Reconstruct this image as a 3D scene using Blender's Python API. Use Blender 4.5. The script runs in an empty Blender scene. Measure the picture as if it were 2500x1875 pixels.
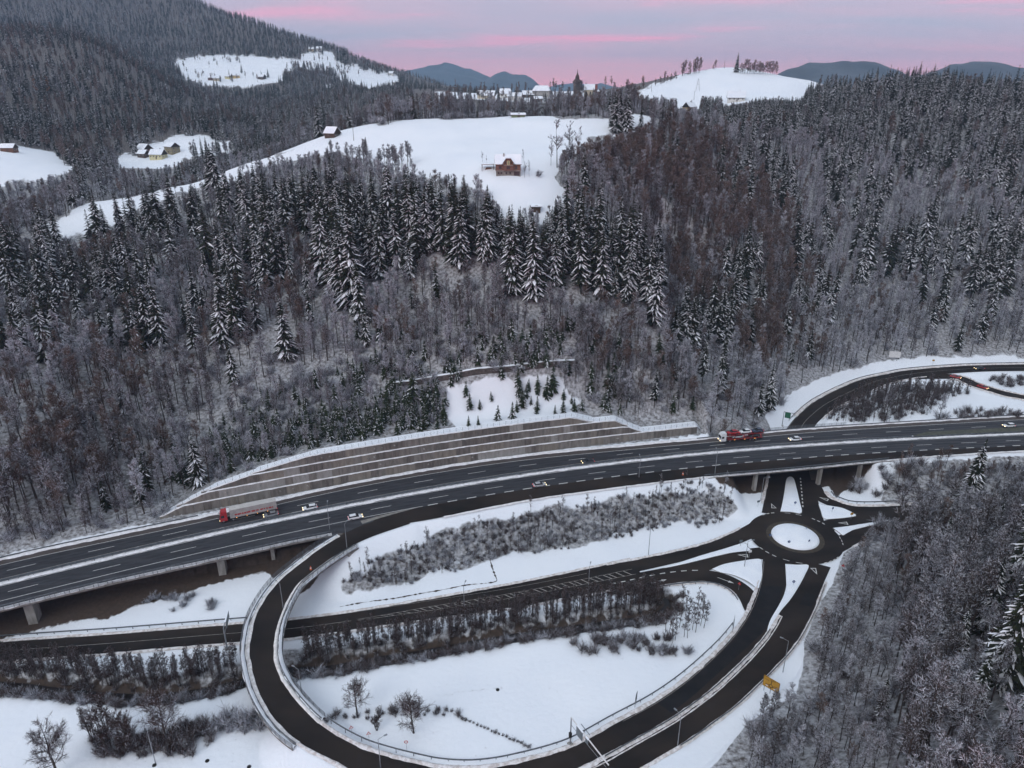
import bpy, math, random
import numpy as np
from mathutils import Vector, Matrix

random.seed(11)
rng = np.random.default_rng(11)
scene = bpy.context.scene
col = scene.collection

# ------------------------------------------------------------------ camera
CAM_H = 130.0                      # drone height over the roundabout, metres
FPX = 1766.0                       # focal length in photograph pixels (2500 x 1875)
PITCH = math.radians(22.4)
SP, CP = math.sin(PITCH), math.cos(PITCH)
cam_data = bpy.data.cameras.new('camera')
cam_data.sensor_width = 36.0
cam_data.lens = 36.0 * FPX / 2500.0
cam_data.clip_start = 1.0
cam_data.clip_end = 40000.0
cam = bpy.data.objects.new('camera', cam_data)
cam.location = (0, 0, CAM_H)
cam.rotation_euler = (math.pi / 2 - PITCH, 0, 0)
col.objects.link(cam)
scene.camera = cam

# ------------------------------------------------------------------ sky, sun, exposure
SUN_EL, SUN_AZ = math.radians(38), math.radians(215)   # azimuth clockwise from +Y
world = bpy.data.worlds.new('World')
scene.world = world
world.use_nodes = True
wn, wl = world.node_tree.nodes, world.node_tree.links
wn.clear()
w_out = wn.new('ShaderNodeOutputWorld')
sky = wn.new('ShaderNodeTexSky')
sky.sky_type = 'NISHITA'
sky.sun_disc = False
sky.sun_elevation = SUN_EL
sky.sun_rotation = SUN_AZ
sky.altitude = 600
sky.air_density = 1.0
sky.dust_density = 2.0
bg_air = wn.new('ShaderNodeBackground'); bg_air.inputs['Strength'].default_value = 0.07
bg_cloud = wn.new('ShaderNodeBackground'); bg_cloud.inputs['Strength'].default_value = 1.25
w_mix = wn.new('ShaderNodeMixShader')
tc = wn.new('ShaderNodeTexCoord')
sep = wn.new('ShaderNodeSeparateXYZ')
wl.new(tc.outputs['Generated'], sep.inputs[0])


def wmath(op, a, b=None, c=None, clamp=False):
    n = wn.new('ShaderNodeMath'); n.operation = op; n.use_clamp = clamp
    for i, v in enumerate((a, b, c)):
        if v is None:
            continue
        if isinstance(v, (int, float)):
            n.inputs[i].default_value = v
        else:
            wl.new(v, n.inputs[i])
    return n.outputs[0]


# a stratus deck: directions are carried on to a flat cloud sheet, streaks lie across the view
zc = wmath('ADD', wmath('MAXIMUM', sep.outputs['Z'], 0.0), 0.10)
cxn = wmath('DIVIDE', sep.outputs['X'], zc)
cyn = wmath('DIVIDE', sep.outputs['Y'], zc)
cmb = wn.new('ShaderNodeCombineXYZ')
wl.new(wmath('ADD', wmath('MULTIPLY', cxn, 0.16), wmath('MULTIPLY', cyn, 0.05)), cmb.inputs[0])
wl.new(wmath('MULTIPLY', cyn, 0.42), cmb.inputs[1])
nz = wn.new('ShaderNodeTexNoise'); nz.inputs['Scale'].default_value = 2.1
nz.inputs['Detail'].default_value = 6; nz.inputs['Roughness'].default_value = 0.56
nz.inputs['Distortion'].default_value = 0.35
wl.new(cmb.outputs[0], nz.inputs['Vector'])
ramp = wn.new('ShaderNodeValToRGB')
ramp.color_ramp.elements[0].position = 0.36
ramp.color_ramp.elements[0].color = (0.385, 0.375, 0.48, 1)
ramp.color_ramp.elements[1].position = 0.65
ramp.color_ramp.elements[1].color = (0.82, 0.33, 0.47, 1)
em = ramp.color_ramp.elements.new(0.53); em.color = (0.50, 0.38, 0.48, 1)
wl.new(nz.outputs['Fac'], ramp.inputs[0])
# afterglow along the horizon, and the deck turning to plain blue-grey overhead
hor = wn.new('ShaderNodeMapRange'); hor.inputs[1].default_value = 0.0; hor.inputs[2].default_value = 0.06
hor.inputs[3].default_value = 0.72; hor.inputs[4].default_value = 0.0; hor.interpolation_type = 'SMOOTHSTEP'
wl.new(sep.outputs['Z'], hor.inputs[0])
mixh = wn.new('ShaderNodeMix'); mixh.data_type = 'RGBA'
wl.new(hor.outputs[0], mixh.inputs['Factor'])
wl.new(ramp.outputs[0], mixh.inputs['A'])
mixh.inputs['B'].default_value = (1.12, 0.40, 0.44, 1)
up = wn.new('ShaderNodeMapRange'); up.inputs[1].default_value = 0.10; up.inputs[2].default_value = 0.55
up.inputs[3].default_value = 0.0; up.inputs[4].default_value = 1.0; up.interpolation_type = 'SMOOTHSTEP'
wl.new(sep.outputs['Z'], up.inputs[0])
mixu = wn.new('ShaderNodeMix'); mixu.data_type = 'RGBA'
wl.new(up.outputs[0], mixu.inputs['Factor'])
wl.new(mixh.outputs['Result'], mixu.inputs['A'])
mixu.inputs['B'].default_value = (0.475, 0.545, 0.635, 1)
wl.new(mixu.outputs['Result'], bg_cloud.inputs['Color'])
wl.new(sky.outputs[0], bg_air.inputs['Color'])
w_mix.inputs[0].default_value = 0.88
wl.new(bg_air.outputs[0], w_mix.inputs[1])
wl.new(bg_cloud.outputs[0], w_mix.inputs[2])
wl.new(w_mix.outputs[0], w_out.inputs['Surface'])

sun_data = bpy.data.lights.new('sun', 'SUN')
sun_data.energy = 1.0
sun_data.angle = math.radians(35)
sun_data.color = (1.0, 0.965, 0.93)
sun = bpy.data.objects.new('sun', sun_data)
sdir = Vector((math.sin(SUN_AZ) * math.cos(SUN_EL), math.cos(SUN_AZ) * math.cos(SUN_EL), math.sin(SUN_EL)))
sun.rotation_euler = sdir.to_track_quat('Z', 'Y').to_euler()
sun.location = (0, 0, 300)
col.objects.link(sun)

scene.view_settings.view_transform = 'Standard'
scene.view_settings.look = 'None'
scene.view_settings.gamma = 1.0
scene.view_settings.exposure = 0.25
scene.view_settings.use_curve_mapping = False
scene.cycles.max_bounces = 5
scene.cycles.diffuse_bounces = 2
scene.cycles.glossy_bounces = 2
scene.cycles.transparent_max_bounces = 4
scene.cycles.volume_bounces = 0
scene.cycles.use_adaptive_sampling = True
scene.cycles.adaptive_threshold = 0.03
scene.cycles.use_denoising = True

# ------------------------------------------------------------------ helpers
def unp(px, py, z=0.0):
    """photograph pixel + height above datum -> world X, Y"""
    u, v = (px - 1250.0) / FPX, (py - 937.5) / FPX
    t = (CAM_H - z) / (SP + v * CP)
    return u * t, (CP - v * SP) * t


def unp_d(px, py, Y):
    """photograph pixel + forward distance -> world X, Y, Z"""
    u, v = (px - 1250.0) / FPX, (py - 937.5) / FPX
    t = Y / (CP - v * SP)
    return u * t, Y, CAM_H - t * (SP + v * CP)


def proj(X, Y, Z):
    """world -> photograph pixel (arrays allowed) and depth"""
    dz = Z - CAM_H
    dep = Y * CP - dz * SP
    up_ = Y * SP + dz * CP
    dep = np.maximum(dep, 1e-3)
    return 1250.0 + FPX * X / dep, 937.5 - FPX * up_ / dep, dep


def smooth(x):
    x = np.clip(x, 0, 1)
    return x * x * (3 - 2 * x)


def catmull(P, step=1.0):
    """smooth dense polyline through rows of P (any dimension, first two = XY)"""
    P = np.asarray(P, float)
    Q = np.vstack([2 * P[0] - P[1], P, 2 * P[-1] - P[-2]])
    out = []
    for i in range(1, len(Q) - 2):
        p0, p1, p2, p3 = Q[i - 1], Q[i], Q[i + 1], Q[i + 2]
        n = max(2, int(np.linalg.norm(p2[:2] - p1[:2]) / step))
        t = np.linspace(0, 1, n, endpoint=False)[:, None]
        out.append(0.5 * ((2 * p1) + (-p0 + p2) * t + (2 * p0 - 5 * p1 + 4 * p2 - p3) * t ** 2 + (-p0 + 3 * p1 - 3 * p2 + p3) * t ** 3))
    out.append(P[-1:])
    return np.vstack(out)


def resample(P, n):
    P = np.asarray(P, float)
    s = np.concatenate([[0], np.cumsum(np.linalg.norm(np.diff(P[:, :2], axis=0), axis=1))])
    q = np.linspace(0, s[-1], n)
    return np.column_stack([np.interp(q, s, P[:, k]) for k in range(P.shape[1])])


def arclen(P):
    return np.concatenate([[0], np.cumsum(np.linalg.norm(np.diff(P[:, :2], axis=0), axis=1))])


def normals2(P):
    d = np.gradient(P[:, :2], axis=0)
    d /= np.linalg.norm(d, axis=1)[:, None] + 1e-9
    return np.column_stack([-d[:, 1], d[:, 0]])      # left-hand normal


def in_poly(px, py, poly):
    inside = np.zeros(np.shape(px), bool)
    n = len(poly)
    for i in range(n):
        x1, y1 = poly[i]; x2, y2 = poly[(i + 1) % n]
        if y1 == y2:
            continue
        c = ((y1 > py) != (y2 > py)) & (px < (x2 - x1) * (py - y1) / (y2 - y1) + x1)
        inside ^= c
    return inside


def tag(o, label=None, cat=None, group=None, kind=None):
    if label: o['label'] = label
    if cat: o['category'] = cat
    if group: o['group'] = group
    if kind: o['kind'] = kind
    return o


def empty(name, loc=(0, 0, 0), rz=0.0):
    o = bpy.data.objects.new(name, None)
    o.empty_display_size = 0.5
    o.location = loc; o.rotation_euler = (0, 0, rz)
    col.objects.link(o)
    return o


def link_mesh(name, me, parent=None):
    o = bpy.data.objects.new(name, me)
    col.objects.link(o)
    if parent is not None:
        o.parent = parent
    return o


def np_mesh(name, verts, faces, mats, mat_idx=None, smooth_shade=False):
    me = bpy.data.meshes.new(name)
    verts = np.asarray(verts, np.float32)
    if isinstance(faces, np.ndarray):
        nf, k = faces.shape
        me.vertices.add(len(verts)); me.vertices.foreach_set('co', verts.ravel())
        me.loops.add(nf * k); me.loops.foreach_set('vertex_index', faces.astype(np.int32).ravel())
        me.polygons.add(nf); me.polygons.foreach_set('loop_start', np.arange(0, nf * k, k, dtype=np.int32))
        try:
            me.polygons.foreach_set('loop_total', np.full(nf, k, np.int32))
        except Exception:
            pass
    else:
        me.from_pydata(verts.tolist(), [], faces)
    for m in (mats if isinstance(mats, (list, tuple)) else [mats]):
        me.materials.append(m)
    if mat_idx is not None:
        me.polygons.foreach_set('material_index', np.asarray(mat_idx, np.int32))
    me.update(calc_edges=True)
    me.validate()
    if smooth_shade:
        me.polygons.foreach_set('use_smooth', np.ones(len(me.polygons), bool))
    return me


class MB:
    """collects simple solids into one mesh"""
    def __init__(self):
        self.v, self.f, self.m = [], [], []

    def poly(self, pts, faces, mi=0):
        b = len(self.v)
        self.v += [tuple(p) for p in pts]
        for f in faces:
            self.f.append([b + i for i in f]); self.m.append(mi)
        return self

    def box(self, c, s, mi=0, rz=0.0, taper=1.0):
        hx, hy, hz = s[0] / 2, s[1] / 2, s[2] / 2
        ca, sa = math.cos(rz), math.sin(rz)
        P = []
        for dz, k in ((-hz, 1.0), (hz, taper)):
            for dx, dy in ((-hx, -hy), (hx, -hy), (hx, hy), (-hx, hy)):
                x, y = dx * k, dy * k
                P.append((c[0] + x * ca - y * sa, c[1] + x * sa + y * ca, c[2] + dz))
        return self.poly(P, [(3, 2, 1, 0), (4, 5, 6, 7), (0, 1, 5, 4), (1, 2, 6, 5), (2, 3, 7, 6), (3, 0, 4, 7)], mi)

    def tube(self, a, b, r0, r1=None, n=8, mi=0, caps=True):
        r1 = r0 if r1 is None else r1
        a, b = Vector(a), Vector(b)
        d = (b - a).normalized()
        e = d.orthogonal().normalized(); g = d.cross(e)
        P = []
        for c, r in ((a, r0), (b, r1)):
            for i in range(n):
                t = 2 * math.pi * i / n
                P.append(c + e * (r * math.cos(t)) + g * (r * math.sin(t)))
        F = [(i, (i + 1) % n, n + (i + 1) % n, n + i) for i in range(n)]
        if caps:
            F += [tuple(range(n - 1, -1, -1)), tuple(range(n, 2 * n))]
        return self.poly(P, F, mi)

    def prism(self, prof, axis, a, b, mi=0):
        """profile of 2D points swept from a to b along axis 'x' or 'y'"""
        n = len(prof)
        if axis == 'x':
            P = [(a, p, q) for p, q in prof] + [(b, p, q) for p, q in prof]
        else:
            P = [(p, a, q) for p, q in prof] + [(p, b, q) for p, q in prof]
        F = [(i, (i + 1) % n, n + (i + 1) % n, n + i) for i in range(n)] + [tuple(range(n - 1, -1, -1)), tuple(range(n, 2 * n))]
        return self.poly(P, F, mi)

    def mesh(self, name, mats, smooth_shade=False):
        me = bpy.data.meshes.new(name)
        me.from_pydata(self.v, [], self.f)
        for m in (mats if isinstance(mats, (list, tuple)) else [mats]):
            me.materials.append(m)
        me.polygons.foreach_set('material_index', np.asarray(self.m, np.int32))
        if smooth_shade:
            me.polygons.foreach_set('use_smooth', np.ones(len(me.polygons), bool))
        me.update()
        import bmesh
        bm = bmesh.new(); bm.from_mesh(me); bmesh.ops.recalc_face_normals(bm, faces=bm.faces); bm.to_mesh(me); bm.free()
        return me

    def build(self, name, mats, parent=None, smooth_shade=False):
        return link_mesh(name, self.mesh(name, mats, smooth_shade), parent)


# ------------------------------------------------------------------ materials
MATS = {}


def mat_nodes(name):
    m = bpy.data.materials.new(name)
    m.use_nodes = True
    n, l = m.node_tree.nodes, m.node_tree.links
    b = n['Principled BSDF']
    b.inputs['Specular IOR Level'].default_value = 0.3
    MATS[name] = m
    return m, n, l, b


def noisy(name, c1, c2, scale=2.0, rough=0.85, detail=4.0, lo=0.35, hi=0.65, bump=0.0, bscale=None, spec=0.3, metal=0.0, rand=0.0, stretch=None):
    """two colours mixed by object-space noise, optional bump and per-object brightness variation"""
    m, n, l, b = mat_nodes(name)
    tcn = n.new('ShaderNodeTexCoord'); src = tcn.outputs['Object']
    geo = n.new('ShaderNodeNewGeometry')
    src = geo.outputs['Position']
    if stretch:
        mp = n.new('ShaderNodeMapping'); mp.inputs['Scale'].default_value = stretch
        l.new(src, mp.inputs['Vector']); src = mp.outputs[0]
    t = n.new('ShaderNodeTexNoise'); t.inputs['Scale'].default_value = scale; t.inputs['Detail'].default_value = detail
    l.new(src, t.inputs['Vector'])
    r = n.new('ShaderNodeValToRGB')
    r.color_ramp.elements[0].position = lo; r.color_ramp.elements[0].color = (*c1, 1)
    r.color_ramp.elements[1].position = hi; r.color_ramp.elements[1].color = (*c2, 1)
    l.new(t.outputs['Fac'], r.inputs[0])
    out = r.outputs[0]
    if rand:
        oi = n.new('ShaderNodeObjectInfo')
        mr = n.new('ShaderNodeMapRange'); mr.inputs[3].default_value = 1 - rand; mr.inputs[4].default_value = 1 + rand
        l.new(oi.outputs['Random'], mr.inputs[0])
        hs = n.new('ShaderNodeHueSaturation')
        l.new(out, hs.inputs['Color']); l.new(mr.outputs[0], hs.inputs['Value'])
        out = hs.outputs[0]
    l.new(out, b.inputs['Base Color'])
    b.inputs['Roughness'].default_value = rough
    b.inputs['Metallic'].default_value = metal
    b.inputs['Specular IOR Level'].default_value = spec
    if bump:
        t2 = n.new('ShaderNodeTexNoise'); t2.inputs['Scale'].default_value = bscale or scale * 3
        t2.inputs['Detail'].default_value = 3
        l.new(src, t2.inputs['Vector'])
        bp = n.new('ShaderNodeBump'); bp.inputs['Strength'].default_value = bump; bp.inputs['Distance'].default_value = 0.3
        l.new(t2.outputs['Fac'], bp.inputs['Height']); l.new(bp.outputs[0], b.inputs['Normal'])
    return m


SNOW = noisy('snow', (0.76, 0.80, 0.86), (0.83, 0.86, 0.90), 0.25, rough=0.8, bump=0.25, bscale=1.2, spec=0.2)
SNOW_TREE = noisy('tree_snow', (0.74, 0.78, 0.84), (0.86, 0.88, 0.92), 1.5, rough=0.9, spec=0.1)
SLUSH = noisy('roadside_snow', (0.50, 0.45, 0.43), (0.74, 0.72, 0.72), 1.1, rough=0.8, bump=0.4, bscale=3.0, lo=0.38, hi=0.6)
ASPH_M = noisy('motorway_asphalt', (0.034, 0.035, 0.040), (0.052, 0.053, 0.059), 0.35, rough=0.85, stretch=(0.25, 1.6, 1.0), spec=0.15)
ASPH_L = noisy('damp_asphalt', (0.0125, 0.011, 0.0105), (0.030, 0.0235, 0.0195), 0.09, rough=0.8, spec=0.12, stretch=(0.6, 1.3, 1), detail=7)
ASPH_O = noisy('motorway_shoulder', (0.055, 0.045, 0.042), (0.085, 0.072, 0.068), 0.6, rough=0.8, stretch=(0.3, 2, 1))
PAINT = noisy('road_paint', (0.42, 0.42, 0.42), (0.62, 0.62, 0.60), 2.5, rough=0.7)
PAINT_DIM = noisy('worn_paint', (0.16, 0.15, 0.14), (0.34, 0.32, 0.30), 2.5, rough=0.7)
CONC = noisy('concrete', (0.20, 0.19, 0.175), (0.34, 0.33, 0.31), 0.7, rough=0.9, stretch=(1, 1, 0.35))
CONC_D = noisy('deck_concrete', (0.12, 0.11, 0.10), (0.19, 0.18, 0.17), 0.7, rough=0.9, stretch=(1, 1, 0.35))
STEEL = noisy('galvanised_steel', (0.075, 0.085, 0.098), (0.14, 0.155, 0.17), 1.2, rough=0.6, metal=0.3)
POLE = noisy('pole_steel', (0.20, 0.22, 0.24), (0.30, 0.32, 0.34), 1.2, rough=0.5, metal=0.3)
DIRT = noisy('bare_soil', (0.030, 0.022, 0.017), (0.075, 0.055, 0.042), 0.8, rough=0.95, bump=0.5)
BARK = noisy('bark', (0.030, 0.025, 0.022), (0.065, 0.055, 0.048), 1.5, rough=0.95, stretch=(2, 2, 0.4))

# ------------------------------------------------------------------ motorway alignment (pixel -> world once)
MZ = 8.0                                        # motorway level
_med = [(-250, 1487), (0, 1419), (280, 1351), (556, 1299), (814, 1243), (1049, 1191), (1297, 1151), (1500, 1128), (1726, 1106),
        (1952, 1086), (2178, 1070), (2449, 1058), (2650, 1050)]
_mw = np.array([unp(x, y, MZ) for x, y in _med])
_cf = np.polyfit(_mw[:, 0] / 100, _mw[:, 1], 5)
_xt = np.linspace(_mw[0, 0], _mw[-1, 0], 400)
_yt = np.polyval(_cf, _xt / 100)


def ext_interp(x, xs, ys):
    y = np.interp(x, xs, ys)
    s0 = (ys[4] - ys[0]) / (xs[4] - xs[0]); s1 = (ys[-1] - ys[-5]) / (xs[-1] - xs[-5])
    y = np.where(x < xs[0], ys[0] + (x - xs[0]) * s0, y)
    return np.where(x > xs[-1], ys[-1] + (x - xs[-1]) * s1, y)


def Ymed(x): return ext_interp(x, _xt, _yt)


def offset_fn(pts):
    W = np.array([unp(x, y, MZ) for x, y in pts])
    o = W[:, 1] - Ymed(W[:, 0])
    xs = np.linspace(W[0, 0], W[-1, 0], 300)
    os_ = np.interp(xs, W[:, 0], o)
    k = np.ones(25) / 25
    os2 = np.convolve(np.pad(os_, 12, mode='edge'), k, mode='valid')
    return lambda x: np.interp(x, xs, os2)


off_far = offset_fn([(-250, 1432), (0, 1367), (316, 1301), (533, 1257), (800, 1194), (1000, 1156), (1252, 1117), (1500, 1093), (1749, 1071), (1907, 1053), (2200, 1034), (2449, 1019), (2650, 1010)])
off_near = offset_fn([(-250, 1555), (0, 1487), (271, 1421), (533, 1365), (805, 1303), (960, 1283), (1071, 1266), (1252, 1226), (1478, 1194), (1722, 1164), (1952, 1145), (2151, 1124), (2314, 1111), (2500, 1100), (2650, 1093)])
def Yfar(x): return Ymed(x) + off_far(x)
def Ynear(x): return Ymed(x) + off_near(x)
def XM(px, py): return unp(px, py, MZ)[0]


X_V0 = XM(815, 1300)       # left viaduct ends (abutment)
X_B0, X_B1 = XM(1775, 1155), XM(2140, 1125)    # underpass bridge
# retaining wall
_wb = np.array([unp(x, y, MZ) for x, y in [(391, 1265), (536, 1240), (693, 1206), (834, 1180), (1000, 1151), (1252, 1111), (1388, 1094), (1564, 1072), (1713, 1056)]])
_wcf = np.polyfit(_wb[:, 0] / 100, _wb[:, 1], 4)
X_W0, X_W1 = _wb[0, 0], _wb[-1, 0]
def Ywall(x): return np.polyval(_wcf, np.clip(x, X_W0 - 3, X_W1 + 3) / 100)


TIER, SETB = 2.6, 0.95
_wlx = np.interp([400, 446, 506, 617, 766, 1400, 1446, 1500, 1530, 1566, 1700, 1716], [391, 536, 693, 834, 1000, 1252, 1388, 1564, 1713], _wb[:, 0])
_wlz = [0.3, 2.6, 5.2, 7.8, 10.4, 10.4, 7.8, 7.8, 5.2, 2.6, 2.6, 0.6]
def wall_top(x): return np.interp(x, _wlx, _wlz)


# ------------------------------------------------------------------ other roads: (px, py, z, half width)
def road_pts(rows, step=0.8):
    W = []
    for px, py, z, hw in rows:
        x, y = unp(px, py, z)
        W.append((x, y, z, hw))
    return catmull(W, step)


def edges_to_road(L, R, zf=None, n=260):
    """two pixel edge lists (px, py, z) -> centre rows x, y, z, half width plus the edges"""
    l = catmull([(*unp(p[0], p[1], p[2]), p[2]) for p in L], 1.0)
    r = catmull([(*unp(p[0], p[1], p[2]), p[2]) for p in R], 1.0)
    l, r = resample(l, n), resample(r, n)
    c = (l + r) / 2
    hw = np.linalg.norm(l[:, :2] - r[:, :2], axis=1) / 2
    return np.column_stack([c, hw]), l, r


VALLEY = road_pts([(-260, 1612, 0, 3.6), (0, 1590, 0, 3.6), (266, 1571, 0, 3.5), (533, 1549, 0, 3.5), (700, 1536, 0, 3.5), (850, 1517, 0, 3.6), (1026, 1490, 0, 3.9), (1252, 1454, 0, 4.8), (1433, 1419, 0, 5.3), (1560, 1393, 0, 5.6)])
LANE_UP = road_pts([(1460, 1400, 0, 2.9), (1600, 1371, 0, 2.6), (1718, 1343, 0, 2.5), (1790, 1317, 0, 2.6), (1850, 1288, 0, 3.0), (1880, 1270, 0, 3)])
LANE_LO = road_pts([(1460, 1433, 0, 2.9), (1620, 1402, 0, 2.7), (1720, 1379, 0, 2.7), (1800, 1358, 0, 2.7), (1870, 1350, 0, 3.0), (1900, 1350, 0, 3)])
SLIP = road_pts([(1480, 1441, 0, 2.2), (1527, 1433, 0, 2.4), (1620, 1413, 0, 2.6), (1700, 1405, 0, 2.7), (1755, 1411, 0, 2.7), (1798, 1430, 0, 2.7), (1826, 1456, 0, 2.8), (1845, 1490, 0, 3.0)])
LOOP_L = [(1866, 1360, 0), (1855, 1437, 0), (1825, 1509, 0), (1780, 1570, 0), (1726, 1622, 0), (1660, 1676, 0), (1590, 1722, 0), (1500, 1769, 0), (1388, 1828, 0), (1252, 1866, 0), (1150, 1880, 0), (1060, 1876, 0),
          (1000, 1864, 0.2), (930, 1845, 0.7), (859, 1818, 1.5), (768, 1760, 3.3), (705, 1690, 5.0), (674, 1631, 6.1), (669, 1577, 6.7), (683, 1509, 7.1), (723, 1432, 7.6), (768, 1392, 7.85), (836, 1346, 8), (904, 1312, 8), (1000, 1279, 8)]
LOOP_R = [(2024, 1366, 0), (2006, 1414, 0), (1988, 1469, 0), (1952, 1545, 0), (1907, 1604, 0), (1816, 1699, 0), (1750, 1752, 0), (1681, 1803, 0), (1568, 1871, 0), (1480, 1918, 0), (1380, 1955, 0), (1252, 1985, 0), (1130, 1985, 0),
          (1040, 1962, 0.2), (950, 1925, 0.7), (845, 1871, 1.5), (741, 1817, 3.3), (678, 1762, 5.0), (633, 1690, 6.1), (611, 1613, 6.7), (610, 1568, 7.1), (626, 1500, 7.4), (669, 1432, 7.7), (723, 1383, 7.9), (791, 1333, 8), (881, 1284, 8), (985, 1256, 8)]
LOOP, LOOP_EL, LOOP_ER = edges_to_road(LOOP_L, LOOP_R, n=420)
NORTH_L = [(1862, 1262, 0), (1872, 1205, 0), (1882, 1152, 0), (1892, 1120, 0), (1903, 1080, 0), (1924, 1042, 0.2), (1952, 1010, 0.4), (1997, 975, 0.6), (2088, 932, 1), (2160, 914, 1.3), (2223, 903, 1.5), (2359, 893, 2), (2500, 890, 2), (2700, 888, 2)]
NORTH_R = [(2009, 1266, 0), (1990, 1200, 0), (1975, 1152, 0), (1973, 1120, 0), (1979, 1080, 0), (1990, 1040, 0.2), (2013, 1016, 0.4), (2046, 992, 0.6), (2095, 968, 1), (2170, 936, 1.3), (2250, 920, 1.5), (2359, 909, 2), (2500, 905, 2), (2700, 903, 2)]
NORTH, NORTH_EL, NORTH_ER = edges_to_road(NORTH_L, NORTH_R, n=240)
BRANCH = road_pts([(2210, 920, 1.4, 3.2), (2280, 919, 1.6, 3.2), (2336, 921, 1.8, 3.2), (2386, 941, 1.8, 3.2), (2449, 960, 1.8, 3.2), (2520, 974, 1.8, 3.2), (2680, 1000, 1.8, 3.2)])
EAST_SLIP = road_pts([(1982, 1172, 0, 2.4), (1990, 1190, 0, 2.4), (2004, 1214, 0, 2.5), (2040, 1232, 0, 2.4), (2080, 1244, 0, 2.5), (2140, 1250, 0, 3.2), (2230, 1247, 0, 3.4), (2400, 1238, 0, 3.4), (2750, 1215, 0.5, 3.4)])
EAST_IN = road_pts([(2000, 1290, 0, 2.8), (2060, 1274, 0, 2.8), (2120, 1265, 0, 2.8), (2200, 1257, 0, 3.0), (2400, 1244, 0, 3), (2750, 1222, 0.5, 3)])
EAST_OUT = road_pts([(2020, 1345, 0, 2.9), (2050, 1329, 0, 2.9), (2080, 1313, 0, 2.9), (2130, 1296, 0, 2.9), (2210, 1280, 0, 3.0), (2400, 1258, 0, 3.2), (2750, 1232, 0.5, 3.2)])
RB_C = unp(1941, 1311, 0)
RB_R, RB_I = 14.0, 7.1
STREAM = road_pts([(-300, 1664, -1.7, 0.95), (0, 1674, -1.7, 0.95), (150, 1690, -1.7, 0.95), (330, 1704, -1.7, 0.95), (480, 1692, -1.7, 0.95), (590, 1666, -1.7, 0.95), (690, 1640, -1.7, 0.95), (800, 1634, -1.7, 0.95), (920, 1612, -1.7, 0.95), (1026, 1596, -1.7, 0.95), (1252, 1556, -1.7, 0.95), (1478, 1524, -1.7, 0.95), (1590, 1507, -1.7, 0.9), (1630, 1480, -1.6, 0.8), (1618, 1462, -1.5, 0.8)], 1.5)

# ------------------------------------------------------------------ terrain control points
ctrl = []
def cz(px, py, z): x, y = unp(px, py, z); ctrl.append((x, y, z))
def cd(px, py, Y): ctrl.append(unp_d(px, py, Y))
def cw(x, y, z): ctrl.append((x, y, z))
def cpz(px, Y, z):
    """hidden point: column px at forward distance Y with height z"""
    dep = Y * CP - (z - CAM_H) * SP
    ctrl.append(((px - 1250) / FPX * dep, Y, z))


for px, py in [(-200, 1860), (100, 1850), (350, 1800), (600, 1860), (900, 1860), (1250, 1860), (1500, 1860), (100, 1650), (400, 1640), (620, 1640), (900, 1700), (1200, 1650), (1500, 1620),
               (1700, 1520), (-150, 1590), (100, 1560), (400, 1520), (700, 1500), (1000, 1430), (1300, 1380), (1600, 1320), (1750, 1260), (1850, 1200), (2000, 1200), (1940, 1311), (2020, 1400), (1960, 1550), (1830, 1700), (1650, 1840),
               (1920, 1100), (1960, 1080), (1200, 1500), (1400, 1470), (2100, 1220)]:
    cz(px, py, 0)
for x in (-150, -80, -20, 40, 90):
    cw(x, 60, 0); cw(x * 1.3, 30, 0)
# far right fields behind the motorway
for px, py, z in [(2050, 1005, 1), (2150, 970, 1.3), (2250, 950, 1.5), (2300, 1000, 1.3), (2450, 1000, 1.5), (2500, 940, 1.8), (2200, 915, 1.5), (2450, 885, 2.5), (1990, 960, 2), (2100, 915, 3)]:
    cz(px, py, z)
# right foreground hillside
for px, py, z in [(2100, 1330, 1.5), (2150, 1260, 0.5), (2250, 1300, 3), (2400, 1240, 4), (2500, 1180, 6), (2480, 1400, 19), (2300, 1450, 8), (2150, 1550, 6), (2050, 1650, 4), (2150, 1750, 9), (2300, 1700, 15), (2450, 1600, 22), (2480, 1780, 25),
                  (2000, 1800, 4), (1900, 1860, 3), (2200, 1860, 14), (2700, 1500, 24), (2700, 1800, 32), (2700, 1200, 8)]:
    cz(px, py, z)
cw(150, 60, 26); cw(120, 40, 20); cw(60, 45, 6)
# behind the left motorway: woodland slope up to the ridge meadow
for px, py, Y in [(-200, 1395, 160), (0, 1345, 170), (200, 1310, 180), (350, 1270, 188)]:
    cz(px, py, 8.3)
cd(-200, 600, 340); cd(0, 610, 340); cd(0, 900, 240); cd(0, 1150, 200); cd(-200, 1150, 195)
cd(200, 1150, 207); cd(200, 850, 265); cd(230, 498, 385); cd(120, 560, 360); cd(300, 640, 330)
cd(400, 1150, 212); cd(400, 900, 255); cd(400, 600, 350); cd(400, 462, 410)
cd(570, 410, 435); cd(570, 500, 385); cd(600, 800, 270); cd(620, 1090, 220)
cd(800, 329, 455); cd(800, 400, 400); cd(800, 600, 318); cd(800, 850, 262); cd(800, 1000, 236)
cd(950, 299, 470); cd(1000, 420, 350); cd(1000, 700, 287); cd(1000, 900, 252)
cd(1240, 427, 331); cd(1240, 370, 372); cd(1270, 286, 460); cd(1250, 320, 425); cd(1250, 500, 312); cd(1250, 650, 287); cd(1250, 900, 247); cd(1250, 1000, 234)
cd(1440, 300, 430); cd(1450, 400, 362); cd(1450, 520, 322); cd(1450, 720, 282); cd(1450, 900, 255); cd(1480, 985, 242)
cd(1590, 289, 445); cd(1600, 420, 390); cd(1700, 330, 500); cd(1700, 450, 410); cd(1700, 700, 310); cd(1700, 900, 262); cd(1700, 1000, 247)
cd(1850, 300, 560); cd(1850, 400, 480); cd(1850, 600, 385); cd(1850, 850, 298); cd(1830, 980, 262)
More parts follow.
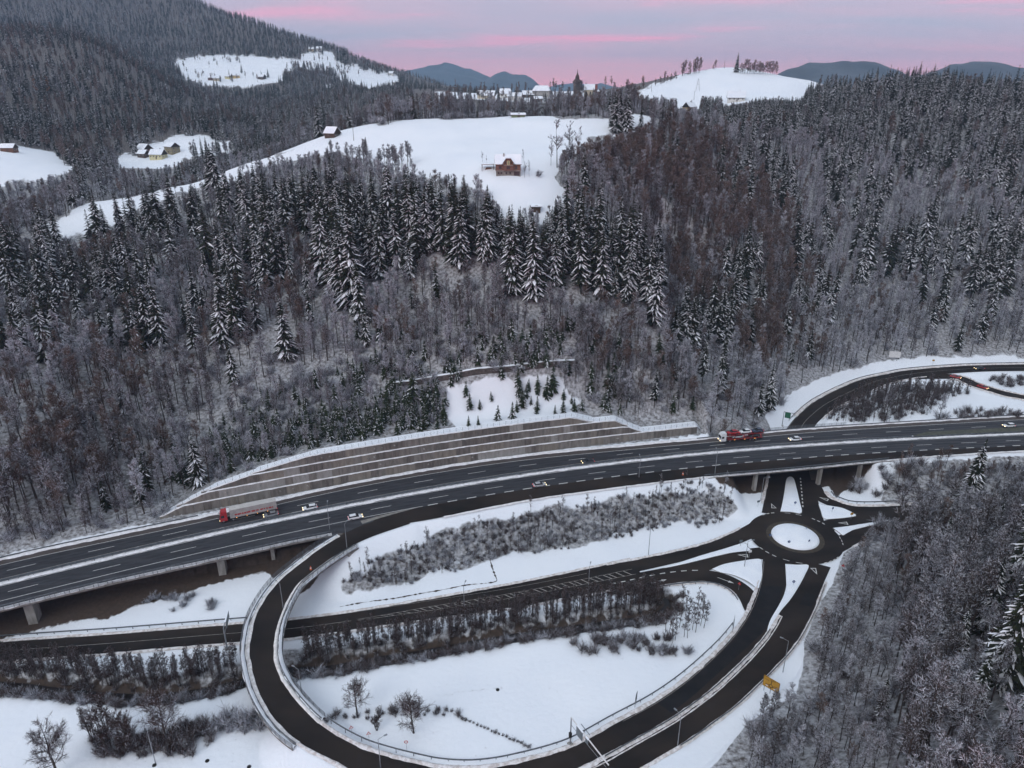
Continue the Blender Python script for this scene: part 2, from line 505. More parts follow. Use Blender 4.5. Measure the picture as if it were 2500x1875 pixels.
cd(1980, 300, 610); cd(1980, 500, 460); cd(1980, 700, 380); cd(1970, 880, 315)
cd(2200, 222, 660); cd(2200, 400, 530); cd(2200, 600, 435); cd(2200, 800, 360)
cd(2500, 250, 630); cd(2500, 450, 490); cd(2500, 700, 388); cd(2500, 840, 350)
cd(2800, 250, 630); cd(2800, 450, 490); cd(2800, 700, 395)
# hidden backs
cpz(-200, 430, 44); cpz(0, 430, 46); cpz(230, 455, 52); cpz(400, 475, 56); cpz(570, 505, 66); cpz(790, 530, 84); cpz(950, 550, 95); cpz(1250, 540, 101); cpz(1440, 520, 99); cpz(1600, 560, 96)
cpz(2200, 850, 98); cpz(2500, 850, 90); cpz(2800, 850, 85); cpz(2000, 800, 112)
# left valley, farm, dark hill and big mountain
cd(0, 440, 500); cd(150, 425, 520); cd(60, 385, 580); cd(0, 362, 620); cd(-250, 380, 600); cd(200, 400, 620)
cd(300, 400, 690); cd(400, 385, 715); cd(480, 345, 760); cd(560, 372, 720)
cd(0, 210, 900); cd(0, 78, 1200); cd(-250, 120, 1100); cd(230, 300, 830); cd(230, 110, 1180); cd(230, 200, 980); cd(400, 205, 1130); cd(400, 300, 900); cd(520, 285, 1020); cd(480, 260, 1060)
cpz(0, 1420, 165); cpz(230, 1400, 160); cpz(400, 1350, 110); cpz(560, 1250, 92)
cd(0, 30, 1900); cd(0, -90, 2300); cd(-250, -60, 2200); cd(230, 40, 2000); cd(230, -70, 2350); cd(400, 115, 1850); cd(400, 30, 2150); cd(455, -4, 2300); cd(620, 58, 2150); cd(620, 130, 1880)
cd(450, 195, 1500); cd(570, 205, 1500); cd(600, 165, 1650); cd(700, 145, 1780); cd(785, 122, 1900); cd(740, 170, 1650); cd(700, 205, 1450); cd(860, 175, 1800); cd(900, 215, 1550); cd(960, 196, 1800); cd(700, 285, 900); cd(790, 245, 1200)
cpz(-250, 2900, 330); cpz(230, 2900, 330); cpz(620, 2700, 160); cpz(790, 2400, 120); cpz(960, 2400, 95)
# plateau with the village, and the bald hill
cd(950, 245, 880); cd(950, 218, 1200); cd(1100, 243, 860); cd(1250, 238, 880); cd(1430, 240, 880); cd(1100, 262, 740); cd(1250, 270, 720); cd(1430, 278, 700); cd(1520, 240, 860)
cpz(1100, 1050, 120); cpz(1250, 1050, 120); cpz(1430, 1050, 120); cpz(1250, 1400, 95); cpz(1430, 1400, 95); cpz(1100, 1500, 95)
cd(1560, 232, 850); cd(1600, 206, 920); cd(1700, 176, 950); cd(1800, 166, 960); cd(1900, 181, 940); cd(1985, 205, 880); cd(1690, 262, 800); cd(1790, 248, 810); cd(1900, 245, 800); cd(1640, 290, 640); cd(1500, 265, 720)
cpz(1600, 1200, 105); cpz(1800, 1250, 110); cpz(2000, 1150, 100)
for px in (-250, 230, 620, 1000, 1250, 1500, 1800, 2100, 2500, 2800):
    cpz(px, 4500, 60); cpz(px, 9500, 40)
    if px >= 1000: cpz(px, 2400, 75)
ctrl = np.array(ctrl)


def _ab(X, Y): return X / (Y + 50.0), np.log(Y + 50.0) * 1.15


def _fit():
    a, b = _ab(ctrl[:, 0], ctrl[:, 1])
    r = np.sqrt((a[:, None] - a) ** 2 + (b[:, None] - b) ** 2 + 0.0012)
    n = len(a)
    P = np.column_stack([np.ones(n), a, b])
    A = np.block([[r - 0.0 * np.eye(n), P], [P.T, np.zeros((3, 3))]])
    A[:n, :n] -= 0.002 * np.eye(n) * -1
    return a, b, np.linalg.solve(A, np.concatenate([ctrl[:, 2], np.zeros(3)]))


_ca, _cb, _cw = _fit()


def base_h(X, Y):
    a, b = _ab(X, Y)
    sh = a.shape
    a, b = a.ravel(), b.ravel()
    out = np.empty(a.size)
    for i in range(0, a.size, 20000):
        aa, bb = a[i:i + 20000], b[i:i + 20000]
        r = np.sqrt((aa[:, None] - _ca) ** 2 + (bb[:, None] - _cb) ** 2 + 0.0012)
        out[i:i + 20000] = r @ _cw[:-3] + _cw[-3] + _cw[-2] * aa + _cw[-1] * bb
    return out.reshape(sh)


def poly_near(X, Y, P):
    """nearest polyline vertex for many points: distance, row"""
    d = np.empty(X.size); idx = np.empty(X.size, int)
    for i in range(0, X.size, 8000):
        dx = X[i:i + 8000, None] - P[None, :, 0]; dy = Y[i:i + 8000, None] - P[None, :, 1]
        q = dx * dx + dy * dy
        k = q.argmin(1); idx[i:i + 8000] = k
        d[i:i + 8000] = np.sqrt(q[np.arange(len(k)), k])
    return d, idx


def vnoise(X, Y, s, seed=0):
    """cheap smooth value noise"""
    g = np.random.default_rng(seed).random((256, 256))
    x, y = X / s, Y / s
    xi, yi = np.floor(x).astype(int), np.floor(y).astype(int)
    fx, fy = x - xi, y - yi
    fx = fx * fx * (3 - 2 * fx); fy = fy * fy * (3 - 2 * fy)
    a = g[xi % 256, yi % 256]; b = g[(xi + 1) % 256, yi % 256]; c = g[xi % 256, (yi + 1) % 256]; d = g[(xi + 1) % 256, (yi + 1) % 256]
    return (a * (1 - fx) + b * fx) * (1 - fy) + (c * (1 - fx) + d * fx) * fy


# grid
_rows = list(np.arange(12, 96, 4.0)) + list(np.arange(96, 262, 0.9))
while _rows[-1] < 10500:
    _rows.append(_rows[-1] + 0.9 + (_rows[-1] - 262) * 0.02)
GY = np.array(_rows)
GA = np.arange(-1.0, 1.0001, 0.0019)
GX = GA[None, :] * (GY[:, None] + 50.0)
GYY = np.repeat(GY[:, None], len(GA), 1)
Hh = base_h(GX, GYY)
Hh += (vnoise(GX, GYY, 60, 1) - .5) * np.clip((GYY - 260) / 60, 0, 6) + (vnoise(GX, GYY, 9, 2) - .5) * 0.4 * np.clip((GYY - 60) / 100, .6, 1.5) + (vnoise(GX, GYY, 25, 8) - .5) * 0.7

near = (GYY < 420)
nx, ny, nh = GX[near], GYY[near], Hh[near].copy()
# keep the valley floor flat
vp = in_poly(*proj(nx, ny, nh * 0)[:2], [(-400, 2400), (-400, 1560), (400, 1420), (900, 1340), (1400, 1260), (1800, 1180), (1850, 1060), (2050, 1060), (2030, 1240), (2050, 1380), (1950, 1650), (1600, 2000), (1500, 2400)])
nh = np.where(vp, nh * 0.45, nh)
yn, yf = Ynear(nx), Yfar(nx)
out_n = np.maximum(0, yn - 0.6 - ny) * 0.93
out_f = np.maximum(0, ny - yf - 1.2) * 0.93
left = smooth((X_V0 - nx) / 6.0)                      # 1 on the left viaduct
bridge = smooth((nx - X_B0) / 6.0) * smooth((X_B1 - nx) / 6.0)
emb = (1 - left) * (1 - bridge)
inside = (ny > yn - 0.6) & (ny < yf + 1.2)
lo = MZ - 0.2 - out_n / 1.6 - out_f / 1.6
hi = MZ - 0.2 + out_n / 1.6 + out_f / 1.2
he = np.clip(nh, lo, hi)
he = he + (nh - he) * smooth((out_f - 8) / 26.0)
dl = np.maximum(0, yf + 1.2 - ny)
hl = np.where(ny > yf + 1.2, np.clip(nh, MZ - 0.3 - out_f / 1.6, MZ - 0.3 + out_f / 1.2), np.minimum(np.maximum(nh, MZ - 0.3 - dl / 1.9), MZ - 1.6))
hb = np.where(inside | (out_n > 0), np.minimum(nh, 3.0), nh)
hb = np.where((ny > yn - 30) & (ny < yf + 8), np.minimum(hb, 0.6 + out_f * 0.3), hb)
nh = np.where(ny > yn - 40, emb * he + left * hl + bridge * (1 - left) * hb, nh)
# retaining wall: cut in front, made ground behind the top
yw, wt = Ywall(nx), wall_top(nx)
wv = (nx > X_W0 - 1) & (nx < X_W1 + 1)
dk = np.ceil(np.clip(wt, 0.1, 10.4) / TIER - 1e-6 - 1).clip(0) * SETB
d = ny - yw
behind = MZ + wt - 0.15
hw_ = np.where(d < dk + 0.7, MZ - 0.25, behind + (nh - behind) * smooth((d - dk - 5.5) / 16.0))
nh = np.where(wv & (d > -2.5), hw_, nh)


def embed(nh, P, margin=1.0, slope=1.7, drop=0.12, sel=None):
    global nx, ny
    box = (nx > P[:, 0].min() - 30) & (nx < P[:, 0].max() + 30) & (ny > P[:, 1].min() - 30) & (ny < P[:, 1].max() + 30)
    d, k = poly_near(nx[box], ny[box], P)
    e = np.maximum(0, d - P[k, 3] - margin)
    z = P[k, 2] - drop
    v = np.clip(nh[box], z - e / slope, z + e / slope)
    if sel is not None:
        v = np.where(sel[k], v, nh[box])
    o = nh.copy(); o[box] = v
    return o


for P in (VALLEY, LANE_UP, LANE_LO, SLIP, NORTH, BRANCH, EAST_SLIP, EAST_IN, EAST_OUT):
    nh = embed(nh, P)
_ls = arclen(LOOP)
_loop_fill = (LOOP[:, 2] < 3.6) | ((LOOP[:, 2] > 7.97) & (LOOP[:, 0] > XM(838, 1346)))
_f = np.flatnonzero(_loop_fill); _cut = np.flatnonzero(np.diff(_f) > 1)
nh = embed(nh, LOOP[_f[:_cut[0] + 1]])
nh = embed(nh, LOOP[_f[_cut[0] + 1:]])
dr = np.hypot(nx - RB_C[0], ny - RB_C[1])
nh = np.where(dr < RB_R + 1.5, np.minimum(nh, -0.12), nh)
# stream bed
sd, sk = poly_near(nx, ny, STREAM)
nh = np.where((sd < 8) & (nh < 4), nh - 1.9 * smooth((4.4 - sd) / 3.2) * np.clip(1 - np.abs(nh) / 4, 0, 1), nh)
Hh[near] = nh

# surface masks
PX, PY, _ = proj(GX, GYY, Hh)
MEADOWS = [
    ([(85, 562), (200, 500), (330, 477), (420, 455), (570, 408), (690, 368), (800, 328), (840, 310), (1000, 294), (1270, 280), (1400, 292), (1600, 280), (1560, 330), (1440, 335), (1375, 395), (1362, 440), (1400, 500), (1380, 535), (1300, 560), (1215, 530), (1190, 490), (1150, 462), (1080, 440), (1000, 432), (900, 402), (800, 372), (700, 398), (560, 442), (430, 480), (330, 510), (300, 552), (120, 596)], 300, 480),
    ([(-400, 350), (130, 358), (150, 395), (195, 412), (110, 440), (-400, 470)], 470, 680),
    ([(270, 388), (320, 372), (430, 330), (500, 322), (590, 368), (480, 384), (400, 412), (290, 418)], 620, 800),
    ([(425, 142), (520, 132), (640, 138), (735, 146), (735, 126), (805, 122), (815, 145), (870, 160), (975, 186), (965, 212), (905, 226), (850, 195), (828, 192), (800, 172), (690, 168), (690, 202), (600, 214), (520, 212), (450, 192)], 1380, 2050),
    ([(1530, 234), (1600, 203), (1700, 172), (1790, 160), (1860, 168), (1970, 190), (2010, 205), (1975, 246), (1850, 252), (1780, 262), (1650, 262), (1560, 244)], 790, 1030),
    ([(1060, 246), (1060, 190), (1480, 190), (1480, 246), (1300, 250)], 830, 1100),
    ([(790, 212), (800, 200), (835, 212), (820, 228)], 1200, 1700)]
meadow = np.zeros(GX.shape)
_jx, _jy = (vnoise(GX, GYY, 7, 41) - .5) * 26 + (vnoise(GX, GYY, 18, 43) - .5) * 24, (vnoise(GX, GYY, 7, 42) - .5) * 14 + (vnoise(GX, GYY, 18, 44) - .5) * 14
_jx, _jy = _jx * np.clip(600 / GYY, .6, 1), _jy * np.clip(450 / GYY, .5, 1)
for poly, y0, y1 in MEADOWS:
    meadow = np.maximum(meadow, (in_poly(PX + _jx, PY + _jy, poly) & (GYY > y0) & (GYY < y1)).astype(float))
CLEARING = [(1075, 945), (1250, 920), (1380, 925), (1420, 990), (1405, 1030), (1130, 1060), (1080, 1010)]
clear = (in_poly(PX + _jx * 1.3, PY + _jy * 1.5, CLEARING) & (GYY < 300)).astype(float)
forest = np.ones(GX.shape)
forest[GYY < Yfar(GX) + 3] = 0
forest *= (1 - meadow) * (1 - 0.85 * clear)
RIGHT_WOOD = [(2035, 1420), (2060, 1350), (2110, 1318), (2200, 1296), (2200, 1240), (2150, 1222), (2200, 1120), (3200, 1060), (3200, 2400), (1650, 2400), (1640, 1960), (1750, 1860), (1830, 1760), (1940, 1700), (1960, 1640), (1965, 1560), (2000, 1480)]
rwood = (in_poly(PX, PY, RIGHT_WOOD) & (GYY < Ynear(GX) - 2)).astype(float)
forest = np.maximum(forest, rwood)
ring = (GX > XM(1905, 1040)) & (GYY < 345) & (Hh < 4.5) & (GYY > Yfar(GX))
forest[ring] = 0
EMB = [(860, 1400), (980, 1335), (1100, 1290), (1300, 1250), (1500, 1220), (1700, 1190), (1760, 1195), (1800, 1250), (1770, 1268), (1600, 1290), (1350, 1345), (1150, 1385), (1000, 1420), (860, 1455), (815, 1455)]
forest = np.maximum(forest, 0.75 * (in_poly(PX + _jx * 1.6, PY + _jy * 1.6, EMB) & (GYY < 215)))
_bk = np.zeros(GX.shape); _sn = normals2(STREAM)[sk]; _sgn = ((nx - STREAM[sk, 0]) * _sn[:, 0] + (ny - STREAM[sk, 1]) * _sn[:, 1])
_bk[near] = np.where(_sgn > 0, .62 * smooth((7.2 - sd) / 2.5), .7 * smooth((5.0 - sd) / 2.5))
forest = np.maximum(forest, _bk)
dirt = np.zeros(GX.shape)
DIRT_POLYS = [[(-400, 1600), (-400, 1480), (0, 1440), (540, 1330), (830, 1290), (870, 1290), (852, 1345), (800, 1380), (760, 1440), (730, 1462), (700, 1470), (690, 1440), (646, 1398), (497, 1430), (398, 1457), (316, 1482), (240, 1515), (59, 1546)],
              [(1755, 1165), (1860, 1140), (1885, 1135), (1880, 1165), (1850, 1178), (1800, 1190), (1765, 1182)], [(1975, 1130), (2150, 1110), (2130, 1145), (2070, 1180), (2050, 1225), (2035, 1195), (2020, 1160), (1990, 1165)]]
for pl in DIRT_POLYS:
    dirt = np.maximum(dirt, (in_poly(PX + _jx, PY + _jy, pl) & (GYY < Yfar(GX) + 2)).astype(float))
dn = np.zeros(GX.shape); dn[near] = smooth((3.6 - sd + (vnoise(nx, ny, 1.7, 5) - .5) * 2.6) / 1.6) * (nh < 0.3)
dirt = np.maximum(dirt, dn)
under_l = (GX < X_V0) & (GYY > Ynear(GX) - 1.5) & (GYY < Yfar(GX) + 0.5)
under_b = (GX > X_B0) & (GX < X_B1) & (GYY > Ynear(GX) - 0.5) & (GYY < Yfar(GX) - 1)
dirt = np.maximum(dirt, (under_l | under_b).astype(float))


def blur(a, n=1):
    for _ in range(n):
        b = np.pad(a, 1, mode='edge')
        a = (b[:-2, 1:-1] + b[2:, 1:-1] + b[1:-1, :-2] + b[1:-1, 2:] + 2 * b[1:-1, 1:-1]) / 6
    return a


far_cover = smooth((GYY - 480) / 300)
forest = blur(forest, 3); dirt = blur(dirt, 3)

nr, nc = GX.shape
ii = np.arange(nr * nc).reshape(nr, nc)
quads = np.stack([ii[:-1, :-1], ii[:-1, 1:], ii[1:, 1:], ii[1:, :-1]], -1).reshape(-1, 4)

# terrain material
gm, n, l, b = mat_nodes('snowy_ground')
geo = n.new('ShaderNodeNewGeometry')
def attr(name):
    a = n.new('ShaderNodeAttribute'); a.attribute_name = name; return a.outputs['Fac']
def mth(op, x, y=None, clamp=False):
    q = n.new('ShaderNodeMath'); q.operation = op; q.use_clamp = clamp
    for i, v in enumerate((x, y)):
        if v is None: continue
        if isinstance(v, (int, float)): q.inputs[i].default_value = v
        else: l.new(v, q.inputs[i])
    return q.outputs[0]
def tex(scale, detail=4, rough=0.5):
    t = n.new('ShaderNodeTexNoise'); t.inputs['Scale'].default_value = scale; t.inputs['Detail'].default_value = detail
    t.inputs['Roughness'].default_value = rough
    l.new(geo.outputs['Position'], t.inputs['Vector']); return t.outputs['Fac']
def mixc(f, a_, b_):
    q = n.new('ShaderNodeMix'); q.data_type = 'RGBA'
    l.new(f, q.inputs['Factor'])
    for key, v in (('A', a_), ('B', b_)):
        if isinstance(v, tuple): q.inputs[key].default_value = (*v, 1)
        else: l.new(v, q.inputs[key])
    return q.outputs['Result']
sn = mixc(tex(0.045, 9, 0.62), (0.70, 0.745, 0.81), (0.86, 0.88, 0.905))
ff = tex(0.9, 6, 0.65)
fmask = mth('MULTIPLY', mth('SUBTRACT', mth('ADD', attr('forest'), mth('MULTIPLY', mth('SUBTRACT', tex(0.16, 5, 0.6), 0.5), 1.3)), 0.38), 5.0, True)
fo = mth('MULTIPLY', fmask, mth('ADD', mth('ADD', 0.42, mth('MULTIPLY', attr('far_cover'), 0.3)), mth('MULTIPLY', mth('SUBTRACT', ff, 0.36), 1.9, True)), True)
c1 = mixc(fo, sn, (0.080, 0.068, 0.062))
dd = mth('MULTIPLY', mth('SUBTRACT', mth('ADD', attr('dirt'), mth('MULTIPLY', mth('SUBTRACT', tex(0.7, 5), 0.5), 0.9)), 0.40), 4.0, True)
soil = mixc(tex(1.2, 5), (0.030, 0.022, 0.018), (0.085, 0.060, 0.045))
c2 = mixc(dd, c1, soil)
l.new(c2, b.inputs['Base Color'])
b.inputs['Roughness'].default_value = 0.85
bp = n.new('ShaderNodeBump'); bp.inputs['Strength'].default_value = 0.35; bp.inputs['Distance'].default_value = 0.4
l.new(tex(0.8, 5), bp.inputs['Height']); l.new(bp.outputs[0], b.inputs['Normal'])

gme = np_mesh('ground', np.column_stack([GX.ravel(), GYY.ravel(), Hh.ravel()]), quads, gm, smooth_shade=True)
for nm, arr in (('forest', forest), ('dirt', dirt), ('far_cover', far_cover)):
    at_ = gme.attributes.new(nm, 'FLOAT', 'POINT'); at_.data.foreach_set('value', arr.ravel().astype(np.float32))
ground = tag(link_mesh('ground', gme), 'snow covered valley floor, meadows and wooded hillsides', kind='structure')


def h_at(X, Y):
    X, Y = np.asarray(X, float), np.asarray(Y, float)
    fi = np.interp(Y, GY, np.arange(nr)); i = np.clip(fi.astype(int), 0, nr - 2); fi = fi - i
    fj = np.clip((X / (Y + 50.0) - GA[0]) / 0.0019, 0, nc - 1.001); j = np.clip(fj.astype(int), 0, nc - 2); fj = fj - j
    return (Hh[i, j] * (1 - fj) + Hh[i, j + 1] * fj) * (1 - fi) + (Hh[i + 1, j] * (1 - fj) + Hh[i + 1, j + 1] * fj) * fi


def ground_hit(px, py, y0=60.0, y1=6000.0):
    """first ground point seen at a photograph pixel"""
    u, v = (px - 1250.0) / FPX, (py - 937.5) / FPX
    Ys = np.geomspace(y0, y1, 1600)
    t = Ys / (CP - v * SP)
    Xs, Zs = u * t, CAM_H - t * (SP + v * CP)
    g = h_at(Xs, Ys)
    k = np.argmax(Zs < g)
    if Zs[k] >= g[k]:
        k = len(Ys) - 1
    return float(Xs[k]), float(Ys[k]), float(g[k])

# ------------------------------------------------------------------ ribbons
_layer = [0]


def ribbon(name, P, mat, lift=0.0, a=None, b=None, parent=None, jitter=0.0, seed=0):
    """flat strip along rows (x, y, z, hw); a/b override the left/right offsets"""
    N = normals2(P)
    L = P[:, 3] if a is None else np.broadcast_to(a, len(P)).astype(float)
    R = -P[:, 3] if b is None else np.broadcast_to(b, len(P)).astype(float)
    if jitter:
        r = np.random.default_rng(seed)
        L = L + r.normal(0, jitter, len(P)); R = R + r.normal(0, jitter, len(P))
    vl = np.column_stack([P[:, :2] + N * L[:, None], P[:, 2] + lift]); vr = np.column_stack([P[:, :2] + N * R[:, None], P[:, 2] + lift])
    m = len(P)
    v = np.vstack([vl, vr]); i = np.arange(m - 1)
    f = np.column_stack([i + m, i + m + 1, i + 1, i])
    return link_mesh(name, np_mesh(name, v, f, mat), parent)


def berm(name, P, off, width, height, mat, parent=None, seed=0, kind=None):
    """low rounded bank of ploughed snow along a line, ragged edges"""
    N = normals2(P); r = np.random.default_rng(seed); m = len(P)
    k = np.array([1, 2, 3, 2, 1.0]); k /= k.sum()
    nz_ = lambda s: np.convolve(np.pad(r.normal(0, s, m), 2, mode='edge'), k, mode='valid')
    prof = [(-0.5, -0.15), (-0.28, 0.75), (0.1, 1.0), (0.5, -0.15)]
    rows = []
    for q, hgt in prof:
        o = off + q * width + nz_(0.16 * width if abs(q) > .4 else 0.05)
        rows.append(np.column_stack([P[:, :2] + N * np.asarray(o)[:, None], P[:, 2] + height * hgt * (1 + (nz_(0.35) if hgt > 0 else 0))]))
    v = np.vstack(rows); i = np.arange(m - 1); F = []
    for j in range(len(prof) - 1):
        F.append(np.column_stack([i + j * m, i + 1 + j * m, i + 1 + (j + 1) * m, i + (j + 1) * m]))
    o = link_mesh(name, np_mesh(name, v, np.vstack(F), mat, smooth_shade=True), parent)
    return o


def sub(P, s0, s1):
    """piece of a polyline between two arc lengths"""
    s = arclen(P); q = np.concatenate([[s0], s[(s > s0) & (s < s1)], [s1]])
    return np.column_stack([np.interp(q, s, P[:, k]) for k in range(P.shape[1])])


def s_at(P, px, py, z=0.0):
    x, y = unp(px, py, z)
    return arclen(P)[np.argmin((P[:, 0] - x) ** 2 + (P[:, 1] - y) ** 2)]


# ------------------------------------------------------------------ local roads
road_defs = [('valley_road', VALLEY, 'two-lane valley road running below the motorway'),
             ('roundabout_approach_lane', LANE_UP, 'upper lane of the valley road at the roundabout'),
             ('roundabout_entry_lane', LANE_LO, 'lower lane of the valley road at the roundabout'),
             ('turning_lane', SLIP, 'curved right-turn lane beside the triangular snow island'),
             ('loop_road', LOOP, 'dark loop road curving from roundabout up to motorway'),
             ('underpass_road', NORTH, 'road passing under the motorway and bending right'),
             ('side_road', BRANCH, 'side road branching off beyond the motorway'),
             ('east_turning_lane', EAST_SLIP, 'right-turn lane east of the underpass'),
             ('east_entry_lane', EAST_IN, 'eastern lane entering the roundabout'),
             ('east_exit_lane', EAST_OUT, 'eastern lane leaving the roundabout')]
ROADS = {}
for k, (nm, P, lab) in enumerate(road_defs):
    ROADS[nm] = tag(ribbon(nm, P, ASPH_L, lift=0.004 * k), lab, kind='structure')
# roundabout disc
ns = 72
ang = np.linspace(0, 2 * np.pi, ns, endpoint=False)
v = [(RB_C[0], RB_C[1], 0.048)] + [(RB_C[0] + RB_R * math.cos(t), RB_C[1] + RB_R * math.sin(t), 0.048) for t in ang]
rb = tag(link_mesh('roundabout', np_mesh('roundabout', v, [(0, i + 1, (i + 1) % ns + 1) for i in range(ns)], ASPH_L)), 'dark asphalt ring of the roundabout', kind='structure')
APRON = noisy('truck_apron', (0.035, 0.029, 0.022), (0.065, 0.052, 0.038), 1.0, rough=0.85)
v, f = [], []
for r_ in (8.6, 6.6):
    v += [(RB_C[0] + r_ * math.cos(t), RB_C[1] + r_ * math.sin(t), 0.09) for t in ang]
f = [(i, (i + 1) % ns, ns + (i + 1) % ns, ns + i) for i in range(ns)]
link_mesh('truck_apron', np_mesh('truck_apron', v, f, APRON), rb)


def snow_island(name, pts, label, height=0.28, parent=None, smooth_it=True, z0=0.0):
    """kerbed traffic island with a domed snow cover"""
    W = np.array([unp(x, y, 0.15) for x, y in pts])
    if smooth_it:
        Wc = np.vstack([W, W[:1]])
        W = catmull(np.column_stack([Wc, np.zeros(len(Wc))]), 0.7)[:-1, :2]
    c = W.mean(0); m = len(W)
    r = np.random.default_rng(abs(hash(name + str(round(c[0])))) % 1000 if False else int(abs(c[0] * 13 + c[1] * 7)))
    rows, f = [], []
    for k, (sc, z) in enumerate([(1.0, 0.02), (1.0, 0.15), (0.985, 0.155), (0.9, height * 0.9), (0.55, height * 1.1), (0.15, height * 1.15)]):
        j = r.normal(0, 0.05, m)[:, None] if k == 3 else 0
        d = W - c
        rows.append(np.column_stack([c + d * sc + d / (np.linalg.norm(d, axis=1)[:, None] + .1) * j, np.full(m, z + z0)]))
    v = np.vstack(rows + [np.array([[c[0], c[1], height * 1.15 + z0]])])
    i = np.arange(m); i2 = (i + 1) % m
    F, mi = [], []
    for k in range(5):
        F += [(int(a_ + k * m), int(b_ + k * m), int(b_ + (k + 1) * m), int(a_ + (k + 1) * m)) for a_, b_ in zip(i, i2)]
        mi += [0 if k < 2 else 1] * m
    F += [(int(5 * m + a_), int(5 * m + b_), 6 * m) for a_, b_ in zip(i, i2)]; mi += [1] * m
    o = link_mesh(name, np_mesh(name, v, F, [CONC, SNOW], mi, smooth_shade=True), parent)
    return tag(o, label, kind='structure')


snow_island('traffic_island', [(1905, 1249), (1931, 1250), (1957, 1252), (1952, 1222), (1945, 1192), (1938, 1168), (1929, 1163), (1920, 1170), (1915, 1200), (1910, 1228)], 'tall snow-covered island north of the roundabout')
snow_island('traffic_island', [(1998, 1230), (2030, 1235), (2060, 1241), (2090, 1257), (2078, 1262), (2040, 1266), (2012, 1266), (2004, 1248)], 'snowy island between the east turning lane and entry lane')
snow_island('traffic_island', [(2033, 1289), (2060, 1286), (2100, 1280), (2151, 1272), (2170, 1270), (2133, 1281), (2085, 1293), (2068, 1300), (2058, 1307), (2048, 1300)], 'thin pointed snow island east of the roundabout')
snow_island('traffic_island', [(1620, 1387), (1665, 1371), (1718, 1354), (1770, 1339), (1818, 1325), (1826, 1334), (1832, 1344), (1800, 1347), (1755, 1356), (1710, 1367), (1660, 1379)], 'long pointed snow island on the valley road approach')
snow_island('traffic_island', [(1737, 1389), (1767, 1377), (1810, 1369), (1854, 1364), (1860, 1375), (1861, 1405), (1855, 1428), (1850, 1437), (1825, 1419), (1790, 1404), (1758, 1397)], 'triangular snow island southwest of the roundabout')
snow_island('traffic_island', [(1917, 1376), (1945, 1378), (1974, 1379), (1966, 1402), (1950, 1432), (1930, 1463), (1906, 1492), (1880, 1532), (1872, 1543), (1880, 1515), (1899, 1482), (1914, 1452), (1920, 1425), (1919, 1400)], 'funnel-shaped snow island south of the roundabout')
# central island of the roundabout
isl = [(RB_C[0] + RB_I * math.cos(t), RB_C[1] + RB_I * math.sin(t)) for t in ang]
v, f, mi = [], [], []
for k, (r_, z) in enumerate([(7.1, 0.05), (7.0, 0.3), (6.7, 0.55), (4.5, 0.95), (2.0, 1.15)]):
    v += [(RB_C[0] + r_ * math.cos(t), RB_C[1] + r_ * math.sin(t), z) for t in ang]
for k in range(4):
    f += [(k * ns + i, k * ns + (i + 1) % ns, (k + 1) * ns + (i + 1) % ns, (k + 1) * ns + i) for i in range(ns)]
v.append((RB_C[0], RB_C[1], 1.2)); f += [(4 * ns + i, 4 * ns + (i + 1) % ns, 5 * ns) for i in range(ns)]
tag(link_mesh('roundabout_island', np_mesh('roundabout_island', v, f, SNOW, smooth_shade=True)), 'round snow-covered centre island of the roundabout', kind='structure')

# painted markings: each one a thin sheet, part of its road
def dashes(parent, P, off, s0, s1, on, gap, w, mat=PAINT, lift=0.06, name='lane_dash'):
    s = s0
    while s + on <= s1:
        q = sub(P, s, s + on)
        ribbon(name, q, mat, lift, off + w / 2, off - w / 2, parent)
        s += on + gap


def line(parent, P, off, s0, s1, w, mat=PAINT, lift=0.06, name='edge_line'):
    q = sub(P, s0, s1)
    o = off if np.isscalar(off) else np.interp(arclen(q) + s0, arclen(P), off)
    return ribbon(name, q, mat, lift, np.asarray(o) + w / 2, np.asarray(o) - w / 2, parent)


vr = ROADS['valley_road']; vs = arclen(VALLEY)
line(vr, VALLEY, 0, 5, s_at(VALLEY, 860, 1516), 0.14, PAINT_DIM, name='centre_line')
s0, s1 = s_at(VALLEY, 870, 1514), s_at(VALLEY, 1545, 1396)
q = sub(VALLEY, s0, s1); qs = arclen(q); wid = np.interp(qs, [0, qs[-1] * .25, qs[-1]], [0.12, 0.75, 1.15])
ribbon('hatch_border', q, PAINT_DIM, 0.06, wid + 0.12, wid, vr); ribbon('hatch_border', q, PAINT_DIM, 0.06, -wid, -wid - 0.12, vr)
N = normals2(q)
for k, sv in enumerate(np.arange(4, qs[-1] - 2, 2.1)):
    i = np.argmin(np.abs(qs - sv)); j = min(i + 2, len(q) - 1)
    w_ = wid[i]
    if w_ < 0.25: continue
    a0 = q[i, :2] + N[i] * w_; b0 = q[j, :2] - N[j] * w_
    d = (q[j, :2] - q[i, :2]); d = d / (np.linalg.norm(d) + 1e-6) * 0.4
    vv = [(*a0, .064), (*(a0 + d), .064), (*(b0 + d), .064), (*b0, .064)]
    link_mesh('hatch_bar', np_mesh('hatch_bar', vv, [(0, 1, 2, 3)], PAINT_DIM), vr)
dashes(ROADS['turning_lane'], SLIP, 2.3, s_at(SLIP, 1500, 1440), s_at(SLIP, 1725, 1405), 1.6, 1.5, 0.35, PAINT, 0.07)
line(ROADS['valley_road'], VALLEY, 3.25, 5, vs[-1] - 15, 0.1, PAINT_DIM)
line(ROADS['underpass_road'], NORTH, 0, s_at(NORTH, 1935, 1060), arclen(NORTH)[-1] - 5, 0.16, PAINT_DIM, name='centre_line')
line(ROADS['underpass_road'], NORTH, NORTH[:, 3] - 0.35, s_at(NORTH, 1910, 1100), s_at(NORTH, 2250, 905), 0.12, PAINT_DIM)
